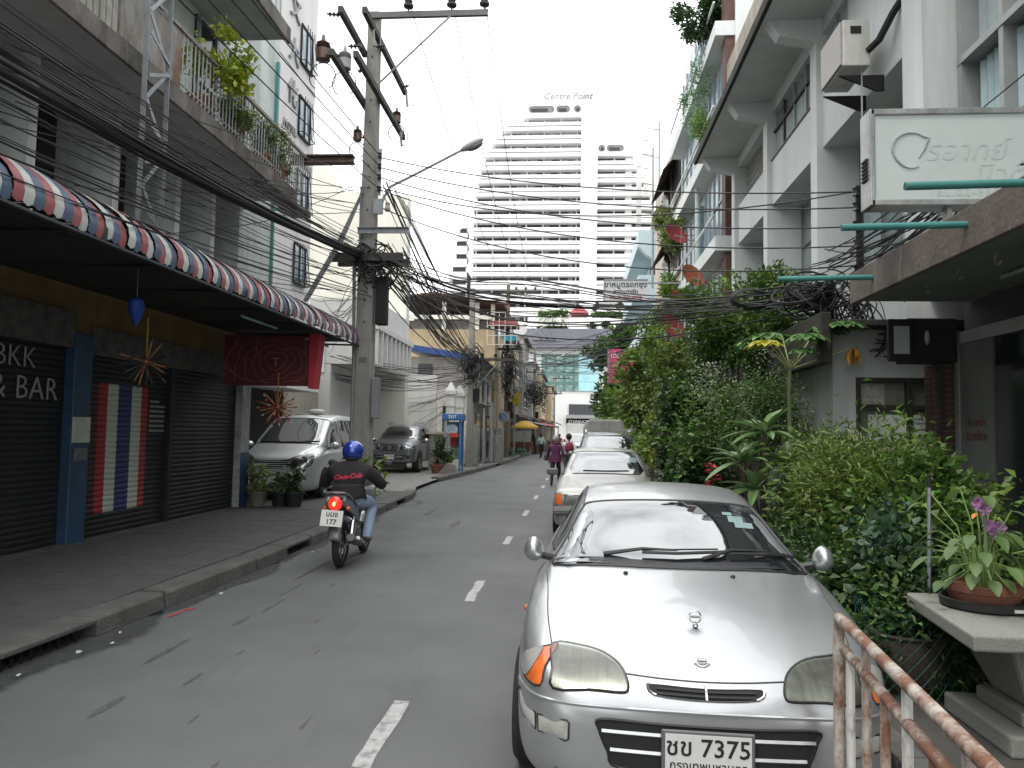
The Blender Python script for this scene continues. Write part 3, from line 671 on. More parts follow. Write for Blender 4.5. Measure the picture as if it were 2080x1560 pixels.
# roof garden on the terrace before the tower
TR = thing('garden_terrace', 'white terrace wall below the tower carrying a roof garden', 'building', (1, 150, 0))
q = MB(); q.bx(-9, 30, 149, 178, 0, 24.2); q.build('wall', WHT, TR)
q = MB(); q.bx(-7.2, -1, 147.5, 149, 0, 22.3); q.build('lower_wall', mat('beige_wall', (.5, .48, .42), .8), TR)
for j in range(9):
    q = MB(); q.bx(-6.8 + j * .72, -6.65 + j * .72, 147.6, 147.75, 22.3, 23.8); q.build('railing_post', mat('cream_post', (.55, .52, .42), .7), TR)
PV = thing('garden_pavilion', 'small pavilion with red pyramid roof on the garden terrace', 'pavilion', (1.2, 150, 24.2))
q = MB(); q.add([(-.9, 149.2, 25.2), (2.9, 149.2, 25.2), (2.9, 152, 25.2), (-.9, 152, 25.2), (.6, 150.6, 26.6), (1.5, 150.6, 26.6)], [(0, 1, 5, 4), (1, 2, 5), (2, 3, 4, 5), (3, 0, 4)]); q.build('roof', mat('red_roof', (.30, .05, .06), .7), PV)
q = MB(); q.bx(-.5, 2.5, 149.6, 151.8, 24.2, 25.2); q.build('body', mat('pav_red', (.25, .07, .06), .7), PV)
for i, (x0, x1, z0, z1, y, nm) in enumerate([(-6.9, -1.2, 23.3, 25.6, 149.4, 'dense hedge'), (-6.8, -1.3, 20.7, 22.2, 147.2, 'dark low hedge'), (3.5, 9.6, 24.2, 25.2, 149.5, 'long trimmed hedge'), (9.8, 14, 24.2, 25.2, 149.5, 'short hedge')]):
    t = thing('terrace_hedge', nm + ' on the terrace ' + ['beside the red pavilion, behind the cream posts', 'below the cream posts', 'right of the red pavilion', 'farthest right below the tower'][i], 'hedge', ((x0 + x1) / 2, y, z0), 'hedges of the roof garden')
    g_ = np.random.default_rng(i); p = np.stack([g_.uniform(x0, x1, 500), g_.uniform(y - .5, y + .6, 500), z0 + (z1 - z0) * g_.uniform(0, 1, 500) ** .7], 1)
    leafmesh('foliage', [leaves(1400, p, .5, i, .5, .3, .1)], G_MID if i != 1 else G_DARK, t)
for i, (x, z, y) in enumerate([(4.3, 26.6, 150.2), (6.2, 22.9, 148.2), (9.0, 26.8, 150.3), (11, 22.9, 148.3), (3.6, 22.4, 148)]):
    t = thing('garden_tree', 'small garden tree on the tower terrace, ' + ['just right of the pavilion', 'against the white wall below the hedge', 'tallest, in front of the right tower wing', 'farthest right against the white wall', 'lowest, left below the pavilion'][i], 'tree', (x, y, z - 2), 'small trees of the roof garden')
    leafmesh('crown', [leaves(420, cloud((x, y, z), (.8, .6, .75), 60, i), .42, i, .4, .3, .1)], G_DARK, t)
    q = MB(); q.tube([(x, y, z - 2), (x, y, z)], .07, 5); q.build('trunk', BARK, t)

# ================================================================ left side beyond the van
WB = mat('white_render_streaked', (.66, .64, .63), .85, var=.05, scale=.8, dirt=.25, dcol=(.35, .33, .32), dscale=(3, 3, .25))
B = thing('white_building', 'tall white building with black framed windows and upright lettering', 'building', (-10, 19, 0))
q = MB(); q.bx(-18, -7.6, 15.9, 21.3, 3.4, 16); q.build('wall', WB, B)
q = MB(); q.bx(-18, -8.6, 16.2, 26, 0.1, 3.4); q.build('ground_floor', mat('beige_render', (.40, .36, .30), .85, var=.12, dirt=.3), B)
q = MB(); q.bx(-8.598, -8.4, 17.0, 19.2, .1, 3.0); q.build('grey_panel', mat('bluegrey_panel', (.22, .26, .27), .7), B)
q = MB(); q.bx(-9.0, -7.5, 19.6, 22.2, 2.75, 3.35); q.build('lintel', WB, B)
q = MB(); q.bx(-8.595, -8.5, 19.6, 22.0, .1, 2.74); q.build('garage_opening', BLACK, B)
for z in (12.28, 10.27, 8.22, 6.18):
    q = MB(); q.bx(-7.605, -7.57, 20.0, 20.85, z - .52, z + .52); w = q.build('window', mat('bluish_pane', (.16, .22, .26), .15, var=.3, scale=2), B)
    q = MB()
    for yv in (19.96, 20.4, 20.83): q.bx(-7.57, -7.54, yv, yv + .04, z - .56, z + .56)
    q.bx(-7.57, -7.54, 19.96, 20.88, z - .56, z - .51); q.bx(-7.57, -7.54, 19.96, 20.88, z + .51, z + .56); q.build('frame', BLACK, w)
    for j in range(4):
        q = MB(); q.tube([(-7.4, 20.0 + .28 * j, z - .5), (-7.4, 20.0 + .17 * j, z + .5)], .012, 4); q.build('grille_bar', BLACK, w)
    q = MB(); q.tube([(-7.55, 19.95, z - .5), (-7.4, 19.95, z - .5), (-7.4, 20.9, z - .5), (-7.55, 20.9, z - .5)], .015, 4); q.build('grille_rail', BLACK, w)
GREYL = mat('grey_letters', (.30, .30, .30), .6)
for i, (ch, z) in enumerate((('文', 12.95), ('大', 11.75), ('化', 10.6))):
    text('wall_character', ch, .75, (-7.59, 19.5, z), RX, GREYL, B, extrude=.05, bold=.005)
text('wall_lettering', 'HOTEL', .3, (-7.59, 19.4, 9.65), RX, GREYL, B, extrude=.03)
text('wall_lettering', 'EXECUTIVE', .34, (-7.59, 20.3, 9.02), RX, GREYL, B, extrude=.03)
for z in (5.2, 7.25, 9.3, 11.3):
    q = MB(); q.bx(-7.6, -7.585, 15.9, 21.3, z, z + .02); q.build('wall_joint', mat('joint_grey', (.35, .34, .33), .9), B)
CR = mat('cream_render', (.74, .72, .64), .85, var=.06, scale=.5, dirt=.2, dcol=(.4, .37, .3), dscale=(1, 1, .2))
C_ = thing('cream_building', 'large cream building with sloping gable behind the concrete pole', 'building', (-10, 33, 0))
q = MB(); q.prism([(-16, .1), (-6.75, .1), (-6.85, 11.3), (-9.6, 11.5), (-9.9, 12.1), (-11.3, 13.9), (-16, 14.5)], 30.6, 31.2, 'y'); q.build('wall', CR, C_)
WH2 = mat('white_louvre_render', (.66, .66, .64), .8, var=.06, dirt=.2, dcol=(.4, .4, .38))
q = MB(); q.bx(-9, -6.75, 25.4, 30.55, 5.1, 6.15); q.bx(-9, -7.0, 25.4, 30.55, 3.9, 5.1); q.bx(-9, -8.2, 25.4, 30.5, .1, 3.9); q.build('louvre_block', WH2, C_)
for j in range(9):
    yv = 25.5 + j * .66; q = MB(); q.bx(-7.0, -6.62, yv, yv + .12, 3.9, 5.1); q.build('louvre_fin', WH2, C_)
q = MB(); q.bx(-6.76, -6.6, 25.4, 31.2, 5.1, 5.3); q.build('louvre_head', WH2, C_)
q = MB(); q.bx(-10.6, -8.4, 25.3, 25.39, 3.6, 5.0); bd = q.build('notice_board', mat('white_board', (.66, .67, .67), .6), C_)
text('board_text', 'OFFICE', .3, (-9.3, 25.28, 4.5), (R(90), 0, 0), GREYL, bd); text('board_text', 'TEL. 741 / 27', .22, (-9.3, 25.28, 3.95), (R(90), 0, 0), GREYL, bd)
W2 = thing('boundary_wall', 'white rendered wall behind the parked pickup', 'wall', (-7.4, 34, 0))
q = MB(); q.bx(-9, -6.1, 34, 34.25, .1, 4.2); q.build('panel', WB, W2)
q = MB(); q.bx(-7.75, -7.6, 33.94, 34, 1.2, 3.2); q.build('plank', mat('brown_plank', (.10, .055, .04), .8), W2)
q = MB(); q.tube([(-8.2, 33.95, 1.4), (-8.15, 33.95, 2.6), (-7.95, 33.95, 2.8), (-7.8, 33.95, 2.6), (-7.8, 33.95, 1.4)], .03, 6); q.build('hoop', mat('pink_hose', (.42, .16, .15), .6), W2)
LW = thing('low_wall', 'grey boundary wall beside the blue phone booth', 'wall', (-5.9, 33, 0))
q = MB(); q.bx(-5.75, -5.55, 30.6, 36.8, .1, 1.55); q.build('panel', mat('mossy_wall', (.34, .31, .27), .9, var=.15, dirt=.6, dcol=(.10, .10, .07), dscale=(2, 2, 1)), LW)
q = MB(); q.bx(-5.85, -5.45, 30.5, 36.8, 1.55, 1.66); q.build('coping', mat('cream_coping', (.56, .53, .40), .8), LW)
for (x, yv) in ((-5.02, 31.4), (-4.88, 33.0)):
    G_ = thing('gate_pier', 'white gate pier with pointed cap, ' + ('nearer the pickup' if yv < 32.2 else 'nearer the lamp pole'), 'pier', (x, yv, .1), 'white gate piers')
    q = MB(); q.bx(x - .17, x + .17, yv - .17, yv + .17, .1, 3.2); q.bx(x - .23, x + .23, yv - .23, yv + .23, 3.2, 3.35); q.bx(x - .2, x + .2, yv - .2, yv + .2, 2.7, 2.8); q.build('shaft', WH2, G_)
    q = MB(); q.add([(x - .21, yv - .21, 3.35), (x + .21, yv - .21, 3.35), (x + .21, yv + .21, 3.35), (x - .21, yv + .21, 3.35), (x, yv, 3.75)], [(0, 1, 4), (1, 2, 4), (2, 3, 4), (3, 0, 4)]); q.build('cap', WH2, G_)
D_ = thing('blue_eave_house', 'white house with blue fascia and grey shuttered window', 'house', (-6.4, 40, 0))
q = MB(); q.bx(-9, -4.9, 37, 46, .1, 5.3); q.build('wall', mat('offwhite_render', (.50, .48, .45), .85, var=.1, dirt=.45, dcol=(.2, .18, .15), dscale=(1.5, 1.5, .4)), D_)
q = MB(); q.prism([(-8.6, 5.95), (-8.6, 5.65), (-4.7, 5.05), (-4.7, 5.35)], 36.3, 36.45, 'y'); q.build('blue_fascia', mat('blue_fascia_paint', (.03, .07, .24), .5, var=.15), D_)
q = MB(); q.add([(-8.6, 36.4, 5.9), (-4.3, 36.4, 5.25), (-4.3, 46, 5.25), (-8.6, 46, 5.9)], [(0, 1, 2, 3)]); q.build('roof', mat('corrugated_grey', (.2, .2, .2), .6, metal=.3), D_, solid=.05)
q = MB(); q.bx(-7.55, -6.85, 36.93, 37, 3.95, 4.95); w = q.build('window', mat('dark_grey_shutter', (.07, .08, .09), .6), D_)
for j in range(8):
    q = MB(); q.bx(-7.5, -6.9, 36.9, 36.93, 4.0 + j * .12, 4.07 + j * .12); q.build('louvre', mat('grey_louvre', (.13, .14, .15), .6), w)
q = MB(); q.bx(-6.3, -5.95, 36.95, 37, .9, 2.9); q.build('narrow_window', DKGLASS, D_)
for (yv, h) in ((38.5, 2.6), (41, 2.6), (43.5, 2.6)):
    q = MB(); q.bx(-4.905, -4.86, yv, yv + 1.6, .1, h); q.build('shop_opening', DKGLASS, D_)
    q = MB(); q.bx(-4.905, -4.85, yv + .2, yv + 1.3, 3.3, 4.5); w = q.build('window', DKGLASS, D_); q = MB(); q.bx(-4.85, -4.82, yv + .72, yv + .78, 3.3, 4.5); q.build('mullion', WH2, w)
q = MB(); q.add([(-4.9, 37.5, 3.2), (-4.0, 37.5, 2.95), (-4.0, 45, 2.95), (-4.9, 45, 3.2)], [(0, 1, 2, 3)]); q.build('lean_to_roof', RUST, D_, solid=.03)
E_ = thing('tan_house', 'tan house with open roof terrace under a rusty metal roof', 'house', (-7, 50, 0))
TAN = mat('tan_render', (.42, .33, .21), .85, var=.14, scale=.8, dirt=.5, dcol=(.14, .10, .07), dscale=(1.2, 1.2, .5))
q = MB(); q.bx(-11, -4.75, 46.2, 56, .1, 7.9); q.build('wall', TAN, E_)
q = MB(); q.bx(-11, -5.2, 46.6, 55, 7.9, 8.5); q.build('terrace_parapet', mat('grey_parapet', (.22, .21, .2), .8, var=.2), E_)
q = MB(); q.bx(-11, -5.0, 46.0, 46.2, 8.5, 8.75); q.build('terrace_beam', CR, E_)
for x in (-10.4, -8.05, -6.0, -5.05): q = MB(); q.bx(x, x + .24, 46.2, 46.44, 7.9, 9.6); q.build('terrace_column', CR, E_)
q = MB(); q.add([(-8.5, 45.6, 10.1), (-4.2, 45.6, 9.45), (-4.2, 55, 9.45), (-8.5, 55, 10.1), (-11, 45.6, 9.8), (-11, 55, 9.8)], [(0, 1, 2, 3), (4, 0, 3, 5)]); q.build('roof', mat('rust_brown_roof', (.13, .07, .055), .8, var=.3, scale=1), E_, solid=.1)
q = MB(); q.bx(-10.6, -5.2, 50, 50.2, 8.5, 9.6); q.build('dark_room', DKBR, E_)
CG = thing('balcony_cage', 'white steel balcony cage hung with washing on the tan house', 'cage', (-4.4, 47, 6.9), )
for k in range(6):
    x = -5.2 + k * .36
    q = MB(); q.tube([(x, 45.8, 6.95), (x, 45.8, 8.9 if k < 4 else 8.1)], .022, 4); q.build('bar', PALEW, CG)
for z in (6.95, 7.5, 8.1, 8.9): q = MB(); q.tube([(-5.2, 45.8, z), (-3.4 if z < 8.5 else -4.1, 45.8, z)], .022, 4); q.build('bar', PALEW, CG)
q = MB(); q.bx(-4.2, -3.5, 46, 46.1, 7.2, 7.5); q.build('washing', mat('cyan_cloth', (.04, .26, .36), .8), CG)
q = MB(); q.bx(-5.1, -3.4, 45.9, 48, 8.15, 8.4); q.build('red_canopy', mat('faded_red_tin', (.28, .08, .07), .7, var=.2), CG)
# shophouse row running down the left side
rowm = [mat('row_tan', (.34, .28, .20), .85, var=.2, scale=.8, dirt=.6, dcol=(.12, .09, .07), dscale=(1, 1, .4)), mat('row_grey', (.30, .29, .27), .85, var=.2, scale=.8, dirt=.6, dcol=(.1, .09, .08), dscale=(1, 1, .4)), mat('row_cream', (.50, .44, .28), .85, var=.15, scale=.8, dirt=.5, dcol=(.2, .16, .1), dscale=(1, 1, .4)), mat('row_white', (.48, .48, .46), .85, var=.1, scale=.8, dirt=.5, dcol=(.2, .2, .18), dscale=(1, 1, .4))]
nm = ['tan stained shophouse with rusty canopy next to the tan terrace house', 'grey weathered shophouse with a satellite dish on its roof', 'narrow white shophouse beyond the yellow parasol', 'cream shophouse with red canopy far down the left side', 'pale shophouse at the far end of the left row']
yb = 56.2
for i, (d, h, m) in enumerate(((8, 8.6, 0), (8, 9.6, 1), (9, 8.2, 3), (12, 7.8, 2), (18, 7.2, 2))):
    xo = kx(yb + d / 2) - 1.4
    H_ = thing('row_house', nm[i], 'house', (xo - 3, yb + d / 2, 0), 'far shophouses on the left')
    q = MB(); q.bx(xo - 8, xo, yb, yb + d - .06, .1, h); q.build('wall', rowm[m], H_)
    q = MB(); q.bx(xo + .001, xo + .05, yb + .4, yb + d - .4, .1, 2.5); q.build('shop_front', DKBR, H_)
    q = MB(); q.add([(xo, yb, 3.2), (xo + 1.1, yb, 2.8), (xo + 1.1, yb + d - .1, 2.8), (xo, yb + d - .1, 3.2)], [(0, 1, 2, 3)]); q.build('canopy', RUST if i != 3 else mat('red_canvas', (.36, .04, .06), .8), H_, solid=.04)
    for s_ in (3.9, 6.2):
        for k in range(2):
            y0 = yb + d * (.15 + .42 * k); q = MB(); q.bx(xo + .001, xo + .06, y0, y0 + d * .28, s_, s_ + 1.3); w = q.build('window', DKGLASS, H_)
            q = MB(); q.bx(xo + .06, xo + .1, y0, y0 + d * .28, s_ + .6, s_ + .68); q.bx(xo + .06, xo + .12, y0 - .1, y0 + d * .28 + .1, s_ - .12, s_ - .02); q.build('sill', PALEW, w)
    q = MB(); q.bx(xo - 8, xo + .35, yb, yb + d - .1, h, h + .18); q.build('roof_slab', STAIN, H_)
    yb += d
# antenna mast dish on the grey house
q = MB(); q.lathe([(0, .0), (.25, .03), (.45, .12), (.6, .25)], (-4.6, 66, 10.4), 14, Matrix.Rotation(R(60), 3, 'X')); tag(q.build('satellite_dish', mat('grey_dish', (.3, .3, .3), .6), smooth=True), 'grey satellite dish on the roof of a far left shophouse', 'dish')
# ================================================================ right side buildings
WR = mat('white_wall_paint', (.60, .62, .61), .8, var=.06, scale=.7, bump=.1, bscale=20, dirt=.35, dcol=(.30, .31, .29), dscale=(2.5, 2.5, .3), dlo=.48, dhi=.8)
WR2 = mat('grey_white_wall', (.47, .49, .48), .85, var=.08, scale=.8, dirt=.4, dcol=(.22, .22, .2), dscale=(2, 2, .3))
MOSS = mat('mossy_fascia', (.13, .105, .09), .9, var=.3, scale=3, bump=.4, bscale=25, dirt=.8, dcol=(.42, .42, .40), dscale=(7, 7, .5), dlo=.60, dhi=.72)
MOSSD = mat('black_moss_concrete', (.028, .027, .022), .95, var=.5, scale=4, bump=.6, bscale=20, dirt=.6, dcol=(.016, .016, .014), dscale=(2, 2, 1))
CURT = mat('curtained_glass', (.36, .42, .43), .18, var=.22, scale=1.5, dirt=.4, dcol=(.16, .2, .2), dscale=(6, 6, .15), spec=.7)
GLZ = mat('greygreen_glass', (.18, .24, .24), .12, var=.3, scale=1.0, spec=.7)
ALU = mat('aluminium_frame', (.30, .31, .30), .5, metal=.3, var=.1)
BRN = mat('brown_column', (.09, .045, .035), .75, var=.25, scale=6)
BLUG = mat('blue_window_pane', (.11, .20, .27), .2, var=.35, scale=2, dirt=.4, dcol=(.3, .36, .38), dscale=(4, 4, 2))
TEAL = mat('teal_pipe_paint', (.055, .22, .20), .45, var=.1, scale=6, dirt=.25, dcol=(.03, .08, .07))

Mb = thing('white_shophouse', 'white concrete shophouse with cantilevered ledge and air conditioner', 'building', (8, 15, 0))
q = MB(); q.bx(4.95, 16, 9.45, 20.4, 0.1, 12.5); q.build('core_wall', WR2, Mb)
# ground floor extension with end wall and window toward the camera
q = MB(); q.bx(3.15, 3.42, 9.6, 20.4, .1, 3.0); q.bx(3.42, 4.94, 9.6, 9.8, 2.42, 3.0); q.bx(3.42, 4.94, 9.6, 9.8, .1, .5); q.bx(4.42, 4.94, 9.6, 9.8, .5, 2.42); q.build('ground_floor_wall', WR2, Mb)
q = MB(); q.bx(3.42, 4.42, 9.68, 9.72, .5, 2.42); w = q.build('window', mat('shaded_glass', (.16, .17, .15), .15, var=.3, scale=1.5), Mb)
q = MB()
for x in (3.42, 4.02, 4.36): q.bx(x, x + .06, 9.60, 9.68, .5, 2.42)
for z in (.5, 2.03, 2.36): q.bx(3.42, 4.42, 9.605, 9.675, z, z + .06)
q.build('frame', DKBR, w)
q = MB(); q.bx(3.5, 3.78, 9.672, 9.68, 2.1, 2.35); q.build('net_curtain', mat('net_curtain', (.35, .35, .32), .9, var=.3, scale=20), w)
for i, (x0, x1, z0, z1, t) in enumerate([(3.56, 4.0, 1.15, 1.97, 0), (4.09, 4.35, 1.2, 1.97, 1), (4.09, 4.35, .82, 1.17, 2)]):
    P_ = thing('paper_poster', ['white diagram poster on the left pane of the window', 'printed notice headed RICE BRAN on the right pane', 'pale blue notice under the RICE BRAN sheet'][i], 'poster', ((x0 + x1) / 2, 9.59, z0), 'posters in the shop window')
    q = MB(); q.bx(x0, x1, 9.59, 9.60, z0, z1); q.build('sheet', mat('poster_paper', (.46, .5, .48), .6, var=.06) if t < 2 else mat('blue_notice', (.30, .44, .46), .6), P_)
    INK = mat('print_ink', (.07, .08, .08), .7)
    if t == 1:
        text('poster_text', 'RICE BRAN AND', .036, ((x0 + x1) / 2, 9.588, z1 - .05), (R(90), 0, 0), INK, P_, extrude=.0005, bold=.001)
        text('poster_text', 'COENZYME-Q10', .036, ((x0 + x1) / 2, 9.588, z1 - .1), (R(90), 0, 0), INK, P_, extrude=.0005, bold=.001)
    for k in range(7):
        zz = z1 - .18 - k * .085; xx = x0 + .04 + rnd.uniform(0, .1) * (t == 0)
        if zz < z0 + .05: break
        q = MB(); q.bx(xx, min(x1 - .03, xx + rnd.uniform(.06, .16)), 9.587, 9.589, zz, zz + rnd.uniform(.01, .05)); q.build('printed_block', mat('print_green', (.12, .2, .18), .7) if t == 0 else INK, P_)
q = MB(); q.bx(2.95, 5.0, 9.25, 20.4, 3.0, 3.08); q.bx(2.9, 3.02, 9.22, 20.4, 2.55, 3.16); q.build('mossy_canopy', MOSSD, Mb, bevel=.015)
# storeys above: columns, overhanging spandrels, windows
cols = [9.45, 13.2, 16.55, 19.9]
for y in cols:
    q = MB(); q.bx(4.1, 4.98, y, y + .34, 3.08, 8.9); q.build('column', WR, Mb)
for i in range(3):
    y0, y1 = cols[i] + .34, cols[i + 1]
    q = MB(); q.bx(4.2, 4.949, y0, y1, 6.62, 7.6); sp = q.build('spandrel', WR, Mb)
    q = MB(); q.bx(4.2, 4.949, y0, y1, 8.62, 8.9); q.build('lintel', WR, Mb)
    q = MB(); q.bx(4.7, 4.948, y0, y1, 3.08, 4.0); q.build('low_wall', WR2, Mb)
    # second storey glazing (deep under the overhang)
    n = 4
    for k in range(n):
        a = y0 + (y1 - y0) * k / n; b = y0 + (y1 - y0) * (k + 1) / n
        q = MB(); q.bx(4.86, 4.94, a + .03, b - .03, 4.02, 6.6); w = q.build('window', CURT if k % 2 else GLZ, Mb)
        q = MB(); q.bx(4.80, 4.86, b - .03, b + .03, 4.02, 6.6); q.bx(4.81, 4.86, a + .03, b - .03, 5.7, 5.76); q.build('frame', ALU, w)
    if i == 1:
        q = MB(); q.bx(4.30, 4.40, y0, y1, 7.6, 8.62); w0 = q.build('window', GLZ, Mb)
        for k in range(4):
            a = y0 + (y1 - y0) * k / 4; q = MB(); q.bx(4.25, 4.3, a, a + .05, 7.6, 8.62); q.build('frame', BRN if k == 3 else ALU, w0)
            q = MB(); q.bx(4.285, 4.30, a + .05, a + .72, 7.62, 8.2); q.build('curtain', CURT, w0)
        q = MB(); q.bx(4.24, 4.3, y0, y1, 8.2, 8.25); q.build('transom', DKBR, w0); q = MB(); q.bx(4.18, 4.26, y0, y1, 7.58, 7.62); q.build('sill', DKBR, w0)
    elif i == 2:   # pierced breeze block screen
        q = MB(); q.bx(4.55, 4.60, y0, y1, 7.6, 8.62); w0 = q.build('screen_back', mat('screen_shadow', (.08, .08, .075), .9), Mb)
        blk = None
        for a in range(14):
            for b in range(5):
                yv = y0 + .02 + a * .215; zv = 7.62 + b * .2
                if blk is None:
                    q = MB(); q.bx(4.4, 4.5, 0, .205, 0, .03); q.bx(4.4, 4.5, 0, .03, .03, .19); q.beam((4.45, .03, .03), (4.45, .2, .19), .08, .03); blk = q.build('screen_block', mat('breeze_block', (.38, .38, .35), .9, var=.2), w0); o = blk
                else: o = kid(blk, w0)
                o.location = (0, yv, zv)
    else:
        q = MB(); q.bx(4.22, 4.4, y0, y0 + 2.2, 7.6, 8.62); q.build('infill', WR, Mb)
        q = MB(); q.bx(4.28, 4.4, y0 + 2.2, y1, 7.6, 8.62); w0 = q.build('window', CURT, Mb); q = MB(); q.bx(4.22, 4.28, y0 + 2.2, y0 + 2.26, 7.6, 8.62); q.bx(4.22, 4.28, y0 + 2.75, y0 + 2.8, 7.6, 8.62); q.build('frame', ALU, w0)
q = MB(); q.bx(3.22, 4.95, 8.6, 20.35, 8.9, 9.04); lg = q.build('roof_ledge', mat('ledge_soffit', (.52, .54, .53), .85, var=.06, dirt=.3, dcol=(.3, .3, .28), dscale=(1, 1, 1)), Mb)
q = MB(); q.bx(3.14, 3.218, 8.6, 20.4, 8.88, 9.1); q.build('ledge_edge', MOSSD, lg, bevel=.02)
for y in cols:
    q = MB(); q.prism([(3.3, 8.9), (4.1, 8.9), (4.1, 8.5), (3.5, 8.62)], y + .02, y + .3, 'y'); q.build('bracket', WR, lg)
q = MB(); q.bx(4.0, 5, 9.5, 20.4, 9.04, 11.6); q.build('roof_parapet', mat('stained_parapet', (.30, .27, .23), .9, var=.25, dirt=.6, dcol=(.08, .07, .06), dscale=(1.2, 1.2, .4)), Mb)
# air conditioner on brackets
AC = thing('air_conditioner', 'white outdoor air conditioner unit on a black wall bracket', 'air conditioner', (3.85, 10.9, 6.5))
ACW = mat('ac_white_enamel', (.56, .55, .51), .5, var=.05, dirt=.3, dcol=(.25, .2, .15), dscale=(6, 6, 3))
q = MB(); q.bx(3.62, 3.98, 10.5, 11.35, 6.75, 7.4); q.build('case', ACW, AC, bevel=.015)
q = MB(); q.bx(3.585, 3.62, 10.52, 11.33, 6.77, 7.38); q.build('fan_grille', mat('ac_grille', (.35, .33, .31), .6, var=.2, scale=30), AC, bevel=.01)
q = MB(); q.bx(3.72, 3.86, 10.485, 10.5, 7.2, 7.3); q.build('handle_recess', BLACK, AC)
for y in (10.6, 11.25):
    q = MB(); q.prism([(3.6, 6.66), (4.2, 6.66), (4.2, 6.44), (4.1, 6.44)], y, y + .04, 'y'); q.build('bracket', BLACK, AC)
q = MB(); q.tube([(3.95, 10.48, 6.95), (4.02, 10.3, 7.0), (4.12, 10.1, 7.25), (4.2, 9.95, 7.4)], .05, 6); q.build('lagged_pipe', BLACK, AC)
q = MB(); q.tube([(3.9, 10.6, 6.75), (3.9, 10.6, 5.3), (4.1, 10.6, 5.2)], .012, 5); q.build('drain_hose', ALU, AC)
# ------------------------------------------------ near building with drain pipes
Nb = thing('corner_shophouse', 'near shophouse with stained canopy slab, tall curtained window and glass door', 'building', (8, 4, 0))
q = MB(); q.bx(4.2, 16, -3, 9.44, 3.44, 4.3); q.bx(4.2, 16, -3, 9.44, 7.3, 11); q.bx(4.2, 16, 8.86, 9.44, 4.3, 7.3); q.bx(4.6, 16, -3, 8.86, 4.3, 7.3); q.build('upper_wall', WR2, Nb)
q = MB(); q.bx(4.5, 4.59, -2, 8.84, 4.32, 7.28); w = q.build('window', CURT, Nb)
q = MB()
for y in (8.78, 7.95, 7.0, 5.6): q.bx(4.3, 4.5, y - .04, y + .04, 4.32, 7.28)
for z in (4.32, 5.9, 7.2): q.bx(4.29, 4.5, -2, 8.82, z, z + .08)
q.build('frame', ALU, w)
for k in range(26):
    q = MB(); y = 5.0 + k * .14; q.grid(lambda u, v: (4.45 + .02 * math.sin(u * 6.28), y + u * .13, 4.4 + v * 1.45), 4, 1); q.build('curtain_fold', mat('pale_blue_curtain', (.44, .56, .58), .7, var=.1, trans=.2), w, smooth=True)
q = MB(); q.bx(3.05, 4.19, -3, 8.5, 3.16, 3.42); can = q.build('canopy_slab', mat('canopy_soffit', (.17, .19, .18), .9, var=.15, dirt=.4, dcol=(.08, .08, .07), dscale=(1, 1, 1)), Nb)
q = MB(); q.bx(2.99, 3.048, -3, 8.54, 3.13, 3.46); q.build('fascia', MOSS, can, bevel=.008)
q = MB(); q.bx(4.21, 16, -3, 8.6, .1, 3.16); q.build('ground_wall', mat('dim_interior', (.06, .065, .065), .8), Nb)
for k, y in enumerate((5.6, 6.2, 6.8, 7.4, 7.9)):
    q = MB(); q.tube([(3.3 + .0, y + .05 * math.cos(a), 3.10 + .045 * math.sin(a)) for a in np.linspace(-2.6, 1.6, 9)], .008, 5); q.build('hook', RUST, can)
q = MB(); q.tube([(3.75, 5.0, 3.12), (3.75, 7.0, 3.12)], .022, 8); q.build('tube_lamp', ALU, can)
# brick pillar
BP = thing('brick_pillar', 'slim dark red brick pillar between window wall and glass door', 'pillar', (4.12, 8.98, .11))
brm = mat('dark_red_brick', (.085, .045, .038), .85, var=.25, scale=8, bump=.4, bscale=40, island=.25)
q = MB(); q.bx(4.05, 4.2, 8.80, 9.19, .11, 2.9); q.build('mortar_core', mat('grey_mortar', (.16, .14, .13), .95), BP)
bk = None
for j in range(42):
    for k in range(2):
        z = .13 + j * .066
        if bk is None:
            q = MB(); q.bx(4.035, 4.06, 0, .18, 0, .055); q.bx(4.06, 4.2, -.001, .012, 0, .055); bk = q.build('brick', brm, BP); o = bk
        else: o = kid(bk, BP)
        o.location = (rnd.uniform(-.002, .002), 8.785 + k * .2 + (.012 if j % 2 else 0), z)
q = MB(); q.bx(4.16, 4.205, 8.66, 8.74, .11, 2.85); q.bx(4.17, 4.205, 5, 8.66, 2.72, 2.85); q.build('door_frame', ALU, Nb)
q = MB(); q.bx(4.18, 4.207, 8.0, 8.66, .11, 2.72); gp = q.build('door_panel', mat('grey_door_film', (.14, .145, .14), .3, var=.1, spec=.5), Nb)
text('door_lettering', 'ห้องเช่า', .12, (4.172, 8.32, 1.86), (R(90), 0, R(-90)), mat('dull_red_print', (.14, .03, .03), .6), gp, extrude=.001)
text('door_lettering', 'นวดไทย', .13, (4.172, 8.32, 1.72), (R(90), 0, R(-90)), MATS['dull_red_print'], gp, extrude=.001)
text('door_lettering', 'OPEN 9.00', .09, (4.172, 8.32, 1.3), (R(90), 0, R(-90)), INK, gp, extrude=.001)
q = MB(); q.bx(4.19, 4.207, 5.2, 7.96, .95, 2.70); q.build('door_glass', mat('blueblack_glass', (.018, .022, .028), .1, spec=.6), Nb)
q = MB(); q.bx(4.17, 4.206, 5.2, 7.96, .85, .95); q.build('door_rail', DKBR, Nb)
q = MB(); q.bx(4.185, 4.207, 5.2, 7.96, .11, .85); q.build('door_lower_panel', mat('speckled_panel', (.13, .13, .125), .7, var=.2, scale=80), Nb)
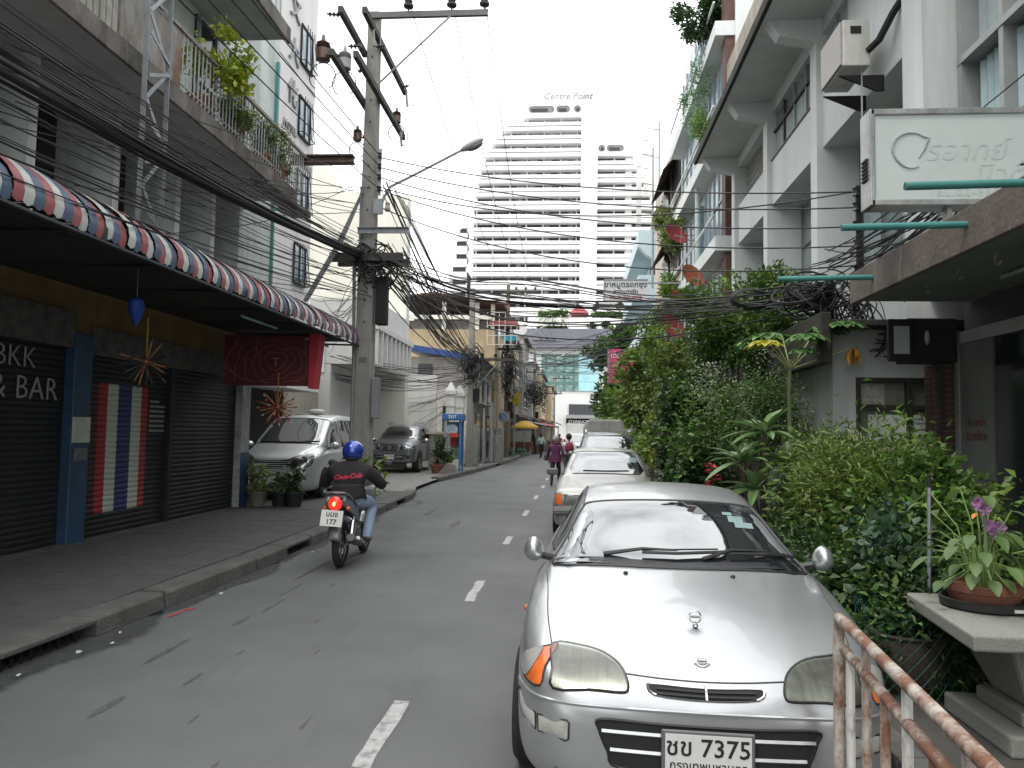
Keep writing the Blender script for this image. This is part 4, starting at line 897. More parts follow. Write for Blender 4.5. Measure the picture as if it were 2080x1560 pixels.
# rolled canvas blind
CV = thing('canvas_blind', 'grey-green canvas blind hanging under the near canopy', 'blind', (3.5, 5.2, 2.2))
q = MB(); q.grid(lambda u, v: (3.25 + .05 * math.sin(u * 9) + .04 * v * math.sin(u * 17 + 1), 4.2 + u * 1.52 - .05 * v, 3.12 - v * (.98 + .1 * math.sin(u * 5))), 24, 8); q.build('canvas', mat('grey_green_canvas', (.15, .18, .17), .8, var=.12, scale=3, trans=.15), CV, smooth=True)
q = MB(); q.tube([(3.27, 5.72, 3.1), (3.27, 5.74, 2.1), (3.25, 5.7, 2.06)], .006, 4); q.ball((3.27, 5.74, 2.1), .04, 8, 6); q.build('knotted_cord', BLACK, CV)
# light box sign
SG = thing('light_box_sign', 'faded white light box sign with Thai script above the canopy', 'sign', (3.4, 7.05, 3.46))
q = MB(); q.bx(2.66, 4.18, 6.96, 7.16, 3.80, 4.58); q.build('box', mat('light_box_acrylic', (.50, .54, .52), .4, var=.06, scale=2, dirt=.2, dcol=(.36, .38, .36), dscale=(1, 1, .4)), SG)
q = MB()
q.bx(2.63, 4.2, 6.94, 7.18, 4.575, 4.63); q.bx(2.63, 4.2, 6.94, 7.18, 3.75, 3.805); q.bx(2.62, 2.665, 6.94, 7.18, 3.75, 4.63); q.build('frame', mat('battered_aluminium', (.36, .36, .35), .4, metal=.6, var=.25, scale=6, dirt=.5, dcol=(.1, .09, .08), dscale=(6, 6, 3)), SG, bevel=.008)
FAD = mat('faded_grey_paint', (.36, .41, .40), .6, var=.15, scale=12); FAD2 = mat('very_faded_paint', (.46, .50, .48), .6, var=.12, scale=12)
arc = [(2.98 + .16 * math.cos(a) * (1 + .15 * math.sin(a)), 6.955, 4.25 + .16 * math.sin(a)) for a in np.linspace(.9, 5.2, 18)]
q = MB(); q.tube(arc, [.004 + .010 * math.sin(math.pi * i / 17) for i in range(18)], 5); q.tube([(3.05, 6.955, 4.39), (3.13, 6.955, 4.36), (3.09, 6.955, 4.26), (3.04, 6.955, 4.18)], [.004, .014, .012, .004], 5); q.build('script_initial', FAD, SG)
text('faded_script', 'รอาทย์', .26, (3.44, 6.957, 4.24), (R(90), 0, 0), FAD2, SG, extrude=.0002, shear=.3)
text('faded_script', 'บิวตี้', .26, (3.72, 6.957, 4.02), (R(90), 0, 0), FAD2, SG, extrude=.0002, shear=.3)
text('phone_number', 'TEL.02-6305655', .115, (3.55, 6.957, 3.87), (R(90), 0, 0), FAD2, SG, extrude=.0002, bold=.001, space=1.15)
for k in range(6):
    q = MB(); q.bx(2.605, 2.62, 7.0, 7.12, 4.0 + k * .035, 4.02 + k * .035); q.build('vent_slot', BLACK, SG)
q = MB(); q.bx(3.3, 3.34, 7.0, 7.1, 3.46, 3.75); q.bx(4.0, 4.04, 7.0, 7.1, 3.46, 3.75); q.build('support', ALU, SG)
# teal drain pipes poking over the pavement
for i, (x0, x1, y, z, dz) in enumerate([(2.12, 2.99, 5.05, 3.33, .0), (2.06, 2.99, 6.05, 3.33, .0), (2.06, 2.99, 7.9, 3.30, 0), (2.25, 2.9, 13.0, 2.98, 0)]):
    q = MB(); q.lathe([(.028, 0), (.028, x1 - x0), (.022, x1 - x0), (.022, 0)], (x0, y, z - .02), 10, Matrix.Rotation(R(88.8), 3, 'Y'))
    tag(q.build('drain_pipe', TEAL, smooth=True), 'teal drain pipe jutting toward the street, ' + ['highest in the picture, across the light box sign', 'second from the top, beside the tangled cables', 'above the black lamp box', 'thin far one among the shrubs'][i], 'pipe', 'teal drain pipes')
# black lamp box on the wall
FB = thing('flood_lamp', 'black square flood lamp box with pale screen by the canopy', 'lamp', (3.7, 8.65, 2.5))
Mr = Matrix.Rotation(R(-12), 3, 'Z')
q = MB(); q.bx(3.62, 4.15, 8.62, 8.95, 2.52, 3.0); q.build('housing', BLACK, FB, bevel=.02)
q = MB(); q.bx(3.40, 3.66, 8.56, 8.62, 2.52, 2.98); q.build('frame', BLACK, FB, bevel=.01)
q = MB(); q.bx(3.455, 3.615, 8.552, 8.56, 2.6, 2.9); q.build('lens', mat('pale_lens', (.38, .41, .42), .3), FB)
q = MB(); q.ball((3.82, 8.6, 2.78), (.03, .02, .08)); q.build('bracket_clip', ALU, FB)
# ------------------------------------------------ next buildings along
P_b = thing('blue_window_building', 'white building with blue panes and brown columns beyond the ledge', 'building', (8, 25, 0))
q = MB(); q.bx(4.25, 16, 20.45, 30, .1, 16); q.build('wall', WR, P_b)
for z in (4.3, 7.3, 10.3, 13.2):
    for (y0, y1) in ((21.2, 24.2), (25.2, 29.2)):
        q = MB(); q.bx(4.1, 4.25, y0, y1, z, z + 1.9); w = q.build('window', BLUG, P_b)
        q = MB()
        for k in range(5): q.bx(4.06, 4.1, y0 + (y1 - y0) * k / 4 - .03, y0 + (y1 - y0) * k / 4 + .03, z, z + 1.9)
        q.bx(4.06, 4.1, y0, y1, z + .95, z + 1.0); q.build('frame', ALU, w)
    q = MB(); q.bx(3.72, 4.25, 20.5, 30, z - .7, z - .3); q.build('balcony_band', WR, P_b)
    q = MB(); q.beam((3.7, 20.6, z + .28), (3.7, 29.9, z + .28), .05, .05); q.build('hand_rail', WR, P_b)
    q = MB(); q.bx(4.0, 4.25, 20.55, 21.1, z - .3, z + 2.2); q.build('brown_column', BRN, P_b)
q = MB(); q.tube([(3.9, 24.6, .2), (3.9, 24.6, 14)], .07, 8); q.build('down_pipe', mat('pale_green_pipe', (.42, .52, .48), .6), P_b)
Q_b = thing('beige_building', 'beige weathered building with dark sloping awnings on the right', 'building', (8, 35, 0))
q = MB(); q.bx(4.3, 16, 30.1, 41, .1, 14.5); q.build('wall', mat('beige_weathered', (.50, .45, .39), .85, var=.12, dirt=.5, dcol=(.2, .15, .11), dscale=(1.5, 1.5, .35)), Q_b)
for z in (5.0, 8.3, 11.5):
    q = MB(); q.add([(4.3, 32, z + 2.0), (3.7, 32, z + 1.3), (3.7, 37, z + 1.3), (4.3, 37, z + 2.0)], [(0, 1, 2, 3)]); q.build('awning', mat('dark_brown_awning', (.07, .045, .035), .8, var=.3), Q_b, solid=.05)
    for y0 in (31.2, 34.6): q = MB(); q.bx(4.2, 4.3, y0, y0 + 2.4, z, z + 1.7); q.build('window', DKGLASS, Q_b)
R_b = thing('pale_blue_building', 'pale blue building with scalloped balcony bracket on the right', 'building', (8, 46, 0))
PBL = mat('pale_blue_render', (.50, .60, .63), .8, var=.06)
q = MB(); q.bx(4.6, 16, 41.1, 56, .1, 13.0); q.build('wall', PBL, R_b)
for z in (5.5, 8.7, 11.2):
    q = MB(); q.prism([(4.6, z), (3.4, z + 1.0), (3.35, z + 1.15), (3.35, z + 1.6), (4.6, z + 1.6)] if 0 else [(4.6, z - .2), (4.3, z + .1), (3.9, z + .35), (3.6, z + .7), (3.5, z + 1.0), (3.5, z + 1.7), (4.6, z + 1.7)], 42, 42.5, 'y'); q.build('scalloped_bracket', PBL, R_b)
    q = MB(); q.bx(3.5, 4.6, 42.5, 55, z + .9, z + 1.7); q.build('balcony', PBL, R_b)
    q = MB(); q.bx(4.5, 4.6, 43.5, 46, z + 1.71, z + 3.0); q.build('window', DKGLASS, R_b)
T_b = thing('far_right_building', 'pale building far down the right side behind the trees', 'building', (8, 66, 0))
q = MB(); q.bx(5, 16, 56.2, 80, .1, 9); q.build('wall', rowm[3], T_b)
for y0 in (58, 63, 68, 73):
    for z in (4, 6.8): q = MB(); q.bx(4.92, 5.0, y0, y0 + 2.5, z, z + 1.5); q.build('window', DKGLASS, T_b)
# antenna masts on the beige roof
for i, (x, y, z0, z1) in enumerate([(3.9, 38.5, 9, 16.2), (4.4, 40.2, 13, 18.2)]):
    t = thing('antenna_mast', 'telecom antenna mast with panel aerials, ' + ['slimmer one at the facade edge', 'taller one on the roof'][i], 'antenna', (x, y, z0), 'antenna masts')
    q = MB(); q.tube([(x, y, z0), (x, y, z1)], .06, 6); q.build('mast', ALU, t)
    for k in range(3):
        zz = z1 - .4 - k * 1.5; q = MB(); q.beam((x, y, zz), (x - .7, y - .2, zz), .05, .05); q.build('arm', ALU, t)
        q = MB(); q.bx(x - .85, x - .6, y - .35, y - .2, zz - .7, zz + .6); q.build('panel_aerial', WH2, t)
# red dishes
for i, (x, y, z, r, c) in enumerate([(3.3, 25.5, 8.3, .42, 'red'), (3.35, 22.2, 6.2, .4, 'orange'), (3.2, 22.6, 5.5, .5, 'red'), (3.2, 25.5, 5.2, .45, 'red')]):
    t = thing('satellite_dish', ['red satellite dish highest among the balcony plants', 'orange-rimmed satellite dish tilted on the white wall', 'large red dish hung with dry vines', 'lowest red satellite dish just above the shrubs'][i], 'dish', (x, y, z), 'red satellite dishes')
    Mx = Matrix.Rotation(R(35), 3, 'Z') @ Matrix.Rotation(R(62), 3, 'X')
    q = MB(); q.lathe([(0, 0), (r * .5, .02), (r * .8, .06), (r, .12), (r * 1.02, .12), (r * .8, .045), (0, -.02)], (x, y, z), 20, Mx); q.build('reflector', mat('red_dish_paint', (.20, .022, .024), .5, var=.2, dirt=.4, dcol=(.12, .03, .02)) if c == 'red' else mat('orange_dish_paint', (.27, .07, .03), .6, var=.4, scale=3, dirt=.5, dcol=(.1, .09, .03)), t, smooth=True)
    q = MB(); q.tube([(x, y, z), (x + .5, y + .2, z - .1), (x + .9, y + .2, z - .1)], .03, 6); q.build('bracket', ALU, t)
    e = Mx @ Vector((0, 0, r * .9)); q = MB(); q.tube([Vector((x, y, z)) + Mx @ Vector((0, -r, .1)), Vector((x, y, z)) + e], .012, 4); q.ball(Vector((x, y, z)) + e, .04, 8, 6); q.build('feed_arm', ALU, t)
# black mesh dish on the ledge
DM = thing('mesh_dish', 'large black mesh satellite dish on the white roof ledge', 'dish', (3.8, 15.2, 9.6))
r = 1.15; Mx = Matrix.Rotation(R(65), 3, 'Z') @ Matrix.Rotation(R(58), 3, 'X'); c = Vector((3.75, 14.8, 10.1))
for k in range(16):
    a = k * math.pi / 8; q = MB(); q.tube([c + Mx @ Vector((t_ * r * math.cos(a), t_ * r * math.sin(a), .32 * t_ * t_)) for t_ in (0, .3, .6, 1)], .012, 4); q.build('rib', BLACK, DM)
for t_ in (.35, .7, 1.0):
    q = MB(); q.tube([c + Mx @ Vector((t_ * r * math.cos(a), t_ * r * math.sin(a), .32 * t_ * t_)) for a in np.linspace(0, 2 * math.pi, 25)], .014, 4); q.build('ring', BLACK, DM)
mesh_m = mat('black_wire_mesh', (.02, .02, .02), .7)
tn = mesh_m.node_tree; tb = mathnode(tn, 'ShaderNodeBsdfTransparent'); mxs = mathnode(tn, 'ShaderNodeMixShader'); mxs.inputs[0].default_value = .5
tn.links.new(tb.outputs[0], mxs.inputs[1]); tn.links.new(tn.nodes['Principled BSDF'].outputs[0], mxs.inputs[2]); tn.links.new(mxs.outputs[0], tn.nodes['Material Output'].inputs[0])
q = MB(); q.lathe([(0.01, 0), (r * .3, .32 * .09), (r * .6, .32 * .36), (r, .32)], c, 24, Mx); o = q.build('mesh_reflector', mesh_m, DM, smooth=True)
q = MB(); q.tube([c, Vector((4.05, 14.9, 9.05))], .04, 6); q.build('stand', BLACK, DM)
# hanging shop signs farther along
TS = thing('thai_sign', 'white Thai restaurant sign with phone number projecting over the street', 'sign', (1.8, 27, 6.3))
q = MB(); q.bx(1.05, 2.55, 26.95, 27.08, 6.36, 7.1); q.build('board', mat('sign_white', (.62, .62, .62), .5, var=.05), TS)
q = MB(); q.bx(1.03, 1.07, 26.93, 27.1, 6.34, 7.12); q.bx(1.03, 2.57, 26.93, 27.1, 7.09, 7.13); q.bx(1.03, 2.57, 26.93, 27.1, 6.33, 6.37); q.build('frame', ALU, TS)
text('sign_text', 'ขาหมูตรอกซุง', .27, (1.8, 26.94, 6.93), (R(90), 0, 0), INK, TS, bold=.004); text('sign_text', 'สาขาบางรัก', .19, (1.8, 26.94, 6.68), (R(90), 0, 0), INK, TS, bold=.004)
text('sign_text', 'โทร.02-235-4938', .17, (1.8, 26.94, 6.47), (R(90), 0, 0), mat('red_sign_ink', (.35, .05, .05), .6), TS, bold=.003)
q = MB(); q.beam((2.55, 27.02, 7.0), (4.25, 27.02, 7.0), .05, .05); q.beam((2.55, 27.02, 6.45), (4.25, 27.02, 6.45), .05, .05); q.build('bracket', ALU, TS)
PK = thing('pink_sign', 'pink Thai sign hanging at the edge of the right hand shrubs', 'sign', (2.4, 40, 4.9))
q = MB(); q.bx(1.82, 3.2, 39.95, 40.1, 4.3, 6.08); q.build('board', mat('sign_pink', (.52, .06, .16), .5, var=.1), PK)
text('sign_text', 'เต็กกอ', .36, (2.4, 39.93, 5.75), (R(90), 0, 0), MATS['white_letters'], PK); text('sign_text', 'อาหาร', .3, (2.55, 39.93, 5.4), (R(90), 0, 0), MATS['white_letters'], PK)
q = MB(); q.bx(1.78, 1.84, 39.93, 40.12, 4.28, 6.1); q.beam((3.2, 40, 5.9), (4.6, 40, 5.9), .05, .05); q.build('frame', ALU, PK)
# ================================================================ vehicles
def paint(name, col, rough=.32, metal=.75, coat=.5):
    return mat(name, col, rough, metal=metal, var=.04, scale=6, coat=coat, dirt=.12, dcol=[c * .6 for c in col], dscale=(2, 2, 2))
SILV = paint('silver_paint', (.47, .48, .485), .33, .75)
CGLASS = mat('car_glass', (.012, .015, .017), .03, var=.2, ior=3.1)
TYRE = mat('tyre_rubber', (.02, .02, .02), .85, var=.3, scale=20)
RIM = mat('alloy_rim', (.35, .35, .36), .4, metal=.8, var=.1)
TRIM = mat('black_trim', (.02, .02, .022), .5, var=.2)
CHROME = mat('chrome', (.6, .6, .6), .18, metal=1.0, var=.05)
def lensmat():
    m = mat('clear_lens', (.8, .8, .75), .05); t = m.node_tree
    tr = mathnode(t, 'ShaderNodeBsdfTransparent'); tr.inputs[0].default_value = (.85, .86, .8, 1)
    gl = mathnode(t, 'ShaderNodeBsdfGlossy'); gl.inputs['Roughness'].default_value = .06; gl.inputs[0].default_value = (.9, .9, .88, 1)
    mx_ = mathnode(t, 'ShaderNodeMixShader'); lw = mathnode(t, 'ShaderNodeFresnel'); lw.inputs[0].default_value = 1.7
    t.links.new(lw.outputs[0], mx_.inputs[0]); t.links.new(tr.outputs[0], mx_.inputs[1]); t.links.new(gl.outputs[0], mx_.inputs[2]); t.links.new(mx_.outputs[0], t.nodes['Material Output'].inputs[0])
    return m
LENS = lensmat()
REFL = mat('lamp_reflector', (.42, .43, .41), .3, metal=.85, var=.35, scale=9, dirt=.5, dcol=(.13, .13, .11), dscale=(60, 3, 3), dlo=.35, dhi=.75)
ORNG = mat('orange_lens', (.60, .13, .03), .2, var=.25, scale=12, coat=.6)
REDL = mat('red_lens', (.40, .02, .02), .2, coat=.6)
PLATE = mat('number_plate', (.62, .62, .60), .45, var=.05)
class Body:
    """lofted car shell: sections along y, then details dropped onto it"""
    def __init__(s, tab, sub=2):
        ks = list(tab['y']); g = lambda k, y: float(np.interp(y, tab['y'], tab[k]))
        rings = []
        for y in ks:
            w, zb, zs, zc = g('w', y), g('zb', y), g('zs', y), g('zc', y); wg, zg, wr, zr = g('wg', y), g('zg', y), g('wr', y), g('zr', y)
            h = zs - zb
            hp = [(0, zb), (.6 * w, zb), (.93 * w, zb + .012), (w * .992, zb + .1 * h + .02), (w, zb + .45 * h), (w * .998, zb + .75 * h), (w * .975, zs - .05 * h), (w * .94, zs),
                  (wg, zg), (wg + (wr - wg) * .3, zg + (zr - zg) * .32), (wg + (wr - wg) * .72, zg + (zr - zg) * .74), (wr, zr), (wr * .88, zr + (zc - zr) * .42), (wr * .5, zr + (zc - zr) * .85), (0, zc)]
            rings.append([(x, y, z) for x, z in hp] + [(-x, y, z) for x, z in hp[-2:0:-1]])
        n = len(rings[0]); q = MB(); v = [p for r in rings for p in r]; f = []
        for i in range(len(rings) - 1):
            for j in range(n): f.append((i * n + j, i * n + (j + 1) % n, (i + 1) * n + (j + 1) % n, (i + 1) * n + j))
        def capf(b, flip):
            o = []
            for j in range(14):
                a0, a1 = b + j, b + j + 1; m0 = b + (n - j) % n; m1 = b + (n - j - 1) % n
                fc = [a0, a1, m1, m0]; fc = list(dict.fromkeys(fc)); o.append(tuple(fc if flip else fc[::-1]))
            return o
        f += capf(0, True) + capf((len(rings) - 1) * n, False); q.add(v, f)
        me = bpy.data.meshes.new('shell'); me.from_pydata(q.v, [], q.f)
        bm = bmesh.new(); bm.from_mesh(me); bmesh.ops.recalc_face_normals(bm, faces=bm.faces); bm.to_mesh(me); bm.free()
        ob = bpy.data.objects.new('tmp', me); COL.objects.link(ob); md = ob.modifiers.new('s', 'SUBSURF'); md.levels = sub; md.render_levels = sub
        bpy.context.view_layer.update()
        dg = bpy.context.evaluated_depsgraph_get(); s.me = bpy.data.meshes.new_from_object(ob.evaluated_get(dg)); bpy.data.objects.remove(ob)
        s.me.polygons.foreach_set('use_smooth', [True] * len(s.me.polygons))
        b2 = bmesh.new(); b2.from_mesh(s.me); s.bvh = BVHTree.FromBMesh(b2); b2.free()
    def obj(s, m, parent, name='body'):
        s.me.name = name; s.me.materials.clear(); s.me.materials.append(m); o = bpy.data.objects.new(name, s.me); COL.objects.link(o); o.parent = parent; return o
    def cast(s, p, d, off=0.0):
        d = Vector(d).normalized(); p = Vector(p); l, nrm, i, ds = s.bvh.ray_cast(p - d * 3, d)
        if l is None:
            l, nrm, i, ds = s.bvh.find_nearest(p)
        if nrm.dot(d) > 0: nrm = -nrm
        return l + nrm * off
    def patch(s, name, outline, d, m, parent, off=.004, rings=4, smooth=4, edge=None, er=.005, center=None):
        o = catmull(outline, smooth, True) if smooth > 1 else [Vector(p) for p in outline]
        c = Vector(center) if center else sum((Vector(p) for p in o), Vector()) / len(o); q = MB(); n = len(o); vs = []
        for r_ in range(rings):
            k = 1 - r_ / rings
            vs += [s.cast(c + (p - c) * k, d, off) for p in o]
        vs.append(s.cast(c, d, off)); f = []
        for r_ in range(rings - 1):
            f += [(r_ * n + j, r_ * n + (j + 1) % n, (r_ + 1) * n + (j + 1) % n, (r_ + 1) * n + j) for j in range(n)]
        f += [((rings - 1) * n + j, (rings - 1) * n + (j + 1) % n, rings * n) for j in range(n)]
        q.add(vs, f); ob = q.build(name, m, parent, smooth=True, local=True, ang=80)
        b = bmesh.new(); b.from_mesh(ob.data); bmesh.ops.recalc_face_normals(b, faces=b.faces)
        av = sum((f_.normal for f_ in b.faces), Vector())
        if av.dot(Vector(d)) > 0: bmesh.ops.reverse_faces(b, faces=b.faces)
        b.to_mesh(ob.data); b.free()
        if edge:
            q = MB(); q.tube([s.cast(p, d, off * .7) for p in o] + [s.cast(o[0], d, off * .7)], er, 5, cap=False); q.build('trim_edge', edge, ob, local=True, smooth=True)
        return ob
    def seam(s, name, pts, d, m, parent, r=.0035, off=0.0, smooth=6):
        o = catmull(pts, smooth) if smooth > 1 else [Vector(p) for p in pts]
        q = MB(); q.tube([s.cast(p, d, off) for p in o], r, 5); return q.build(name, m, parent, local=True, smooth=True)
def wheel(parent, x, y, r, w=.19, side=1, spokes=7, rm=None):
    t = bpy.data.objects.new('wheel', None); COL.objects.link(t); t.parent = parent; t.location = (x, y, r); OFF[t.name] = Vector((0, 0, 0))
    Mx = Matrix.Rotation(R(90) * side, 3, 'Y')
    q = MB(); q.lathe([(r * .62, -w / 2), (r * .9, -w / 2), (r * .985, -w / 2 + .025), (r, 0), (r * .985, w / 2 - .025), (r * .9, w / 2), (r * .62, w / 2), (r * .6, w / 2 - .03)], (0, 0, 0), 28, Mx); q.build('tyre', TYRE, t, local=True, smooth=True)
    q = MB(); q.lathe([(0, w / 2 - .05), (r * .12, w / 2 - .035), (r * .14, w / 2 - .06), (r * .5, w / 2 - .07), (r * .58, w / 2 - .02), (r * .62, w / 2 - .01), (r * .62, -w / 2)], (0, 0, 0), 24, Mx)
    for k in range(spokes):
        a = 2 * math.pi * k / spokes; p0 = Mx @ Vector((r * .1 * math.cos(a), r * .1 * math.sin(a), w / 2 - .04)); p1 = Mx @ Vector((r * .58 * math.cos(a), r * .58 * math.sin(a), w / 2 - .03)); q.beam(p0, p1, .035, .03, up=Mx @ Vector((0, 0, 1)))
    q.build('rim', rm or RIM, t, local=True, smooth=True)
    return t
def mirror(parent, x, y, z, sx, sy, sz, m, side):
    q = MB(); q.ball((0, 0, 0), (sx, sy, sz), 16, 10); 
    q.v = [(p[0] * (1 - .15 * p[2] / sz), p[1] if p[1] < 0 else p[1] * .35, p[2]) for p in q.v]
    q.v = [(p[0] + x, p[1] + y, p[2] + z) for p in q.v]
    o = q.build('wing_mirror', m, parent, smooth=True, local=True, ang=70)
    q = MB(); q.tube([(x - side * sx * .6, y, z - sz * .5), (x - side * (sx + .06), y + .02, z - sz * .8)], .022, 6); q.build('mirror_arm', TRIM, o, local=True)
    return o
def M_(f, pts): return [(-x, y, z) if f < 0 else (x, y, z) for x, y, z in pts]

# ------------------------------------------------ silver saloon in the foreground
HY = [0, .03, .08, .16, .30, .5, .8, 1.12, 1.3, 1.6, 2.0, 2.6, 3.2, 3.7, 4.1, 4.3, 4.36]
t_h = dict(y=HY, w=[.52, .62, .70, .755, .80, .832, .843, .845, .845, .845, .845, .845, .84, .83, .79, .72, .66],
           zb=[.26, .23, .20, .19, .18, .18, .18, .18, .18, .18, .18, .18, .18, .19, .2, .24, .27],
           zs=[.46, .54, .595, .64, .70, .755, .815, .855, .868, .88, .89, .9, .9, .89, .86, .80, .70],
           zc=[.555, .625, .662, .703, .762, .83, .892, .938, .985, 1.115, 1.268, 1.338, 1.30, 1.14, .99, .95, .82],
           wg=[.46, .56, .63, .68, .70, .715, .725, .735, .745, .75, .75, .75, .75, .74, .70, .62, .55],
           zg=[.50, .575, .625, .668, .725, .785, .845, .885, .905, .925, .93, .935, .935, .92, .885, .83, .72],
           wr=[.30, .36, .40, .43, .45, .46, .48, .55, .64, .605, .565, .55, .555, .60, .5, .42, .38],
           zr=[.535, .605, .645, .688, .748, .815, .878, .918, .955, 1.07, 1.212, 1.288, 1.25, 1.07, .97, .93, .80])
HC = thing('silver_saloon', 'silver parked saloon car nearest the camera, front facing', 'car', (.56, 3.25, 0), 'parked cars on the right', R(-2.2))
hb = Body(t_h); hb.obj(SILV, HC)
FR = (0, 1, 0)
WS = (0, .75, -.66)
gl = hb.patch('windscreen', [(-.705, 1.25, .92), (-.35, 1.15, .935), (0, 1.12, .94), (.35, 1.15, .935), (.705, 1.25, .92), (.64, 1.55, 1.06), (.555, 1.93, 1.20), (.50, 1.985, 1.235), (.25, 1.965, 1.26), (0, 1.96, 1.265), (-.25, 1.965, 1.26), (-.50, 1.985, 1.235), (-.555, 1.93, 1.20), (-.64, 1.55, 1.06)], WS, CGLASS, HC, off=.006, rings=6, smooth=3, edge=TRIM, er=.009)
hb.patch('cowl_panel', [(-.70, 1.27, .92), (-.35, 1.16, .935), (0, 1.125, .94), (.35, 1.16, .935), (.70, 1.27, .92), (.68, 1.31, .95), (.35, 1.205, .965), (0, 1.17, .97), (-.35, 1.205, .965), (-.68, 1.31, .95)], WS, TRIM, HC, off=.010, rings=3, smooth=2, center=(0, 1.19, .95))
for (pts, piv) in (([(-.42, 1.28), (-.2, 1.245), (0.0, 1.24), (.28, 1.30)], (-.42, 1.25)), ([(.14, 1.24), (.3, 1.275), (.5, 1.30), (.66, 1.345)], (.14, 1.20))):
    wv = [hb.cast((x, y, 1.0), WS, .03) for x, y in pts]; wp = bpy.data.objects.new('wiper', None); COL.objects.link(wp); wp.parent = HC; OFF[wp.name] = Vector((0, 0, 0))
    q = MB(); q.tube(wv[1:], .010, 5); q.tube([wv[1] + Vector((.0, 0, .012)), wv[3] + Vector((-.05, 0, .012))], .006, 4); q.build('blade', TRIM, wp, local=True)
    q = MB(); q.tube([hb.cast((piv[0], piv[1], 1), WS, .015), wv[1] + Vector((0, 0, .02)), wv[2] + Vector((0, 0, .018))], [.014, .010, .006], 5); q.build('arm', TRIM, wp, local=True)
for (x, y) in ((-.30, 1.03), (.27, 1.03)):
    q = MB(); q.ball(hb.cast((x, y, 1), (0, 0, -1), .004), (.014, .018, .009), 8, 6); q.build('washer_jet', TRIM, HC, local=True)
# stickers in the screen
for i, (x, y, a, b) in enumerate([(.40, 1.80, .045, .06), (.44, 1.70, .055, .05), (.36, 1.9, .03, .03)]):
    q = MB(); c = [(x - a, y - b), (x + a, y - b), (x + a, y + b), (x - a, y + b)]; q.add([hb.cast((u, v, 1.1), WS, .009) for u, v in c], [(0, 1, 2, 3)]); q.build('tax_sticker', mat('pale_sticker', (.30, .40, .40), .4, col2=(.12, .2, .2), scale=60), HC, local=True)
# bonnet shut lines
for f in (-1, 1):
    hb.seam('bonnet_seam', M_(f, [(.745, 1.22, 1), (.715, .9, 1), (.69, .55, 1), (.655, .30, 1)]), (0, 0, -1), TRIM, HC, .003)
    hb.seam('roof_gutter', M_(f, [(.555, 2.0, 1.2), (.545, 2.4, 1.2), (.54, 3.0, 1.2)]), (0, 0, -1), TRIM, HC, .006)
    mirror(HC, f * .835, 1.40, .985, .06, .09, .072, SILV, f)
    # side window, wheel, arch, indicator
    hb.patch('side_window', M_(f, [(.9, 1.62, .95), (.9, 2.1, 1.17), (.9, 2.6, 1.24), (.9, 2.62, .96)]), (-f, 0, 0), CGLASS, HC, off=.005, smooth=2, edge=TRIM, er=.008)
    hb.patch('side_window', M_(f, [(.9, 2.7, .96), (.9, 2.68, 1.24), (.9, 3.1, 1.22), (.9, 3.5, 1.0)]), (-f, 0, 0), CGLASS, HC, off=.005, smooth=2, edge=TRIM, er=.008)
    hb.seam('side_moulding', M_(f, [(.9, .35, .50), (.9, 1.5, .50), (.9, 3.0, .52), (.9, 4.0, .52)]), (-f, 0, 0), TRIM, HC, .010)
    for wy in (.80, 3.35):
        hb.patch('wheel_arch', [(f * .9, wy + .345 * math.cos(a), max(.17, .30 + .345 * math.sin(a))) for a in np.linspace(0, 2 * math.pi, 24, endpoint=False)], (-f, 0, 0), BLACK, HC, off=.003, smooth=1)
        wheel(HC, f * .765, wy, .295, .185, f)
    q = MB(); q.ball(hb.cast((f * .9, .92, .74), (-f, 0, 0), .004), (.01, .035, .016), 8, 6); q.build('side_indicator', ORNG, HC, local=True, smooth=True)
    # head lamp, corner lamp, bumper lamps
    hl = M_(f, [(.648, .1, .725), (.52, .1, .728), (.42, .1, .716), (.352, .1, .688), (.322, .1, .65), (.318, .1, .618), (.345, .1, .606), (.48, .1, .606), (.632, .1, .597), (.64, .1, .66)])
    h0 = hb.patch('head_lamp', hl, FR, REFL, HC, off=.003, rings=5, smooth=3, edge=TRIM, er=.006)
    hb.patch('lamp_glass', hl, FR, LENS, h0, off=.016, rings=5, smooth=3)
    cn = M_(f, [(.66, .2, .722), (.705, .2, .716), (.75, .3, .692), (.772, .35, .655), (.765, .35, .615), (.73, .3, .592), (.648, .2, .594), (.653, .2, .66)])
    c0 = hb.patch('corner_lamp', cn, (-f * .45, 1, 0), ORNG, HC, off=.004, rings=5, smooth=3, edge=TRIM, er=.005)
    hb.patch('lamp_tip', M_(f, [(.712, .22, .71), (.757, .3, .686), (.772, .35, .655), (.764, .35, .62), (.725, .3, .60), (.712, .22, .65)]), (-f * .45, 1, 0), mat('clear_lamp_tip', (.45, .44, .42), .15, metal=.4, coat=.8), c0, off=.009, rings=4, smooth=3)
    hb.patch('bumper_lamp', M_(f, [(.695, .1, .482), (.57, .1, .486), (.56, .1, .478), (.562, .1, .412), (.572, .1, .405), (.69, .1, .418)]), FR, mat('bumper_lamp_glass', (.34, .35, .31), .15, var=.15, scale=30, coat=.8), HC, off=.004, rings=4, smooth=1, edge=TRIM, er=.005)
    hb.patch('bumper_side_lamp', M_(f, [(.705, .1, .482), (.80, .3, .52), (.79, .3, .46), (.76, .25, .43), (.70, .1, .418)]), (-f * .6, 1, 0), mat('side_lamp_glass', (.45, .46, .44), .15, coat=.8), HC, off=.004, rings=4, smooth=1, edge=TRIM, er=.004)
hb.seam('bonnet_seam', [(-.655, .30, 1), (-.645, .25, .72)], (0, 0, -1), TRIM, HC, .003, smooth=1)
hb.seam('bonnet_front_seam', [(-.335, .1, .665), (-.17, .1, .658), (0, .1, .655), (.17, .1, .658), (.335, .1, .665)], FR, TRIM, HC, .004)
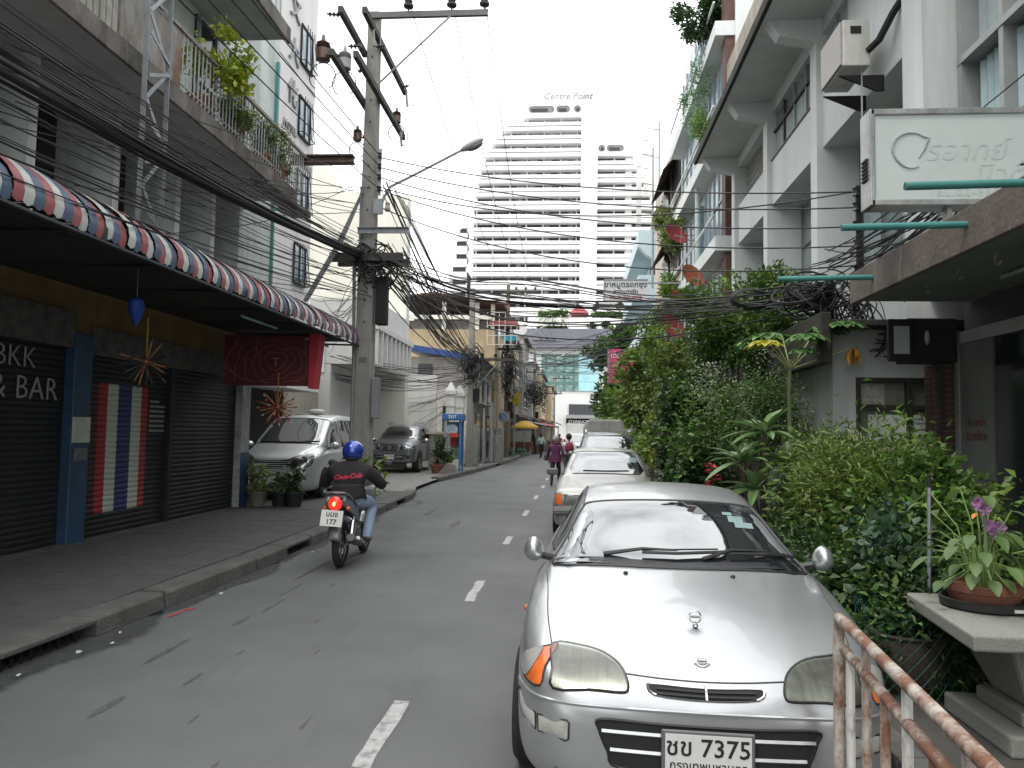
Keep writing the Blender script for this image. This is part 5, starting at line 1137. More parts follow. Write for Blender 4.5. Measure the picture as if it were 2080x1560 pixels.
hb.seam('bumper_ridge', [(-.80, .3, .555), (-.6, .1, .552), (-.3, .1, .55), (0, .1, .55), (.3, .1, .55), (.6, .1, .552), (.80, .3, .555)], FR, SILV, HC, .008, off=.0)
hb.patch('grille_slot', [(-.222, .1, .643), (-.1, .1, .640), (0, .1, .638), (.1, .1, .640), (.222, .1, .643), (.236, .1, .630), (.21, .1, .608), (.1, .1, .599), (0, .1, .597), (-.1, .1, .599), (-.21, .1, .608), (-.236, .1, .630)], FR, BLACK, HC, off=.003, rings=3, smooth=2, edge=CHROME, er=.006)
for z in (.613, .627):
    hb.seam('grille_bar', [(-.2, .1, z), (0, .1, z - .004), (.2, .1, z)], FR, TRIM, HC, .005, off=.008)
hb.seam('grille_post', [(0, .1, .645), (0, .1, .596)], FR, CHROME, HC, .007, off=.01, smooth=1)
hb.patch('lower_intake', [(-.43, .1, .505), (-.2, .1, .50), (0, .1, .498), (.2, .1, .50), (.43, .1, .505), (.43, .1, .46), (.40, .1, .38), (.35, .1, .315), (0, .1, .305), (-.35, .1, .315), (-.40, .1, .38), (-.435, .1, .46)], FR, BLACK, HC, off=.003, rings=4, smooth=4, edge=TRIM, er=.006)
for z, w_ in ((.458, .425), (.385, .39)):
    hb.seam('intake_slat', [(-w_, .1, z), (-.2, .1, z - .004), (0, .1, z - .005), (.2, .1, z - .004), (w_, .1, z)], FR, SILV, HC, .0105, off=-.001)
hb.patch('bumper_underside', [(-.62, .1, .29), (0, .1, .272), (.62, .1, .29), (.7, .15, .2), (0, .1, .18), (-.7, .15, .2)], FR, TRIM, HC, off=.004, rings=3, smooth=2)
NP = MB(); NP.bx(-.185, .185, -.03, -.018, .318, .492); npo = NP.build('number_plate', mat('plate_frame', (.16, .16, .16), .4, metal=.4), HC, local=True, bevel=.006)
q = MB(); q.bx(-.17, .17, -.033, -.03, .332, .478); q.build('plate_face', PLATE, npo, local=True)
PINK = mat('plate_ink', (.015, .015, .015), .6)
text('plate_text', 'ชข 7375', .098, (0, -.0335, .425), (R(90), 0, 0), PINK, npo, extrude=.001, local=True, bold=.0012, space=1.02)
text('plate_text', 'กรุงเทพมหานคร', .047, (0, -.0335, .355), (R(90), 0, 0), PINK, npo, extrude=.001, local=True, bold=.0005)
def ring_badge(parent, c, r, tilt, word=True):
    Mx = Matrix.Rotation(tilt, 3, 'X'); c = Vector(c); q = MB(); q.tube([c + Mx @ Vector((r * math.cos(a), 0, r * math.sin(a))) for a in np.linspace(0, 2 * math.pi, 25)], r * .11, 5, cap=False)
    o = q.build('ring_badge', CHROME, parent, local=True, smooth=True)
    q = MB(); q.add([c + Mx @ Vector(p) for p in [(-r * 1.4, -.004, -r * .28), (r * 1.4, -.004, -r * .28), (r * 1.4, -.004, r * .28), (-r * 1.4, -.004, r * .28), (-r * 1.4, .004, -r * .28), (r * 1.4, .004, -r * .28), (r * 1.4, .004, r * .28), (-r * 1.4, .004, r * .28)]], [(0, 1, 2, 3), (7, 6, 5, 4), (0, 4, 5, 1), (1, 5, 6, 2), (2, 6, 7, 3), (3, 7, 4, 0)]); b_ = q.build('badge_bar', CHROME, o, local=True)
    if word: text('badge_text', 'NISSAN', r * .5, c + Mx @ Vector((0, -.006, 0)), (R(90) + tilt, 0, 0), PINK, o, extrude=.0005, local=True, bold=.0004, sx=1.05)
    return o
e = hb.cast((0, .42, .9), (0, 0, -1), 0)
ring_badge(HC, (e.x, e.y, e.z + .042), .027, R(-8)); q = MB(); q.tube([e, (e.x, e.y, e.z + .02)], .006, 6); q.ball((e.x, e.y - .012, e.z + .006), (.014, .018, .008), 10, 6); q.build('badge_stem', CHROME, HC, local=True)
e = hb.cast((0, .17, .9), (0, 0, -1), .006); ring_badge(HC, e, .024, R(-58))

# ------------------------------------------------ beige older saloon behind it
BEIG = paint('champagne_paint', (.36, .35, .33), .38, .55)
t_m = dict(y=[0, .05, .12, .25, .5, 1.0, 1.45, 1.62, 1.9, 2.3, 2.8, 3.3, 3.8, 4.3, 4.6, 4.7], w=[.72, .80, .84, .86, .87, .87, .87, .87, .87, .87, .87, .87, .87, .86, .84, .78],
           zb=[.25, .22, .2, .2, .2, .2, .2, .2, .2, .2, .2, .2, .2, .21, .24, .28], zs=[.66, .70, .74, .77, .79, .84, .88, .89, .9, .91, .91, .91, .9, .88, .85, .75],
           zc=[.72, .76, .80, .83, .86, .92, .965, 1.03, 1.2, 1.39, 1.43, 1.41, 1.25, 1.0, .96, .85], wg=[.66, .72, .74, .75, .76, .77, .78, .78, .78, .78, .78, .78, .78, .76, .72, .68],
           zg=[.68, .73, .77, .80, .82, .87, .91, .92, .935, .94, .94, .94, .93, .9, .87, .77], wr=[.5, .55, .58, .6, .6, .6, .66, .70, .66, .60, .58, .58, .64, .6, .55, .5], zr=[.71, .755, .79, .82, .85, .91, .95, 1.0, 1.15, 1.34, 1.385, 1.36, 1.19, .98, .94, .83])
MC = thing('beige_saloon', 'champagne coloured square-fronted saloon parked second in the right hand row', 'car', (.57, 12.1, 0), 'parked cars on the right', R(-1))
mb = Body(t_m); mb.obj(BEIG, MC)
mb.patch('windscreen', [(-.74, 1.6, .96), (0, 1.5, .975), (.74, 1.6, .96), (.66, 2.05, 1.22), (.58, 2.27, 1.36), (0, 2.25, 1.385), (-.58, 2.27, 1.36), (-.66, 2.05, 1.22)], WS, CGLASS, MC, off=.006, rings=6, smooth=3, edge=TRIM, er=.01)
for i in range(3): 
    q = MB(); q.add([mb.cast((x, y, 1.2), WS, .009) for x, y in ((.42, 2.05 - i * .09), (.55, 2.05 - i * .09), (.55, 2.11 - i * .09), (.42, 2.11 - i * .09))], [(0, 1, 2, 3)]); q.build('sticker', MATS['pale_sticker'], MC, local=True)
for f in (-1, 1):
    mb.patch('side_window', M_(f, [(.9, 2.0, .96), (.9, 2.35, 1.3), (.9, 2.75, 1.34), (.9, 2.78, .96)]), (-f, 0, 0), CGLASS, MC, off=.005, smooth=1, edge=TRIM)
    mb.patch('side_window', M_(f, [(.9, 2.85, .96), (.9, 2.83, 1.34), (.9, 3.3, 1.32), (.9, 3.7, .98)]), (-f, 0, 0), CGLASS, MC, off=.005, smooth=1, edge=TRIM)
    q = MB(); q.bx(f * .95 - .1, f * .95 + .1, 1.78, 1.86, .93, 1.05); q.build('wing_mirror', mat('grey_mirror', (.10, .10, .10), .4), MC, local=True, bevel=.03)
    mb.patch('head_lamp', M_(f, [(.70, .1, .72), (.42, .1, .72), (.42, .1, .56), (.70, .1, .56)]), FR, mat('dark_lamp_glass', (.10, .10, .095), .12, coat=.9), MC, off=.006, smooth=1, edge=TRIM)
    mb.patch('indicator', M_(f, [(.72, .1, .72), (.80, .15, .72), (.83, .2, .70), (.83, .2, .57), (.80, .15, .56), (.72, .1, .56)]), FR, ORNG, MC, off=.008, smooth=1, edge=TRIM)
    for wy in (.85, 3.65):
        mb.patch('wheel_arch', [(f * .95, wy + .36 * math.cos(a), max(.2, .31 + .36 * math.sin(a))) for a in np.linspace(0, 2 * math.pi, 22, endpoint=False)], (-f, 0, 0), BLACK, MC, off=.003, smooth=1); wheel(MC, f * .79, wy, .31, .19, f)
mb.patch('grille', [(-.36, .1, .74), (.36, .1, .74), (.33, .1, .55), (-.33, .1, .55)], FR, TRIM, MC, off=.008, smooth=1, edge=CHROME, er=.012)
q = MB(); q.bx(-.86, .86, -.06, .12, .40, .53); q.build('bumper', mat('grey_bumper', (.13, .125, .12), .6), MC, local=True, bevel=.04)
q = MB(); q.bx(-.84, .84, -.066, -.06, .475, .495); q.build('bumper_strip', CHROME, MC, local=True)
mb.seam('wiper', [(-.4, 1.64, 1), (0, 1.62, 1), (.4, 1.66, 1)], WS, TRIM, MC, .009, off=.012)
for f in (-1, 1): mb.seam('bonnet_crease', M_(f, [(.6, 1.45, 1), (.5, .8, 1), (.4, .2, 1)]), (0, 0, -1), BEIG, MC, .006)

# ------------------------------------------------ silver people carrier on the pavement
VSIL = paint('van_silver', (.60, .61, .61), .34, .7)
t_v = dict(y=[0, .05, .14, .3, .55, .9, 1.1, 1.4, 1.8, 2.1, 2.6, 3.4, 4.2, 4.6, 4.78, 4.8], w=[.66, .76, .84, .88, .9, .9, .9, .9, .9, .9, .9, .9, .9, .89, .86, .8],
           zb=[.24, .21, .19, .18, .18, .18, .18, .18, .18, .18, .18, .18, .18, .2, .24, .3], zs=[.70, .78, .86, .93, .98, 1.02, 1.03, 1.04, 1.04, 1.05, 1.06, 1.07, 1.08, 1.08, 1.06, 1.0],
           zc=[.80, .90, .97, 1.04, 1.11, 1.19, 1.27, 1.48, 1.75, 1.87, 1.93, 1.94, 1.92, 1.87, 1.78, 1.6], wg=[.58, .66, .72, .76, .78, .80, .82, .84, .84, .84, .84, .84, .84, .83, .8, .74],
           zg=[.74, .83, .91, .98, 1.03, 1.07, 1.09, 1.10, 1.10, 1.10, 1.11, 1.12, 1.12, 1.12, 1.1, 1.05], wr=[.4, .45, .5, .55, .6, .68, .78, .75, .71, .69, .68, .68, .68, .68, .66, .62], zr=[.79, .885, .96, 1.03, 1.095, 1.17, 1.22, 1.41, 1.67, 1.79, 1.86, 1.87, 1.85, 1.8, 1.7, 1.5])
VN = thing('silver_van', 'silver people carrier parked on the pavement behind the potted plants', 'van', (-6.40, 16.0, .135), None, R(1.5))
vb = Body(t_v); vb.obj(VSIL, VN)
vb.patch('windscreen', [(-.80, 1.08, 1.18), (-.4, .98, 1.2), (0, .95, 1.21), (.4, .98, 1.2), (.80, 1.08, 1.18), (.76, 1.4, 1.42), (.70, 1.85, 1.72), (.6, 1.93, 1.78), (0, 1.92, 1.80), (-.6, 1.93, 1.78), (-.70, 1.85, 1.72), (-.76, 1.4, 1.42)], WS, CGLASS, VN, off=.006, rings=6, smooth=3, edge=TRIM, er=.012)
vb.seam('wiper', [(-.65, 1.1, 1.2), (-.2, 1.0, 1.22), (.2, 1.02, 1.24)], WS, TRIM, VN, .012, off=.015); vb.seam('wiper', [(.05, 1.0, 1.2), (.4, 1.05, 1.22), (.7, 1.14, 1.24)], WS, TRIM, VN, .012, off=.015)
for f in (-1, 1):
    vb.patch('side_window', M_(f, [(.95, 1.5, 1.15), (.95, 1.95, 1.68), (.95, 2.35, 1.74), (.95, 2.4, 1.12)]), (-f, 0, 0), CGLASS, VN, off=.005, smooth=1, edge=TRIM)
    vb.patch('side_window', M_(f, [(.95, 2.5, 1.12), (.95, 2.48, 1.75), (.95, 3.35, 1.76), (.95, 3.38, 1.14)]), (-f, 0, 0), CGLASS, VN, off=.005, smooth=1, edge=TRIM)
    vb.patch('side_window', M_(f, [(.95, 3.48, 1.14), (.95, 3.46, 1.76), (.95, 4.3, 1.73), (.95, 4.45, 1.18)]), (-f, 0, 0), CGLASS, VN, off=.005, smooth=1, edge=TRIM)
    mirror(VN, f * 1.0, 1.30, 1.17, .11, .1, .085, VSIL, f)
    hl = M_(f, [(.38, .1, .90), (.60, .1, .965), (.76, .2, .985), (.82, .3, .97), (.825, .3, .86), (.78, .2, .76), (.6, .1, .71), (.42, .1, .70), (.36, .1, .76)])
    h0 = vb.patch('head_lamp', hl, (-f * .25, 1, .12), mat('bright_reflector', (.55, .56, .56), .2, metal=.8, var=.3, scale=9), VN, off=.005, rings=5, smooth=2, edge=TRIM, er=.008)
    vb.patch('lamp_glass', hl, (-f * .25, 1, .12), LENS, h0, off=.02, rings=5, smooth=2)
    for (lx_, lz) in ((.50, .78), (.68, .87)):
        q = MB(); q.lathe([(0, -.03), (.04, -.025), (.06, 0), (.075, .0)], vb.cast((f * lx_, .1, lz), FR, .015), 14, Matrix.Rotation(R(90), 3, 'X')); q.build('projector', TRIM if lx_ < .6 else CHROME, h0, local=True, smooth=True)
    vb.patch('fog_recess', M_(f, [(.50, .1, .52), (.76, .2, .55), (.76, .2, .46), (.50, .1, .44)]), FR, TRIM, VN, off=.004, smooth=1, edge=VSIL, er=.012)
    vb.patch('fog_lamp', M_(f, [(.54, .1, .51), (.74, .2, .535), (.74, .2, .475), (.54, .1, .455)]), FR, CHROME, VN, off=.008, smooth=1)
    for wy in (.92, 3.75):
        vb.patch('wheel_arch', [(f * .98, wy + .38 * math.cos(a), max(.18, .32 + .38 * math.sin(a))) for a in np.linspace(0, 2 * math.pi, 22, endpoint=False)], (-f, 0, 0), BLACK, VN, off=.003, smooth=1); wheel(VN, f * .81, wy, .32, .2, f)
vb.patch('grille', [(-.52, .1, .90), (-.3, .1, .87), (0, .1, .86), (.3, .1, .87), (.52, .1, .90), (.42, .1, .78), (.34, .1, .69), (0, .1, .665), (-.34, .1, .69), (-.42, .1, .78)], FR, TRIM, VN, off=.006, rings=4, smooth=2, edge=CHROME, er=.014)
for z, w_ in ((.70, .33), (.745, .37), (.79, .41), (.83, .46)): vb.seam('grille_bar', [(-w_, .1, z + .01), (0, .1, z), (w_, .1, z + .01)], FR, CHROME, VN, .010, off=.012)
vb.patch('lower_intake', [(-.5, .1, .38), (0, .1, .37), (.5, .1, .38), (.46, .1, .28), (0, .1, .26), (-.46, .1, .28)], FR, TRIM, VN, off=.005, smooth=2, edge=VSIL, er=.012)
for z in (.31, .345): vb.seam('intake_bar', [(-.47, .1, z), (0, .1, z - .01), (.47, .1, z)], FR, CHROME, VN, .006, off=.01)
vb.patch('moon_roof', [(-.45, 2.1, 1.9), (.45, 2.1, 1.9), (.48, 2.6, 1.95), (-.48, 2.6, 1.95)], (0, 0, -1), CGLASS, VN, off=.004, smooth=1)
q = MB(); q.lathe([(.20, 0), (.20, .06), (.17, .09), (.10, .105), (0, .11)], (.1, 2.75, 1.93), 16); q.build('roof_dome', mat('dome_white', (.6, .58, .54), .5), VN, local=True, smooth=True)
vb.seam('bonnet_seam', [(-.60, .2, .98), (-.68, .6, 1.1), (-.74, .95, 1.2)], (0, 0, -1), TRIM, VN, .004); vb.seam('bonnet_seam', [(.60, .2, .98), (.68, .6, 1.1), (.74, .95, 1.2)], (0, 0, -1), TRIM, VN, .004)

# ------------------------------------------------ grey pickup beyond the pole
PGRY = paint('pickup_grey', (.16, .17, .18), .34, .6)
t_p = dict(y=[0, .06, .15, .3, .6, 1.0, 1.25, 1.5, 1.8, 2.05, 2.5, 3.2, 3.6, 3.7, 4.5, 5.1, 5.2], w=[.72, .82, .87, .9, .92, .92, .92, .92, .92, .92, .92, .92, .92, .92, .92, .9, .86],
           zb=[.42, .38, .36, .36, .36, .36, .36, .36, .36, .36, .36, .36, .36, .36, .4, .42, .45], zs=[.92, .98, 1.02, 1.05, 1.07, 1.10, 1.12, 1.12, 1.12, 1.13, 1.13, 1.13, 1.12, 1.08, 1.05, 1.05, 1.0],
           zc=[1.0, 1.08, 1.13, 1.16, 1.20, 1.24, 1.30, 1.46, 1.66, 1.77, 1.82, 1.80, 1.72, 1.1, 1.06, 1.06, 1.0], wg=[.66, .74, .78, .8, .82, .83, .84, .84, .84, .84, .84, .84, .84, .84, .84, .82, .8],
           zg=[.96, 1.02, 1.06, 1.09, 1.12, 1.15, 1.17, 1.17, 1.17, 1.17, 1.17, 1.17, 1.16, 1.09, 1.05, 1.05, 1.0], wr=[.5, .55, .58, .6, .62, .68, .77, .73, .69, .67, .66, .66, .68, .7, .7, .7, .65], zr=[.99, 1.07, 1.115, 1.15, 1.185, 1.225, 1.26, 1.4, 1.59, 1.70, 1.755, 1.735, 1.65, 1.1, 1.06, 1.06, 1.0])
PU = thing('grey_pickup', 'dark grey pickup with chrome V grille parked beyond the pole', 'pickup', (-6.72, 28.0, .1), None, R(-2))
pb = Body(t_p); pb.obj(PGRY, PU)
pb.patch('windscreen', [(-.78, 1.28, 1.24), (0, 1.18, 1.27), (.78, 1.28, 1.24), (.73, 1.55, 1.42), (.66, 1.9, 1.66), (0, 1.9, 1.70), (-.66, 1.9, 1.66), (-.73, 1.55, 1.42)], WS, CGLASS, PU, off=.006, rings=5, smooth=3, edge=TRIM, er=.012)
for f in (-1, 1):
    pb.patch('side_window', M_(f, [(.95, 1.6, 1.2), (.95, 2.0, 1.62), (.95, 2.5, 1.68), (.95, 2.55, 1.2)]), (-f, 0, 0), CGLASS, PU, off=.005, smooth=1, edge=TRIM)
    mirror(PU, f * 1.05, 1.42, 1.2, .11, .1, .09, CHROME, f)
    pb.patch('head_lamp', M_(f, [(.53, .1, 1.03), (.80, .2, 1.02), (.84, .25, .96), (.82, .25, .84), (.53, .1, .86)]), (-f * .2, 1, 0), MATS['bright_reflector'], PU, off=.006, smooth=1, edge=TRIM)
    pb.seam('grille_blade', M_(f, [(.42, .1, 1.05), (.36, .1, .9), (.30, .1, .82)]), FR, CHROME, PU, .035, off=.015)
    pb.patch('fog_recess', M_(f, [(.60, .1, .66), (.78, .2, .68), (.78, .2, .54), (.6, .1, .54)]), FR, TRIM, PU, off=.005, smooth=1)
    pb.seam('bumper_chrome', M_(f, [(.24, .1, .60), (.5, .1, .60)]), FR, CHROME, PU, .022, off=.01, smooth=1)
    q = MB(); q.tube([(f * .6, 2.0, 1.80), (f * .6, 2.1, 1.87), (f * .6, 3.2, 1.86), (f * .6, 3.3, 1.78)], .022, 6); q.build('roof_rail', ALU, PU, local=True)
    for wy in (.95, 4.15):
        pb.patch('wheel_arch', [(f * 1.0, wy + .46 * math.cos(a), max(.37, .40 + .46 * math.sin(a))) for a in np.linspace(0, 2 * math.pi, 22, endpoint=False)], (-f, 0, 0), BLACK, PU, off=.003, smooth=1); wheel(PU, f * .82, wy, .38, .24, f)
pb.patch('grille', [(-.36, .1, 1.05), (.36, .1, 1.05), (.27, .1, .82), (-.27, .1, .82)], FR, TRIM, PU, off=.006, smooth=1)
for z in (.87, .92, .97, 1.01): pb.seam('grille_bar', [(-.26, .1, z), (.26, .1, z)], FR, CHROME, PU, .006, off=.01, smooth=1)
for f in (-1, 1): pb.patch('side_grille', M_(f, [(.40, .1, 1.03), (.50, .1, 1.03), (.50, .1, .86), (.36, .1, .86)]), FR, TRIM, PU, off=.005, smooth=1)
ring_badge(PU, pb.cast((0, .1, .94), FR, .02), .055, 0, False)
pb.patch('lower_intake', [(-.6, .1, .68), (.6, .1, .68), (.52, .1, .5), (-.52, .1, .5)], FR, TRIM, PU, off=.004, smooth=1)
q = MB(); q.bx(-.19, .19, -.05, -.03, .52, .68); po = q.build('number_plate', PLATE, PU, local=True); text('plate_text', 'ฎษฬ 1631', .1, (0, -.052, .61), (R(90), 0, 0), PINK, po, extrude=.001, local=True)

# ------------------------------------------------ dark SUV, covered truck and white truck farther along the right lane
DSUV = paint('suv_slate', (.09, .10, .12), .3, .5)
SV = thing('slate_suv', 'dark slate SUV parked behind the champagne saloon', 'car', (1.0, 19.6, 0), 'parked cars on the right', 0)
sb = Body(dict(t_p, zc=[1.0, 1.06, 1.1, 1.13, 1.16, 1.2, 1.28, 1.44, 1.62, 1.70, 1.75, 1.75, 1.72, 1.70, 1.6, 1.2, 1.0], zr=[.99, 1.05, 1.09, 1.12, 1.15, 1.19, 1.24, 1.38, 1.55, 1.63, 1.68, 1.68, 1.65, 1.62, 1.5, 1.15, .98], zb=[.3] * 17, zs=[.85, .9, .95, 1.0, 1.03, 1.05, 1.06, 1.06, 1.06, 1.06, 1.06, 1.06, 1.06, 1.06, 1.05, 1.02, .95])); sb.obj(DSUV, SV)
sb.patch('windscreen', [(-.78, 1.25, 1.2), (0, 1.15, 1.23), (.78, 1.25, 1.2), (.66, 1.9, 1.58), (0, 1.9, 1.63), (-.66, 1.9, 1.58)], WS, CGLASS, SV, off=.006, rings=5, smooth=3, edge=TRIM, er=.012)
for f in (-1, 1):
    sb.patch('side_window', M_(f, [(.95, 1.6, 1.12), (.95, 2.0, 1.54), (.95, 3.6, 1.55), (.95, 4.2, 1.12)]), (-f, 0, 0), CGLASS, SV, off=.005, smooth=1, edge=TRIM)
    mirror(SV, f * 1.03, 1.42, 1.12, .1, .09, .08, DSUV, f)
    q = MB(); q.tube([(f * .62, 2.0, 1.70), (f * .62, 2.15, 1.78), (f * .62, 3.4, 1.78), (f * .62, 3.5, 1.70)], .02, 6); q.build('roof_rail', CHROME, SV, local=True)
    sb.patch('head_lamp', M_(f, [(.5, .1, .88), (.8, .2, .9), (.8, .2, .76), (.5, .1, .76)]), FR, MATS['bright_reflector'], SV, off=.006, smooth=1, edge=TRIM)
    for wy in (.95, 3.9): wheel(SV, f * .83, wy, .35, .2, f)
sb.patch('grille', [(-.45, .1, .9), (.45, .1, .9), (.4, .1, .72), (-.4, .1, .72)], FR, TRIM, SV, off=.006, smooth=1, edge=CHROME)
CT = thing('covered_truck', 'small truck under a grey rounded canopy parked beside the shrubs', 'truck', (1.35, 26.6, 0), 'parked cars on the right')
q = MB(); q.prism([(-.9, .5), (.9, .5), (.92, 1.9), (.86, 2.12), (.7, 2.2), (-.7, 2.2), (-.86, 2.12), (-.92, 1.9)], 1.3, 4.6, 'y'); q.build('canopy', mat('grey_tarpaulin', (.27, .27, .25), .85, var=.15, scale=2, bump=.2, dirt=.3), CT, local=True, bevel=.06)
q = MB(); q.prism([(0, .5), (0, .95), (.5, 1.05), (.95, 1.75), (1.3, 1.8), (1.3, .5)], -.82, .82, 'x'); q.v = [(x, y, z) for x, y, z in q.v]; q.build('cab', paint('cab_grey', (.2, .2, .2)), CT, local=True, bevel=.05)
q = MB(); q.prism([(.52, 1.08), (.93, 1.68), (.9, 1.7), (.49, 1.1)], -.72, .72, 'x'); q.build('windscreen', CGLASS, CT, local=True)
for f in (-1, 1):
    for wy in (.65, 3.6): wheel(CT, f * .78, wy, .3, .18, f)
WT = thing('white_truck', 'small white truck with cargo box coming up the street', 'truck', (.35, 55, 0))
q = MB(); q.bx(-.8, .8, 1.7, 4.5, .5, 2.4); q.build('cargo_box', mat('truck_white', (.72, .72, .71), .5), WT, local=True, bevel=.04)
q = MB(); q.prism([(0, .35), (0, .85), (.55, 1.02), (1.0, 1.62), (1.7, 1.66), (1.7, .35)], -.78, .78, 'x'); q.build('cab', MATS['truck_white'], WT, local=True, bevel=.06)
q = MB(); q.prism([(.58, 1.05), (.98, 1.57), (.95, 1.59), (.55, 1.07)], -.66, .66, 'x'); q.build('windscreen', CGLASS, WT, local=True)
q = MB(); q.bx(-.35, .35, -.02, 0, .55, .78); q.build('grille', TRIM, WT, local=True)
for f in (-1, 1):
    q = MB(); q.bx(f * .6 - .14, f * .6 + .14, -.025, 0, .62, .78); q.build('head_lamp', CHROME, WT, local=True)
    for wy in (.7, 3.6): wheel(WT, f * .68, wy, .3, .18, f)
    q = MB(); q.bx(f * .92 - .07, f * .92 + .07, .72, .8, 1.05, 1.25); q.build('wing_mirror', TRIM, WT, local=True)
# ================================================================ utility poles
PCON = mat('pole_concrete', (.27, .26, .235), .85, var=.15, scale=4, bump=.3, bscale=50, dirt=.45, dcol=(.11, .105, .09), dscale=(5, 5, .5))
TIMB = mat('dark_timber_arm', (.055, .05, .045), .8, var=.3, scale=8)
INSB = mat('black_insulator', (.03, .028, .028), .35, var=.2); INSR = mat('brown_porcelain', (.10, .05, .04), .3, var=.2); INSG = mat('grey_porcelain', (.3, .3, .29), .4)
CABLE = mat('black_cable', (.016, .016, .017), .6, var=.3, scale=3)
BRX = mat('grey_box_paint', (.2, .21, .21), .6, var=.1)
UP = thing('utility_pole', 'tall square concrete utility pole with street lamp and crossarms', 'pole', (-4.12, 14.9, .15))
def sq(c, z0, z1, a, b, name, m, parent, n=8):
    q = MB(); vs = []
    for i in range(n + 1):
        z = z0 + (z1 - z0) * i / n; h = (a + (b - a) * i / n) / 2; k = h * .82
        vs += [(c[0] + dx * h if abs(dx) == 1 and abs(dy) < 1 else c[0] + dx * h, c[1] + dy * h, z) for dx, dy in ((-1, -.82), (-.82, -1), (.82, -1), (1, -.82), (1, .82), (.82, 1), (-.82, 1), (-1, .82))]
    q.add(vs, [(i * 8 + j, i * 8 + (j + 1) % 8, (i + 1) * 8 + (j + 1) % 8, (i + 1) * 8 + j) for i in range(n) for j in range(8)] + [tuple(n * 8 + j for j in range(8))])
    return q.build(name, m, parent)
sq((-4.12, 14.9), .12, 10.15, .37, .23, 'shaft', PCON, UP)
q = MB(); q.bx(-4.2, -4.04, 14.735, 14.76, .5, 3.1); q.build('recess_panel', mat('recess_dark_concrete', (.16, .155, .14), .9), UP)
for k in range(14):
    q = MB(); q.lathe([(.016, 0), (.016, .02)], (-4.12, 14.79 - .003 * (14 - k), 3.8 + k * .45), 8, Matrix.Rotation(R(90), 3, 'X')); q.build('bolt_hole', BLACK, UP)
def pinins(parent, c, s=1.0, m=None):
    q = MB(); q.lathe([(.02 * s, 0), (.02 * s, .06 * s), (.05 * s, .07 * s), (.10 * s, .10 * s), (.105 * s, .14 * s), (.06 * s, .15 * s), (.07 * s, .19 * s), (.085 * s, .22 * s), (.05 * s, .26 * s), (0, .27 * s)], c, 14); return q.build('insulator', m or INSB, parent, smooth=True)
def strain(parent, a, d, n=3, s=1.0, m=None):
    d = Vector(d).normalized(); Mx = Vector((0, 0, 1)).rotation_difference(d).to_matrix(); pr = [(.018, 0)]
    for k in range(n): pr += [(.018 * s, .03 + k * .07), (.055 * s, .05 + k * .07), (.02 * s, .075 + k * .07)]
    q = MB(); q.lathe(pr + [(0.0, .08 + n * .07)], a, 10, Mx); return q.build('strain_insulator', m or INSR, parent, smooth=True)
q = MB(); q.bx(-4.25, -1.78, 14.72, 14.73, 9.98, 10.1); q.bx(-4.25, -1.78, 14.73, 14.80, 10.09, 10.1); q.bx(-4.25, -1.78, 14.73, 14.80, 9.98, 9.99); arm0 = q.build('steel_crossarm', mat('weathered_steel', (.12, .115, .12), .6, metal=.4, var=.2), UP)
for x in (-3.4, -2.52, -1.86): pinins(UP, (x, 14.76, 10.1), 1.0)
q = MB(); q.tube([(-2.52, 14.74, 10.0), (-3.98, 14.76, 8.62)], .02, 6); q.build('arm_brace', ALU, UP)
for (x, y0, y1, z) in ((-3.94, 13.5, 17.0, 9.45), (-4.3, 13.2, 14.9, 9.3), (-3.93, 13.0, 16.9, 8.35), (-4.31, 12.8, 15.2, 8.3)):
    q = MB(); q.bx(x - .045, x + .045, y0, y1, z - .06, z + .06); q.build('timber_crossarm', TIMB, UP)
for (a, d, n_) in (((-4.35, 13.4, 9.3), (-1, -.2, 0), 3), ((-3.94, 13.4, 8.7), (-1, 0, 0), 3), ((-4.25, 14.8, 8.9), (-1, 0, .1), 2), ((-3.94, 16.6, 9.4), (1, 0, .2), 2), ((-4.0, 14.6, 9.3), (1, -.2, .1), 2)):
    strain(UP, a, d, n_, 1.0, INSB)
for (c, s, m) in (((-4.52, 13.0, 8.35), 1.5, INSR), ((-4.31, 13.6, 8.47), 1.4, INSG), ((-4.38, 14.8, 7.55), 1.0, INSR), ((-3.93, 16.2, 8.49), 1.1, INSR)):
    q = MB(); q.lathe([(.06 * s, -.08 * s), (.085 * s, -.07 * s), (.085 * s, .06 * s), (.09 * s, .065 * s), (.06 * s, .08 * s), (.09 * s, .10 * s), (.06 * s, .115 * s), (.08 * s, .135 * s), (.03 * s, .16 * s), (.015 * s, .24 * s), (0, .25 * s)], c, 14); o = q.build('cutout', m, UP, smooth=True)
    if c[0] < -4.35: q = MB(); q.beam(c, (-4.2, c[1], c[2] - .02), .03, .03); q.build('bracket', TIMB, o)
    q = MB(); q.tube([(c[0] + .16 * s * math.sin(a), c[1], c[2] - .1 * s - .17 * s * (1 - math.cos(a))) for a in np.linspace(-2.6, 2.6, 14)], .010, 5); q.build('jumper_loop', CABLE, o)
for (c) in ((-3.88, 16.85, 9.38), (-3.88, 16.4, 8.28), (-3.93, 14.1, 9.38)):
    q = MB(); q.tube([c, (c[0] + .03, c[1], c[2] - .32)], .03, 6); q.tube([(c[0] + .02, c[1], c[2]), (c[0] + .16, c[1], c[2] + .04), (c[0] + .15, c[1], c[2] - .3), (c[0] + .04, c[1], c[2] - .3)], .011, 4); q.build('fuse_holder', INSG, UP)
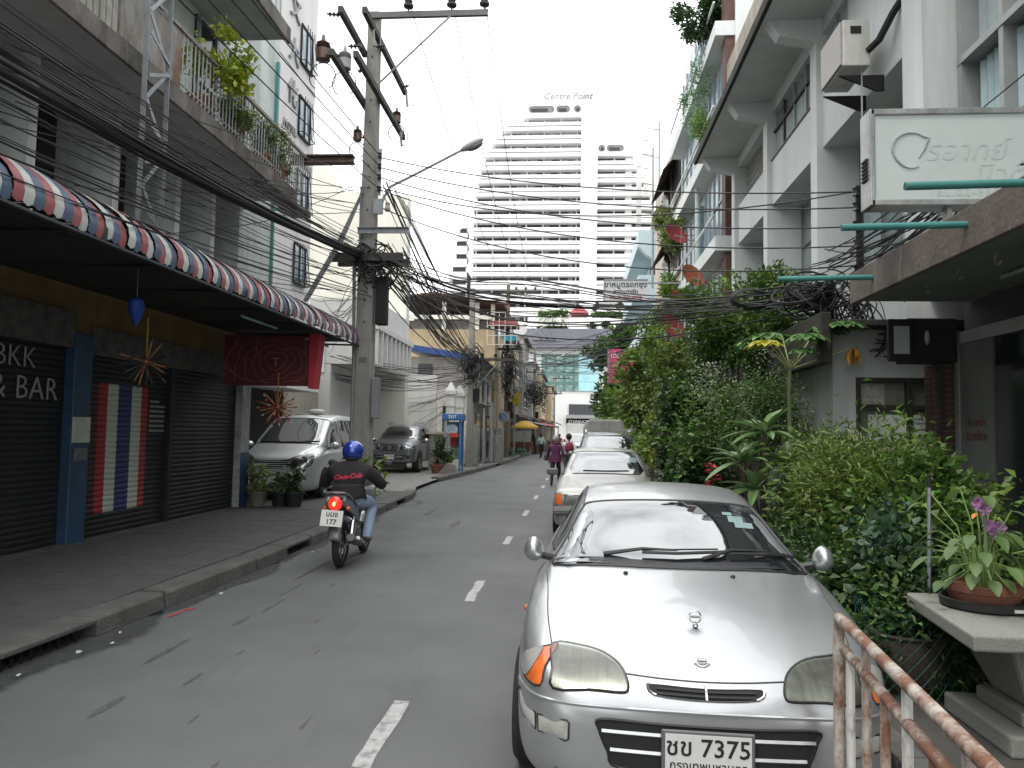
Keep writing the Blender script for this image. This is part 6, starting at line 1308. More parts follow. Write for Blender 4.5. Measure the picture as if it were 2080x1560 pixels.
# insulator rack and low arms
for k in range(4): pass
for k, z in enumerate((7.15, 6.93, 6.71, 6.47)):
    q = MB(); q.lathe([(.05, -.04), (.03, -.02), (.03, .02), (.05, .04)], (-3.9, 14.75, z), 10); q.build('spool_insulator', INSB, UP)
q = MB(); q.bx(-3.93, -3.87, 14.78, 14.8, 6.35, 7.3); q.build('rack_strap', STEEL, UP)
q = MB(); q.bx(-4.28, -3.25, 14.66, 14.69, 5.55, 5.65); q.bx(-4.28, -3.25, 14.60, 14.69, 5.65, 5.66); q.build('angle_crossarm', STEEL, UP)
q = MB(); q.bx(-4.8, -3.35, 14.55, 14.69, 4.98, 5.14); q.build('timber_crossarm', TIMB, UP)
q = MB(); q.bx(-4.8, -3.35, 15.1, 15.22, 5.0, 5.14); q.build('timber_crossarm', TIMB, UP)
q = MB(); q.bx(-3.9, -3.68, 14.72, 14.95, 3.75, 4.7); q.build('splice_box', BLACK, UP, bevel=.02)
q = MB(); q.bx(-3.93, -3.8, 14.70, 14.95, 1.9, 2.7); q.build('meter_box', BRX, UP, bevel=.02)
q = MB(); q.bx(-3.98, -3.8, 14.68, 14.75, 5.95, 6.25); q.build('lamp_clamp', STEEL, UP)
q = MB(); q.lathe([(.05, 0), (.06, .05), (.04, .12), (.05, .16), (0, .2)], (-3.7, 14.7, 6.0), 10); q.build('lamp_fuse', INSG, UP)
q = MB(); q.tube([(-3.86, 14.72, 6.05), (-3.78, 14.72, 6.3), (-3.66, 14.72, 6.5), (-3.3, 14.72, 6.68), (-2.3, 14.72, 7.2), (-2.2, 14.72, 7.25)], .028, 8); q.build('lamp_arm', ALU, UP, smooth=True)
Ml = Matrix.Rotation(R(-28), 3, 'Y')
q = MB(); q.ball((0, 0, 0), (.26, .09, .075), 16, 8, M=Ml); q.v = [(p[0] - 2.05, p[1] + 14.72, p[2] + 7.33) for p in q.v]; q.build('lamp_head', mat('lamp_grey', (.36, .36, .35), .5), UP, smooth=True)
q = MB(); q.ball((0, 0, -.035), (.17, .07, .06), 14, 6, M=Ml); q.v = [(p[0] - 1.98, p[1] + 14.72, p[2] + 7.33) for p in q.v]; q.build('lamp_lens', mat('lamp_lens_dull', (.14, .14, .13), .2), UP, smooth=True)
q = MB(); q.tube([(-4.3, 14.72, .15), (-4.3, 14.72, 3.2), (-4.34, 14.7, 5.0)], .035, 8); q.tube([(-4.24, 14.68, 3.2), (-4.24, 14.68, 6.5)], .02, 6); q.build('conduit', BRX, UP)
q = MB(); q.tube([(-4.2, 14.8, 6.5), (-4.62, 14.5, 5.3), (-5.1, 14.1, 4.1)], .035, 6); q.tube([(-4.2, 14.8, 6.5), (-4.55, 14.5, 5.3), (-5.05, 14.1, 4.1)], .02, 6); q.build('stay_strut', BRX, UP)
# further poles
def far_pole(name_lbl, x, y, h, w, arm_z, m, brown=False, extra=0):
    t = thing('utility_pole', name_lbl, 'pole', (x, y, .1)); sq((x, y), .08, h, w, w * .7, 'shaft', m, t)
    for i, z in enumerate(arm_z):
        q = MB(); q.bx(x - (.25 if i == 0 else .9), x + (1.9 if i == 0 else .9), y - .15, y - .05, z - .06, z + .06); a = q.build('crossarm', TIMB, t)
        for k in range(3): pinins(t, (x + (.5 + k * .6 if i == 0 else -.7 + k * .7), y - .1, z + .06), .9)
    q = MB(); q.tube([(x + .4, y - .12, arm_z[0] - 1.1), (x + 1.3, y - .12, arm_z[0] - .05)], .02, 5); q.build('arm_brace', ALU, t)
    for k in range(extra):
        z = 3.0 + k * 1.1; q = MB(); q.bx(x + .12, x + .4, y - .2, y + .05, z, z + .6); q.build('cable_box', BRX if k % 2 else BLACK, t, bevel=.02)
    return t
far_pole('grey concrete pole with a dense knot of cables by the phone booth', -4.55, 34, 8.1, .32, (4.9,), PCON, extra=2)
far_pole('brown weathered pole with three insulators before the white tower', -4.15, 48, 11.0, .30, (10.55, 6.9), mat('brown_pole', (.16, .115, .09), .9, var=.25), extra=3)
far_pole('slim pole with lamp arm at the grey fascia in the distance', -3.5, 70, 10.4, .28, (10.1, 7.2), PCON, extra=1)
far_pole('farthest thin pole near the white podium', -2.2, 92, 8.6, .26, (8.2, 6.4), PCON)
for (x, y, z, l) in ((-4.1, 48, 8.6, 'arching from the brown pole'), (-3.5, 70, 8.9, 'on the slim distant pole')):
    t = thing('street_lamp', 'slender white street lamp arm ' + l, 'lamp', (x, y, z - 2))
    q = MB(); q.tube([(x, y - .2, z - 2.1), (x + .3, y - .2, z - 1.4), (x + 2.0, y - .2, z - .4)], .035, 6); q.build('arm', ALU, t)
    q = MB(); q.cb((0, 0, 0), (.75, .2, .14), Matrix.Translation((x + 2.35, y - .2, z - .22)) @ Matrix.Rotation(R(-25), 4, 'Y')); q.build('head', mat('lamp_white', (.6, .6, .58), .5), t, bevel=.03)

# ================================================================ overhead cables, each its own
CN = [0]
def cable(a, b, sag, r, label, group, n=14, wob=0.0, cat='cable', m=None):
    a, b = Vector(a), Vector(b); pts = []; ph = rnd.uniform(0, 6.28)
    for i in range(n + 1):
        t = i / n; p = a.lerp(b, t); p.z -= 4 * sag * t * (1 - t)
        if wob: e = math.sin(math.pi * t); p += Vector((wob * e * math.sin(t * 11 + ph), wob * e * math.sin(t * 9 + ph * 2), wob * e * math.cos(t * 13 + ph)))
        pts.append(p)
    q = MB(); q.tube(pts, r, 5); o = q.build('overhead_cable', m or CABLE); tag(o, label, cat, group); CN[0] += 1
    return o
gA = 'cables strung along the left buildings'; lA = 'thin black cable strung along the left building from the concrete pole'
for k in range(38):
    lay = k % 5; z = (4.35, 4.75, 5.1, 5.25, 5.45)[lay] + rnd.uniform(-.12, .12); x = -4.12 + rnd.uniform(-.55, .2)
    cable((x, 14.85, z), (x - .35 + rnd.uniform(-.5, .3), -16, z + rnd.uniform(-.3, .5)), rnd.uniform(.35, 1.45) if lay < 2 else rnd.uniform(.5, 1.15), rnd.choice([.005, .006, .008, .010]), lA, gA, wob=.02, n=18)
for k in range(14):   # thick twisted bundle
    cable((-4.2 + rnd.uniform(-.07, .07), 14.85, 5.12 + rnd.uniform(-.06, .06)), (-4.5 + rnd.uniform(-.08, .08), -16, 5.2 + rnd.uniform(-.08, .08)), .95 + rnd.uniform(-.06, .06), rnd.choice([.012, .016, .02]), 'thick black cable in the twisted bundle running along the left building', 'thick bundle along the left building', wob=.03, n=20)
for k, z in enumerate((7.15, 6.93, 6.71, 6.47)):
    cable((-3.9, 14.75, z), (-4.2, -16, z + .4), .55 + .1 * k, .009, 'power line above the balcony, ' + ['highest', 'second', 'third', 'lowest'][k] + ' of the four from the spool rack', 'four power lines above the balcony', n=18)
for k in range(10):
    cable((-4.1 + rnd.uniform(-.3, .1), 14.9, 5.9 + rnd.uniform(-.3, .9)), (-6.2, 7.0 + rnd.uniform(-3, 5), 4.3 + rnd.uniform(-.1, 1.5)), rnd.uniform(.1, .4), .007, 'drop wire slanting from the pole to the left facade', 'drop wires to the left facade', wob=.02)
for k in range(12):
    cable((-4.3, 14.9, 4.6 + rnd.uniform(-.5, .4)), (-7.55 + rnd.uniform(-.3, .2), 19.2 + rnd.uniform(0, 4), 4.6 + rnd.uniform(-.9, 1.4)), rnd.uniform(.1, .35), .007, 'slack wire crossing from the pole to the white building', 'wires to the white building', wob=.03)
for k, x in enumerate((-3.4, -2.52, -1.86)):
    cable((x, 14.76, 10.36), (-3.55 + k * .6, 47.9, 10.85), 1.5, .010, 'bare high voltage line from the top crossarm, ' + ['nearest the pole', 'middle one', 'outermost'][k], 'three high voltage lines', n=20)
    cable((x, 14.76, 10.36), (x - .2, -16, 10.4), 1.2, .010, 'bare high voltage line toward the camera, ' + ['nearest the pole', 'middle one', 'outermost'][k], 'three high voltage lines', n=12)
    cable((-3.55 + k * .6, 47.9, 10.85), (-2.9 + k * .6, 69.9, 10.4), .7, .012, 'far high voltage line between the brown and slim poles', 'far high voltage lines')
gB = 'cables from the first pole to the booth pole'
for k in range(30):
    z0 = rnd.choice([5.1, 5.3, 5.0, 6.5, 6.8, 4.6]) + rnd.uniform(-.2, .2)
    cable((-3.9 + rnd.uniform(-.3, .55), 14.95, z0), (-4.5 + rnd.uniform(-.25, .25), 33.95, 4.75 + rnd.uniform(-.35, .4)), rnd.uniform(.0, .55), rnd.choice([.008, .010, .014, .018]), 'black cable falling from the concrete pole to the booth pole', gB, wob=.05, n=16)
for k in range(4):
    cable((-3.6 + .09 * k, 14.8, 6.5 - .12 * k), (-4.4 + .05 * k, 33.95, 6.2), .35 + .06 * k, .010, 'one of four parallel lines slanting off the spool rack', 'four parallel lines', n=12)
# main bundle over the street to the wall hub on the right
HUB = Vector((3.35, 10.7, 3.62)); gC = 'bundle crossing the street'
for k in range(22):
    r_ = rnd.choice([.007, .008, .010, .012, .016]); a = Vector((-3.6 + rnd.uniform(-.4, .3), 14.7, 5.0 + rnd.uniform(-.15, .2))); mid = Vector((-.9 + rnd.uniform(-.1, .1), 13.4, 4.0 + rnd.choice([0, 0, .05, -.3, .35, -.5]) + rnd.uniform(-.12, .12))); b = HUB + Vector((rnd.uniform(-.3, .2), rnd.uniform(-.3, .3), rnd.uniform(-.18, .18)))
    pts = catmull([a, a.lerp(mid, .5) + Vector((0, 0, -.18 + rnd.uniform(-.06, .03))), mid, mid.lerp(b, .5) + Vector((0, 0, -.16 + rnd.uniform(-.1, .06))), b], 5)
    q = MB(); q.tube(pts, r_, 5); tag(q.build('overhead_cable', CABLE), 'black cable in the sagging bundle crossing the street to the right wall', 'cable', gC)
for k, (z0, z1) in enumerate(((7.1, 4.95), (6.9, 4.75), (6.7, 4.5), (6.45, 4.25), (6.5, 5.0), (6.1, 4.0))):
    cable((-3.88, 14.75, z0), (3.75, 10.35 + .04 * k, z1), .25 + .05 * k, .011, 'power line crossing the street, ' + ['first', 'second', 'third', 'fourth', 'fifth', 'sixth'][k] + ' from the top at the pole', 'power lines crossing the street', n=16)
for k in range(22):
    cable((-4.2 + rnd.uniform(-.2, .5), 47.9, 6.6 + rnd.uniform(-.7, .9)), (3.6 + rnd.uniform(-1, .5), 24 + rnd.uniform(-5, 14), 5.0 + rnd.uniform(-.6, .9)), rnd.uniform(.2, .7), rnd.choice([.009, .012, .016]), 'distant wire crossing low in front of the white tower', 'distant crossing wires', wob=.02)
for k in range(26):
    cable((-4.5 + rnd.uniform(-.2, .2), 34, 4.7 + rnd.uniform(-.6, .7)), (-4.15 + rnd.uniform(-.3, .5), 48, 5.6 + rnd.uniform(-1.3, 1.2)), rnd.uniform(.1, .7), rnd.choice([.009, .012, .016]), 'cable between the booth pole and the brown pole', 'cables between the far poles', wob=.06)
for k in range(24):
    cable((-4.1 + rnd.uniform(-.3, .4), 48, 5.6 + rnd.uniform(-1.6, 1.4)), (-3.5 + rnd.uniform(-.3, .5), 70, 5.8 + rnd.uniform(-1.8, 1.6)), rnd.uniform(.2, 1.0), .014, 'cable drooping beyond the brown pole', 'cables beyond the brown pole', wob=.06)
for k in range(18):
    cable((-7.6 + rnd.uniform(-.3, .3), 25.2 + rnd.uniform(-2, .1), 3.75 + rnd.uniform(-.5, .35)), (-4.6, 33.9, 4.3 + rnd.uniform(-.6, .5)), rnd.uniform(.1, .5), .010, 'cable running level across the cream building to the booth pole', 'level cables across the cream building', wob=.03)
for k in range(14):
    cable((-4.55, 34, 3.6 + rnd.uniform(-.5, .9)), (-7.5 + rnd.uniform(-.8, .8), 33.8, 1.9 + rnd.uniform(-.6, 1.2)), rnd.uniform(.05, .4), .008, 'thin wire fanning over the white wall behind the pickup', 'thin wires over the white wall', wob=.02)
# knots of cable at the poles
def knot(label, c, r, n, seed, tr=.012):
    g = random.Random(seed); t = thing('cable_knot', label, 'cable', c)
    for k in range(n):
        ax = Vector((g.uniform(-1, 1), g.uniform(-1, 1), g.uniform(-1, 1))).normalized(); u = ax.orthogonal().normalized(); w = ax.cross(u); rr = g.uniform(.4, 1.0); o = Vector((g.uniform(-.4, .4) * r[0], g.uniform(-.4, .4) * r[1], g.uniform(-.5, .5) * r[2])); a0 = g.uniform(0, 6); sp = g.uniform(2.5, 6.5)
        pts = []
        for i in range(15):
            a = a0 + sp * i / 14; p = u * math.cos(a) * rr + w * math.sin(a) * rr; pts.append(Vector(c) + o + Vector((p.x * r[0], p.y * r[1], p.z * r[2])))
        q = MB(); q.tube(pts, tr * g.uniform(.6, 1.5), 5); q.build('cable_loop', CABLE, t)
    return t
knot('tangle of cables wrapped round the concrete pole under the timber arm', (-4.0, 14.8, 4.9), (.42, .3, .5), 34, 1)
knot('dense black knot of cables on the booth pole', (-4.5, 33.9, 4.6), (.5, .4, .75), 40, 2, .016)
knot('mass of cables on the brown pole', (-4.1, 47.9, 5.3), (.45, .4, 1.8), 40, 3, .02)
knot('dark cable mass hanging on the distant left pole', (-3.4, 69.5, 5.2), (1.1, 1.0, 1.0), 40, 4, .03)
knot('big bunch of black cables on the right wall beside the teal pipe', (3.2, 10.6, 3.62), (.42, .35, .28), 46, 5, .011)
knot('coil of loose cables hung on the right wall post', (3.65, 10.4, 3.2), (.38, .3, .55), 34, 6, .009)
CO = thing('cable_coil', 'neat oval coil of spare cable hanging above the shrubs', 'cable', (2.55, 11.0, 3.68))
for k in range(9):
    q = MB(); e = rnd.uniform(-.02, .02); q.tube([(2.5 + (.27 + e) * math.cos(a), 11.0 + e * 2, 3.63 + (.13 + e) * math.sin(a)) for a in np.linspace(0, 2 * math.pi, 22)], .011, 5, cap=False); q.build('cable_loop', CABLE, CO)
# bracket rack on the wall
WRK = thing('wall_rack', 'dark upright insulator rack bolted on the right wall', 'bracket', (3.78, 10.35, 3.8))
q = MB(); q.bx(3.74, 3.82, 10.38, 10.44, 3.7, 5.05); q.build('post', BLACK, WRK)
q = MB(); q.beam((3.8, 10.4, 4.9), (4.95, 10.4, 4.9), .05, .05); q.beam((3.8, 10.4, 3.9), (4.95, 10.4, 3.9), .05, .05); q.build('arm', BLACK, WRK)
for z in (3.9, 4.25, 4.5, 4.75, 4.95):
    q = MB(); q.lathe([(.05, -.05), (.03, -.02), (.03, .02), (.05, .05)], (3.72, 10.36, z), 10); q.build('spool_insulator', INSB, WRK)
WP = MB(); WP.bx(3.3, 3.5, 10.6, 10.8, .1, 3.75); tag(WP.build('wall_post', MOSSD, bevel=.02), 'dark mossy post under the bunch of cables on the right', 'post')
for k in range(20):
    a = Vector((3.3 + rnd.uniform(-.2, .5), 10.5, 3.7 + rnd.uniform(-.15, .6))); b = Vector((3.7 + rnd.uniform(-.1, .35), 7.3, 4.25 + rnd.uniform(-.3, .25)))
    cable(a, b, rnd.uniform(.02, .25), rnd.choice([.007, .009, .012]), 'cable rising from the right wall bunch to behind the light box sign', 'cables to the light box sign', wob=.02)
for k in range(12):
    a = Vector((3.5 + rnd.uniform(-.2, .3), 10.5, 3.3 + rnd.uniform(-.3, .2))); b = Vector((3.75 + rnd.uniform(-.1, .3), 9.3, 2.95 + rnd.uniform(-.25, .1)))
    cable(a, b, rnd.uniform(.05, .4), .009, 'slack cable drooping under the mossy canopy by the lamp box', 'slack cables by the lamp box', wob=.03)
for k in range(3):
    cable((4.5, 5.5 - k * .5, 5.5 - .3 * k), (3.9, 9.9, 4.95 - .3 * k), .1, .007, 'single service wire across the near curtained window', 'service wires by the window')
for k in range(8):
    q = MB(); x = 4.06 + .012 * k; q.tube([(4.02 + rnd.uniform(-.02, .02), 8.72, 2.55), (4.0 + rnd.uniform(-.03, .03), 8.70, 2.3), (4.02 + rnd.uniform(-.02, .02), 8.72, 1.95), (3.99 + rnd.uniform(-.03, .03), 8.72, 1.75)], .007, 5); tag(q.build('overhead_cable', CABLE), 'black cable hanging loose down the brick pillar', 'cable', 'cables on the brick pillar')
# ================================================================ people
SKIN = mat('skin_brown', (.26, .14, .09), .55, var=.1, scale=10)
def figure(parent, J, E, zones, mats, name='body', sub=2):
    """continuous body grown over a joint skeleton; zones: joint -> material index"""
    names = list(J); me = bpy.data.meshes.new(name); me.from_pydata([J[n][0] for n in names], [(names.index(a), names.index(b)) for a, b in E], [])
    ob = bpy.data.objects.new('tmp', me); COL.objects.link(ob); sk = ob.modifiers.new('skin', 'SKIN'); sk.use_smooth_shade = True; sk.branch_smoothing = .4
    for i, n in enumerate(names):
        r = J[n][1]; r = r if isinstance(r, tuple) else (r, r); me.skin_vertices[0].data[i].radius = r; me.skin_vertices[0].data[i].use_root = (i == 0)
    md = ob.modifiers.new('s', 'SUBSURF'); md.levels = sub; md.render_levels = sub
    bpy.context.view_layer.update()
    m2 = bpy.data.meshes.new_from_object(ob.evaluated_get(bpy.context.evaluated_depsgraph_get())); bpy.data.objects.remove(ob); m2.name = name
    m2.materials.clear()
    for m in mats: m2.materials.append(m)
    P = np.array([J[n][0] for n in names]); seg = [(names.index(a), names.index(b)) for a, b in E]
    A = np.array([P[a] for a, b in seg]); B_ = np.array([P[b] for a, b in seg]); Dv = B_ - A; LL = (Dv ** 2).sum(1) + 1e-9
    for p in m2.polygons:
        c = np.array(p.center); t = np.clip(((c - A) * Dv).sum(1) / LL, 0, 1); d = np.linalg.norm(A + Dv * t[:, None] - c, axis=1); k = int(d.argmin()); a, b = seg[k]
        n = names[a] if t[k] < zones.get((names[a], names[b]), .5) else names[b]; p.material_index = zones.get(n, 0); p.use_smooth = True
    o = bpy.data.objects.new(name, m2); COL.objects.link(o); o.parent = parent; OFF[o.name] = Vector((0, 0, 0)); return o
def hand(J, E, w, side, d, up, zi, zones):
    """palm and five curled fingers from wrist joint w; d = pointing direction, up = back of hand"""
    d = Vector(d).normalized(); up = Vector(up).normalized(); s = d.cross(up).normalized() * side; W = Vector(J[w][0]); pm = w + '_palm'
    J[pm] = (tuple(W + d * .06), (.030, .018)); E.append((w, pm)); zones[pm] = zi; zones[w] = zi
    for k, (o, l) in enumerate(((-.030, .062), (-.010, .072), (.010, .068), (.028, .055))):
        b = W + d * .085 + s * o; a1 = b + d * l * .5 - up * .012; a2 = a1 + d * l * .25 - up * l * .5
        for j, p in enumerate((b, a1, a2)): nm = '%s_f%d%d' % (w, k, j); J[nm] = (tuple(p), .0085 - .001 * j); zones[nm] = zi; E.append((pm if j == 0 else '%s_f%d%d' % (w, k, j - 1), nm))
    b = W + d * .045 - s * .034; a1 = b + d * .03 - s * .012 - up * .012
    for j, p in enumerate((b, a1)): nm = '%s_t%d' % (w, j); J[nm] = (tuple(p), .010 - .0015 * j); zones[nm] = zi; E.append((pm if j == 0 else '%s_t0' % w, nm))
def face(parent, c, r, fwd, skin):
    """nose, ears and eyes on the head"""
    c = Vector(c); f = Vector(fwd).normalized(); s = f.cross(Vector((0, 0, 1)))
    for k in (-1, 1):
        q = MB(); q.ball(c + s * k * r * .98 - Vector((0, 0, .01)), (.014, .022, .03), 8, 6); q.build('ear', skin, parent, local=True, smooth=True)
        q = MB(); q.ball(c + f * r * .92 + s * k * .032 + Vector((0, 0, .012)), .010, 8, 6); q.build('eye', BLACK, parent, local=True, smooth=True)
    q = MB(); q.ball(c + f * r * 1.02 - Vector((0, 0, .015)), (.014, .018, .024), 8, 6); q.build('nose', skin, parent, local=True, smooth=True)
    q = MB(); q.ball(c + f * r * .92 - Vector((0, 0, .055)), (.022, .012, .006), 8, 6); q.build('mouth', mat('lip_tone', (.22, .08, .07), .5), parent, local=True, smooth=True)
def walker(label, loc, rotz, h, top, legs, hair, stride=.22, group=None, hand_on=True, longhair=False):
    """standing or walking person, facing +y in its own frame"""
    t = thing('person', label, 'person', loc, group, rotz); k = h / 1.62
    J = {}; E = []; z = {}
    def j(n, p, r, zi): J[n] = (tuple(Vector(p) * k), tuple(a * k for a in r) if isinstance(r, tuple) else r * k); z[n] = zi
    j('pelvis', (0, 0, .86), (.15, .115), 1); j('waist', (0, .01, 1.0), (.15, .11), 0); j('chest', (0, .015, 1.2), (.17, .12), 0); j('neckb', (0, 0, 1.345), .075, 0); j('neck', (0, .01, 1.40), .05, 2); j('head', (0, .02, 1.50), (.085, .095), 2); j('crown', (0, .02, 1.565), (.07, .08), 2)
    E += [('pelvis', 'waist'), ('waist', 'chest'), ('chest', 'neckb'), ('neckb', 'neck'), ('neck', 'head'), ('head', 'crown')]
    for s, n in ((-1, 'l'), (1, 'r')):
        st = stride * s
        j('sh' + n, (s * .175, 0, 1.29), .066, 0); j('el' + n, (s * .245, -st * .35 - .02, 1.04), .05, 0); j('wr' + n, (s * .245, -st * .55 + .09, .83), .034, 0)
        j('hip' + n, (s * .09, 0, .80), .095, 1); j('kn' + n, (s * .10, st * .55 + .03, .45), .068, 1); j('an' + n, (s * .10, st * 1.0 - .02, .085), .045, 1); j('toe' + n, (s * .115, st + .13, .035), .033, 3)
        E += [('chest', 'sh' + n), ('sh' + n, 'el' + n), ('el' + n, 'wr' + n), ('pelvis', 'hip' + n), ('hip' + n, 'kn' + n), ('kn' + n, 'an' + n), ('an' + n, 'toe' + n)]
        if hand_on: hand(J, E, 'wr' + n, s, (0, .25, -1), (s, 0, 0), 2, z)
    figure(t, J, E, z, [top, legs, SKIN, TRIM])
    hc = Vector((0, .01, 1.525)) * k
    q = MB(); q.ball((0, 0, 0), (.105 * k, .115 * k, .118 * k), 18, 12)
    v = []
    for p in q.v:
        n_ = 1 + .05 * math.sin(p[0] * 90) * math.sin(p[2] * 80); y = p[1] * n_
        if p[1] > .05 and p[2] < .045: y = .03
        v.append((p[0] * n_ + hc.x, y + hc.y, max(p[2] * n_, -.10 * k) + hc.z))
    q.v = v; q.build('hair', hair, t, smooth=True, local=True)
    face(t, (0, .02 * k, 1.495 * k), .088 * k, (0, 1, 0), SKIN)
    return t, k
PURP = mat('purple_cloth', (.075, .014, .06), .85, var=.2, scale=6, bump=.3, bscale=18); DTRO = mat('black_cloth', (.018, .017, .018), .9, var=.2, scale=6, bump=.2, bscale=20)
wm, k = walker('pedestrian in purple jacket and black trousers carrying a dark shoulder bag', (-.52, 24.5, 0), R(-4), 1.60, PURP, DTRO, mat('grey_hair', (.30, .29, .27), .8, var=.25, scale=40, bump=.5, bscale=60))
q = MB(); q.prism([(-.13, .82), (-.02, .80), (.06, .84), (.05, 1.0), (-.12, 1.0)], -.36, -.25, 'x'); bg_ = q.build('shoulder_bag', mat('dark_leather', (.03, .022, .022), .6, var=.2), wm, local=True, bevel=.03)
q = MB(); q.tube([(-.30, -.05, 1.0), (-.22, -.04, 1.25), (-.15, .02, 1.34), (-.2, .1, 1.2), (-.30, .03, 1.0)], .011, 5); q.build('bag_strap', MATS['dark_leather'], bg_, local=True)
q = MB(); q.grid(lambda u, v: ((.175 + .02 * v) * math.cos(u * 6.283), (.135 + .02 * v) * math.sin(u * 6.283) + .005, 1.0 - v * .24 + .01 * math.sin(u * 30)), 26, 4); q.build('jacket_hem', PURP, wm, local=True, smooth=True)
s2, k = walker('student in white shirt with red rucksack walking ahead of the purple jacket', (-.12, 27.4, 0), R(3), 1.66, mat('white_shirt', (.55, .55, .56), .85, var=.08), mat('navy_cloth', (.02, .022, .035), .9), mat('black_hair', (.012, .011, .011), .7, bump=.4, bscale=60))
q = MB(); q.ball((0, -.17, 1.16), (.16, .10, .21), 14, 10); rk = q.build('rucksack', mat('red_rucksack', (.16, .012, .035), .7, var=.3, scale=12), s2, local=True, smooth=True)
for f in (-1, 1): q = MB(); q.tube([(f * .10, -.12, 1.34), (f * .11, .02, 1.40), (f * .12, .14, 1.25), (f * .14, .0, 1.0)], .018, 5); q.build('rucksack_strap', MATS['red_rucksack'], rk, local=True)
walker('distant pedestrian in pale shirt beside the food stalls', (-2.1, 52, 0), R(20), 1.62, mat('pale_cyan_shirt', (.35, .48, .46), .85), DTRO, MATS['black_hair'], hand_on=False)
walker('distant pedestrian in dark red top near the white truck', (-1.0, 60, 0), R(170), 1.6, mat('dark_red_top', (.22, .03, .04), .85), DTRO, MATS['black_hair'], hand_on=False)
walker('distant pedestrian in white shirt by the far parasol', (-2.5, 62, 0), R(10), 1.65, MATS['white_shirt'], MATS['navy_cloth'], MATS['black_hair'], hand_on=False)
walker('distant pedestrian in black beyond the stalls', (-2.9, 57, 0.1), R(-30), 1.62, DTRO, DTRO, MATS['black_hair'], hand_on=False)

# ================================================================ motorcycle and rider
MBK = thing('motorcycle', 'small grey and black motorcycle ridden away along the left lane', 'motorcycle', (-2.80, 9.28, 0), None, R(2))
GPL = mat('grey_plastic', (.18, .18, .185), .35, metal=.3, var=.08, coat=.3); ENG = mat('engine_alloy', (.22, .22, .22), .45, metal=.7, var=.25, scale=12)
def bwheel(y, r):
    t = bpy.data.objects.new('wheel', None); COL.objects.link(t); t.parent = MBK; t.location = (0, y, r); OFF[t.name] = Vector()
    q = MB(); ring = []
    for i in range(32):
        a = 2 * math.pi * i / 32
        for j in range(8):
            b = 2 * math.pi * j / 8; rr = r - .045 + .045 * math.cos(b); q.v.append((.045 * math.sin(b), rr * math.cos(a), rr * math.sin(a)))
    q.f = [(i * 8 + j, ((i + 1) % 32) * 8 + j, ((i + 1) % 32) * 8 + (j + 1) % 8, i * 8 + (j + 1) % 8) for i in range(32) for j in range(8)]; q.mi = [0] * len(q.f); q.build('tyre', TYRE, t, local=True, smooth=True)
    q = MB(); q.lathe([(r - .085, -.02), (r - .078, -.02), (r - .078, .02), (r - .085, .02), (r - .085, -.02)], (0, 0, 0), 32, Matrix.Rotation(R(90), 3, 'Y')); q.lathe([(.045, -.05), (.05, 0), (.045, .05)], (0, 0, 0), 14, Matrix.Rotation(R(90), 3, 'Y')); q.build('rim', CHROME, t, local=True, smooth=True)
    for k in range(18):
        a = 2 * math.pi * k / 18; b = a + (.5 if k % 2 else -.5); q = MB(); q.tube([(.03 * (1 if k % 2 else -1), .045 * math.cos(b), .045 * math.sin(b)), (0, (r - .085) * math.cos(a), (r - .085) * math.sin(a))], .0025, 4); q.build('spoke', CHROME, t, local=True)
bwheel(0, .285); bwheel(1.22, .28)
q = MB(); q.beam((.075, 0, .285), (.075, .45, .34), .025, .05); q.beam((-.075, 0, .285), (-.075, .45, .34), .025, .05); q.build('swing_arm', ENG, MBK, local=True)
for f in (-1, 1):
    q = MB(); q.tube([(f * .115, .03, .30), (f * .12, .14, .60)], .022, 8); q.tube([(f * .115, .05, .36), (f * .118, .12, .56)], .032, 10); q.build('shock_absorber', CHROME, MBK, local=True)
q = MB(); q.cb((0, .52, .34), (.2, .3, .2)); q.build('crankcase', ENG, MBK, local=True, bevel=.05)
q = MB(); q.lathe([(.07, 0), (.075, .03), (.06, .05), (.075, .07), (.06, .09), (.075, .11), (.06, .13), (.06, .2)], (0, .62, .38), 12, Matrix.Rotation(R(-75), 3, 'X')); q.build('cylinder', ENG, MBK, local=True)
q = MB(); q.tube([(.12, .75, .28), (.14, .5, .22), (.15, .2, .27)], .022, 8); q.tube([(.155, .32, .25), (.165, .0, .33), (.17, -.22, .40)], [.035, .052, .048], 12); ex = q.build('exhaust', mat('matt_silencer', (.12, .12, .12), .5, metal=.6), MBK, local=True, smooth=True)
q = MB(); q.tube([(.215, .2, .30), (.222, -.05, .37)], .024, 8); q.build('heat_shield', CHROME, ex, local=True)
q = MB(); q.prism([(-.32, .84), (-.26, .88), (.0, .83), (.30, .70), (.45, .56), (.40, .50), (.15, .62), (-.1, .70), (-.28, .76)], .075, .125, 'x'); q.prism([(-.32, .84), (-.26, .88), (.0, .83), (.30, .70), (.45, .56), (.40, .50), (.15, .62), (-.1, .70), (-.28, .76)], -.125, -.075, 'x'); q.build('side_fairing', GPL, MBK, local=True, bevel=.02)
q = MB(); q.prism([(-.30, .80), (-.30, .70), (.2, .60), (.3, .62), (.3, .72), (0, .80)], -.08, .08, 'x'); q.build('tail_body', BLACK, MBK, local=True, bevel=.02)
q = MB(); q.prism([(-.24, .86), (-.2, .89), (.05, .84), (.25, .77), (.5, .76), (.62, .80), (.60, .72), (.3, .70), (0, .79)], -.115, .115, 'x'); q.build('seat', mat('seat_vinyl', (.02, .02, .02), .6), MBK, local=True, bevel=.03)
q = MB(); q.tube([(-.13, .0, .83), (-.13, -.2, .9), (-.11, -.33, .93), (0, -.38, .935), (.11, -.33, .93), (.13, -.2, .9), (.13, .0, .83)], .015, 8); q.build('grab_rail', GPL, MBK, local=True, smooth=True)
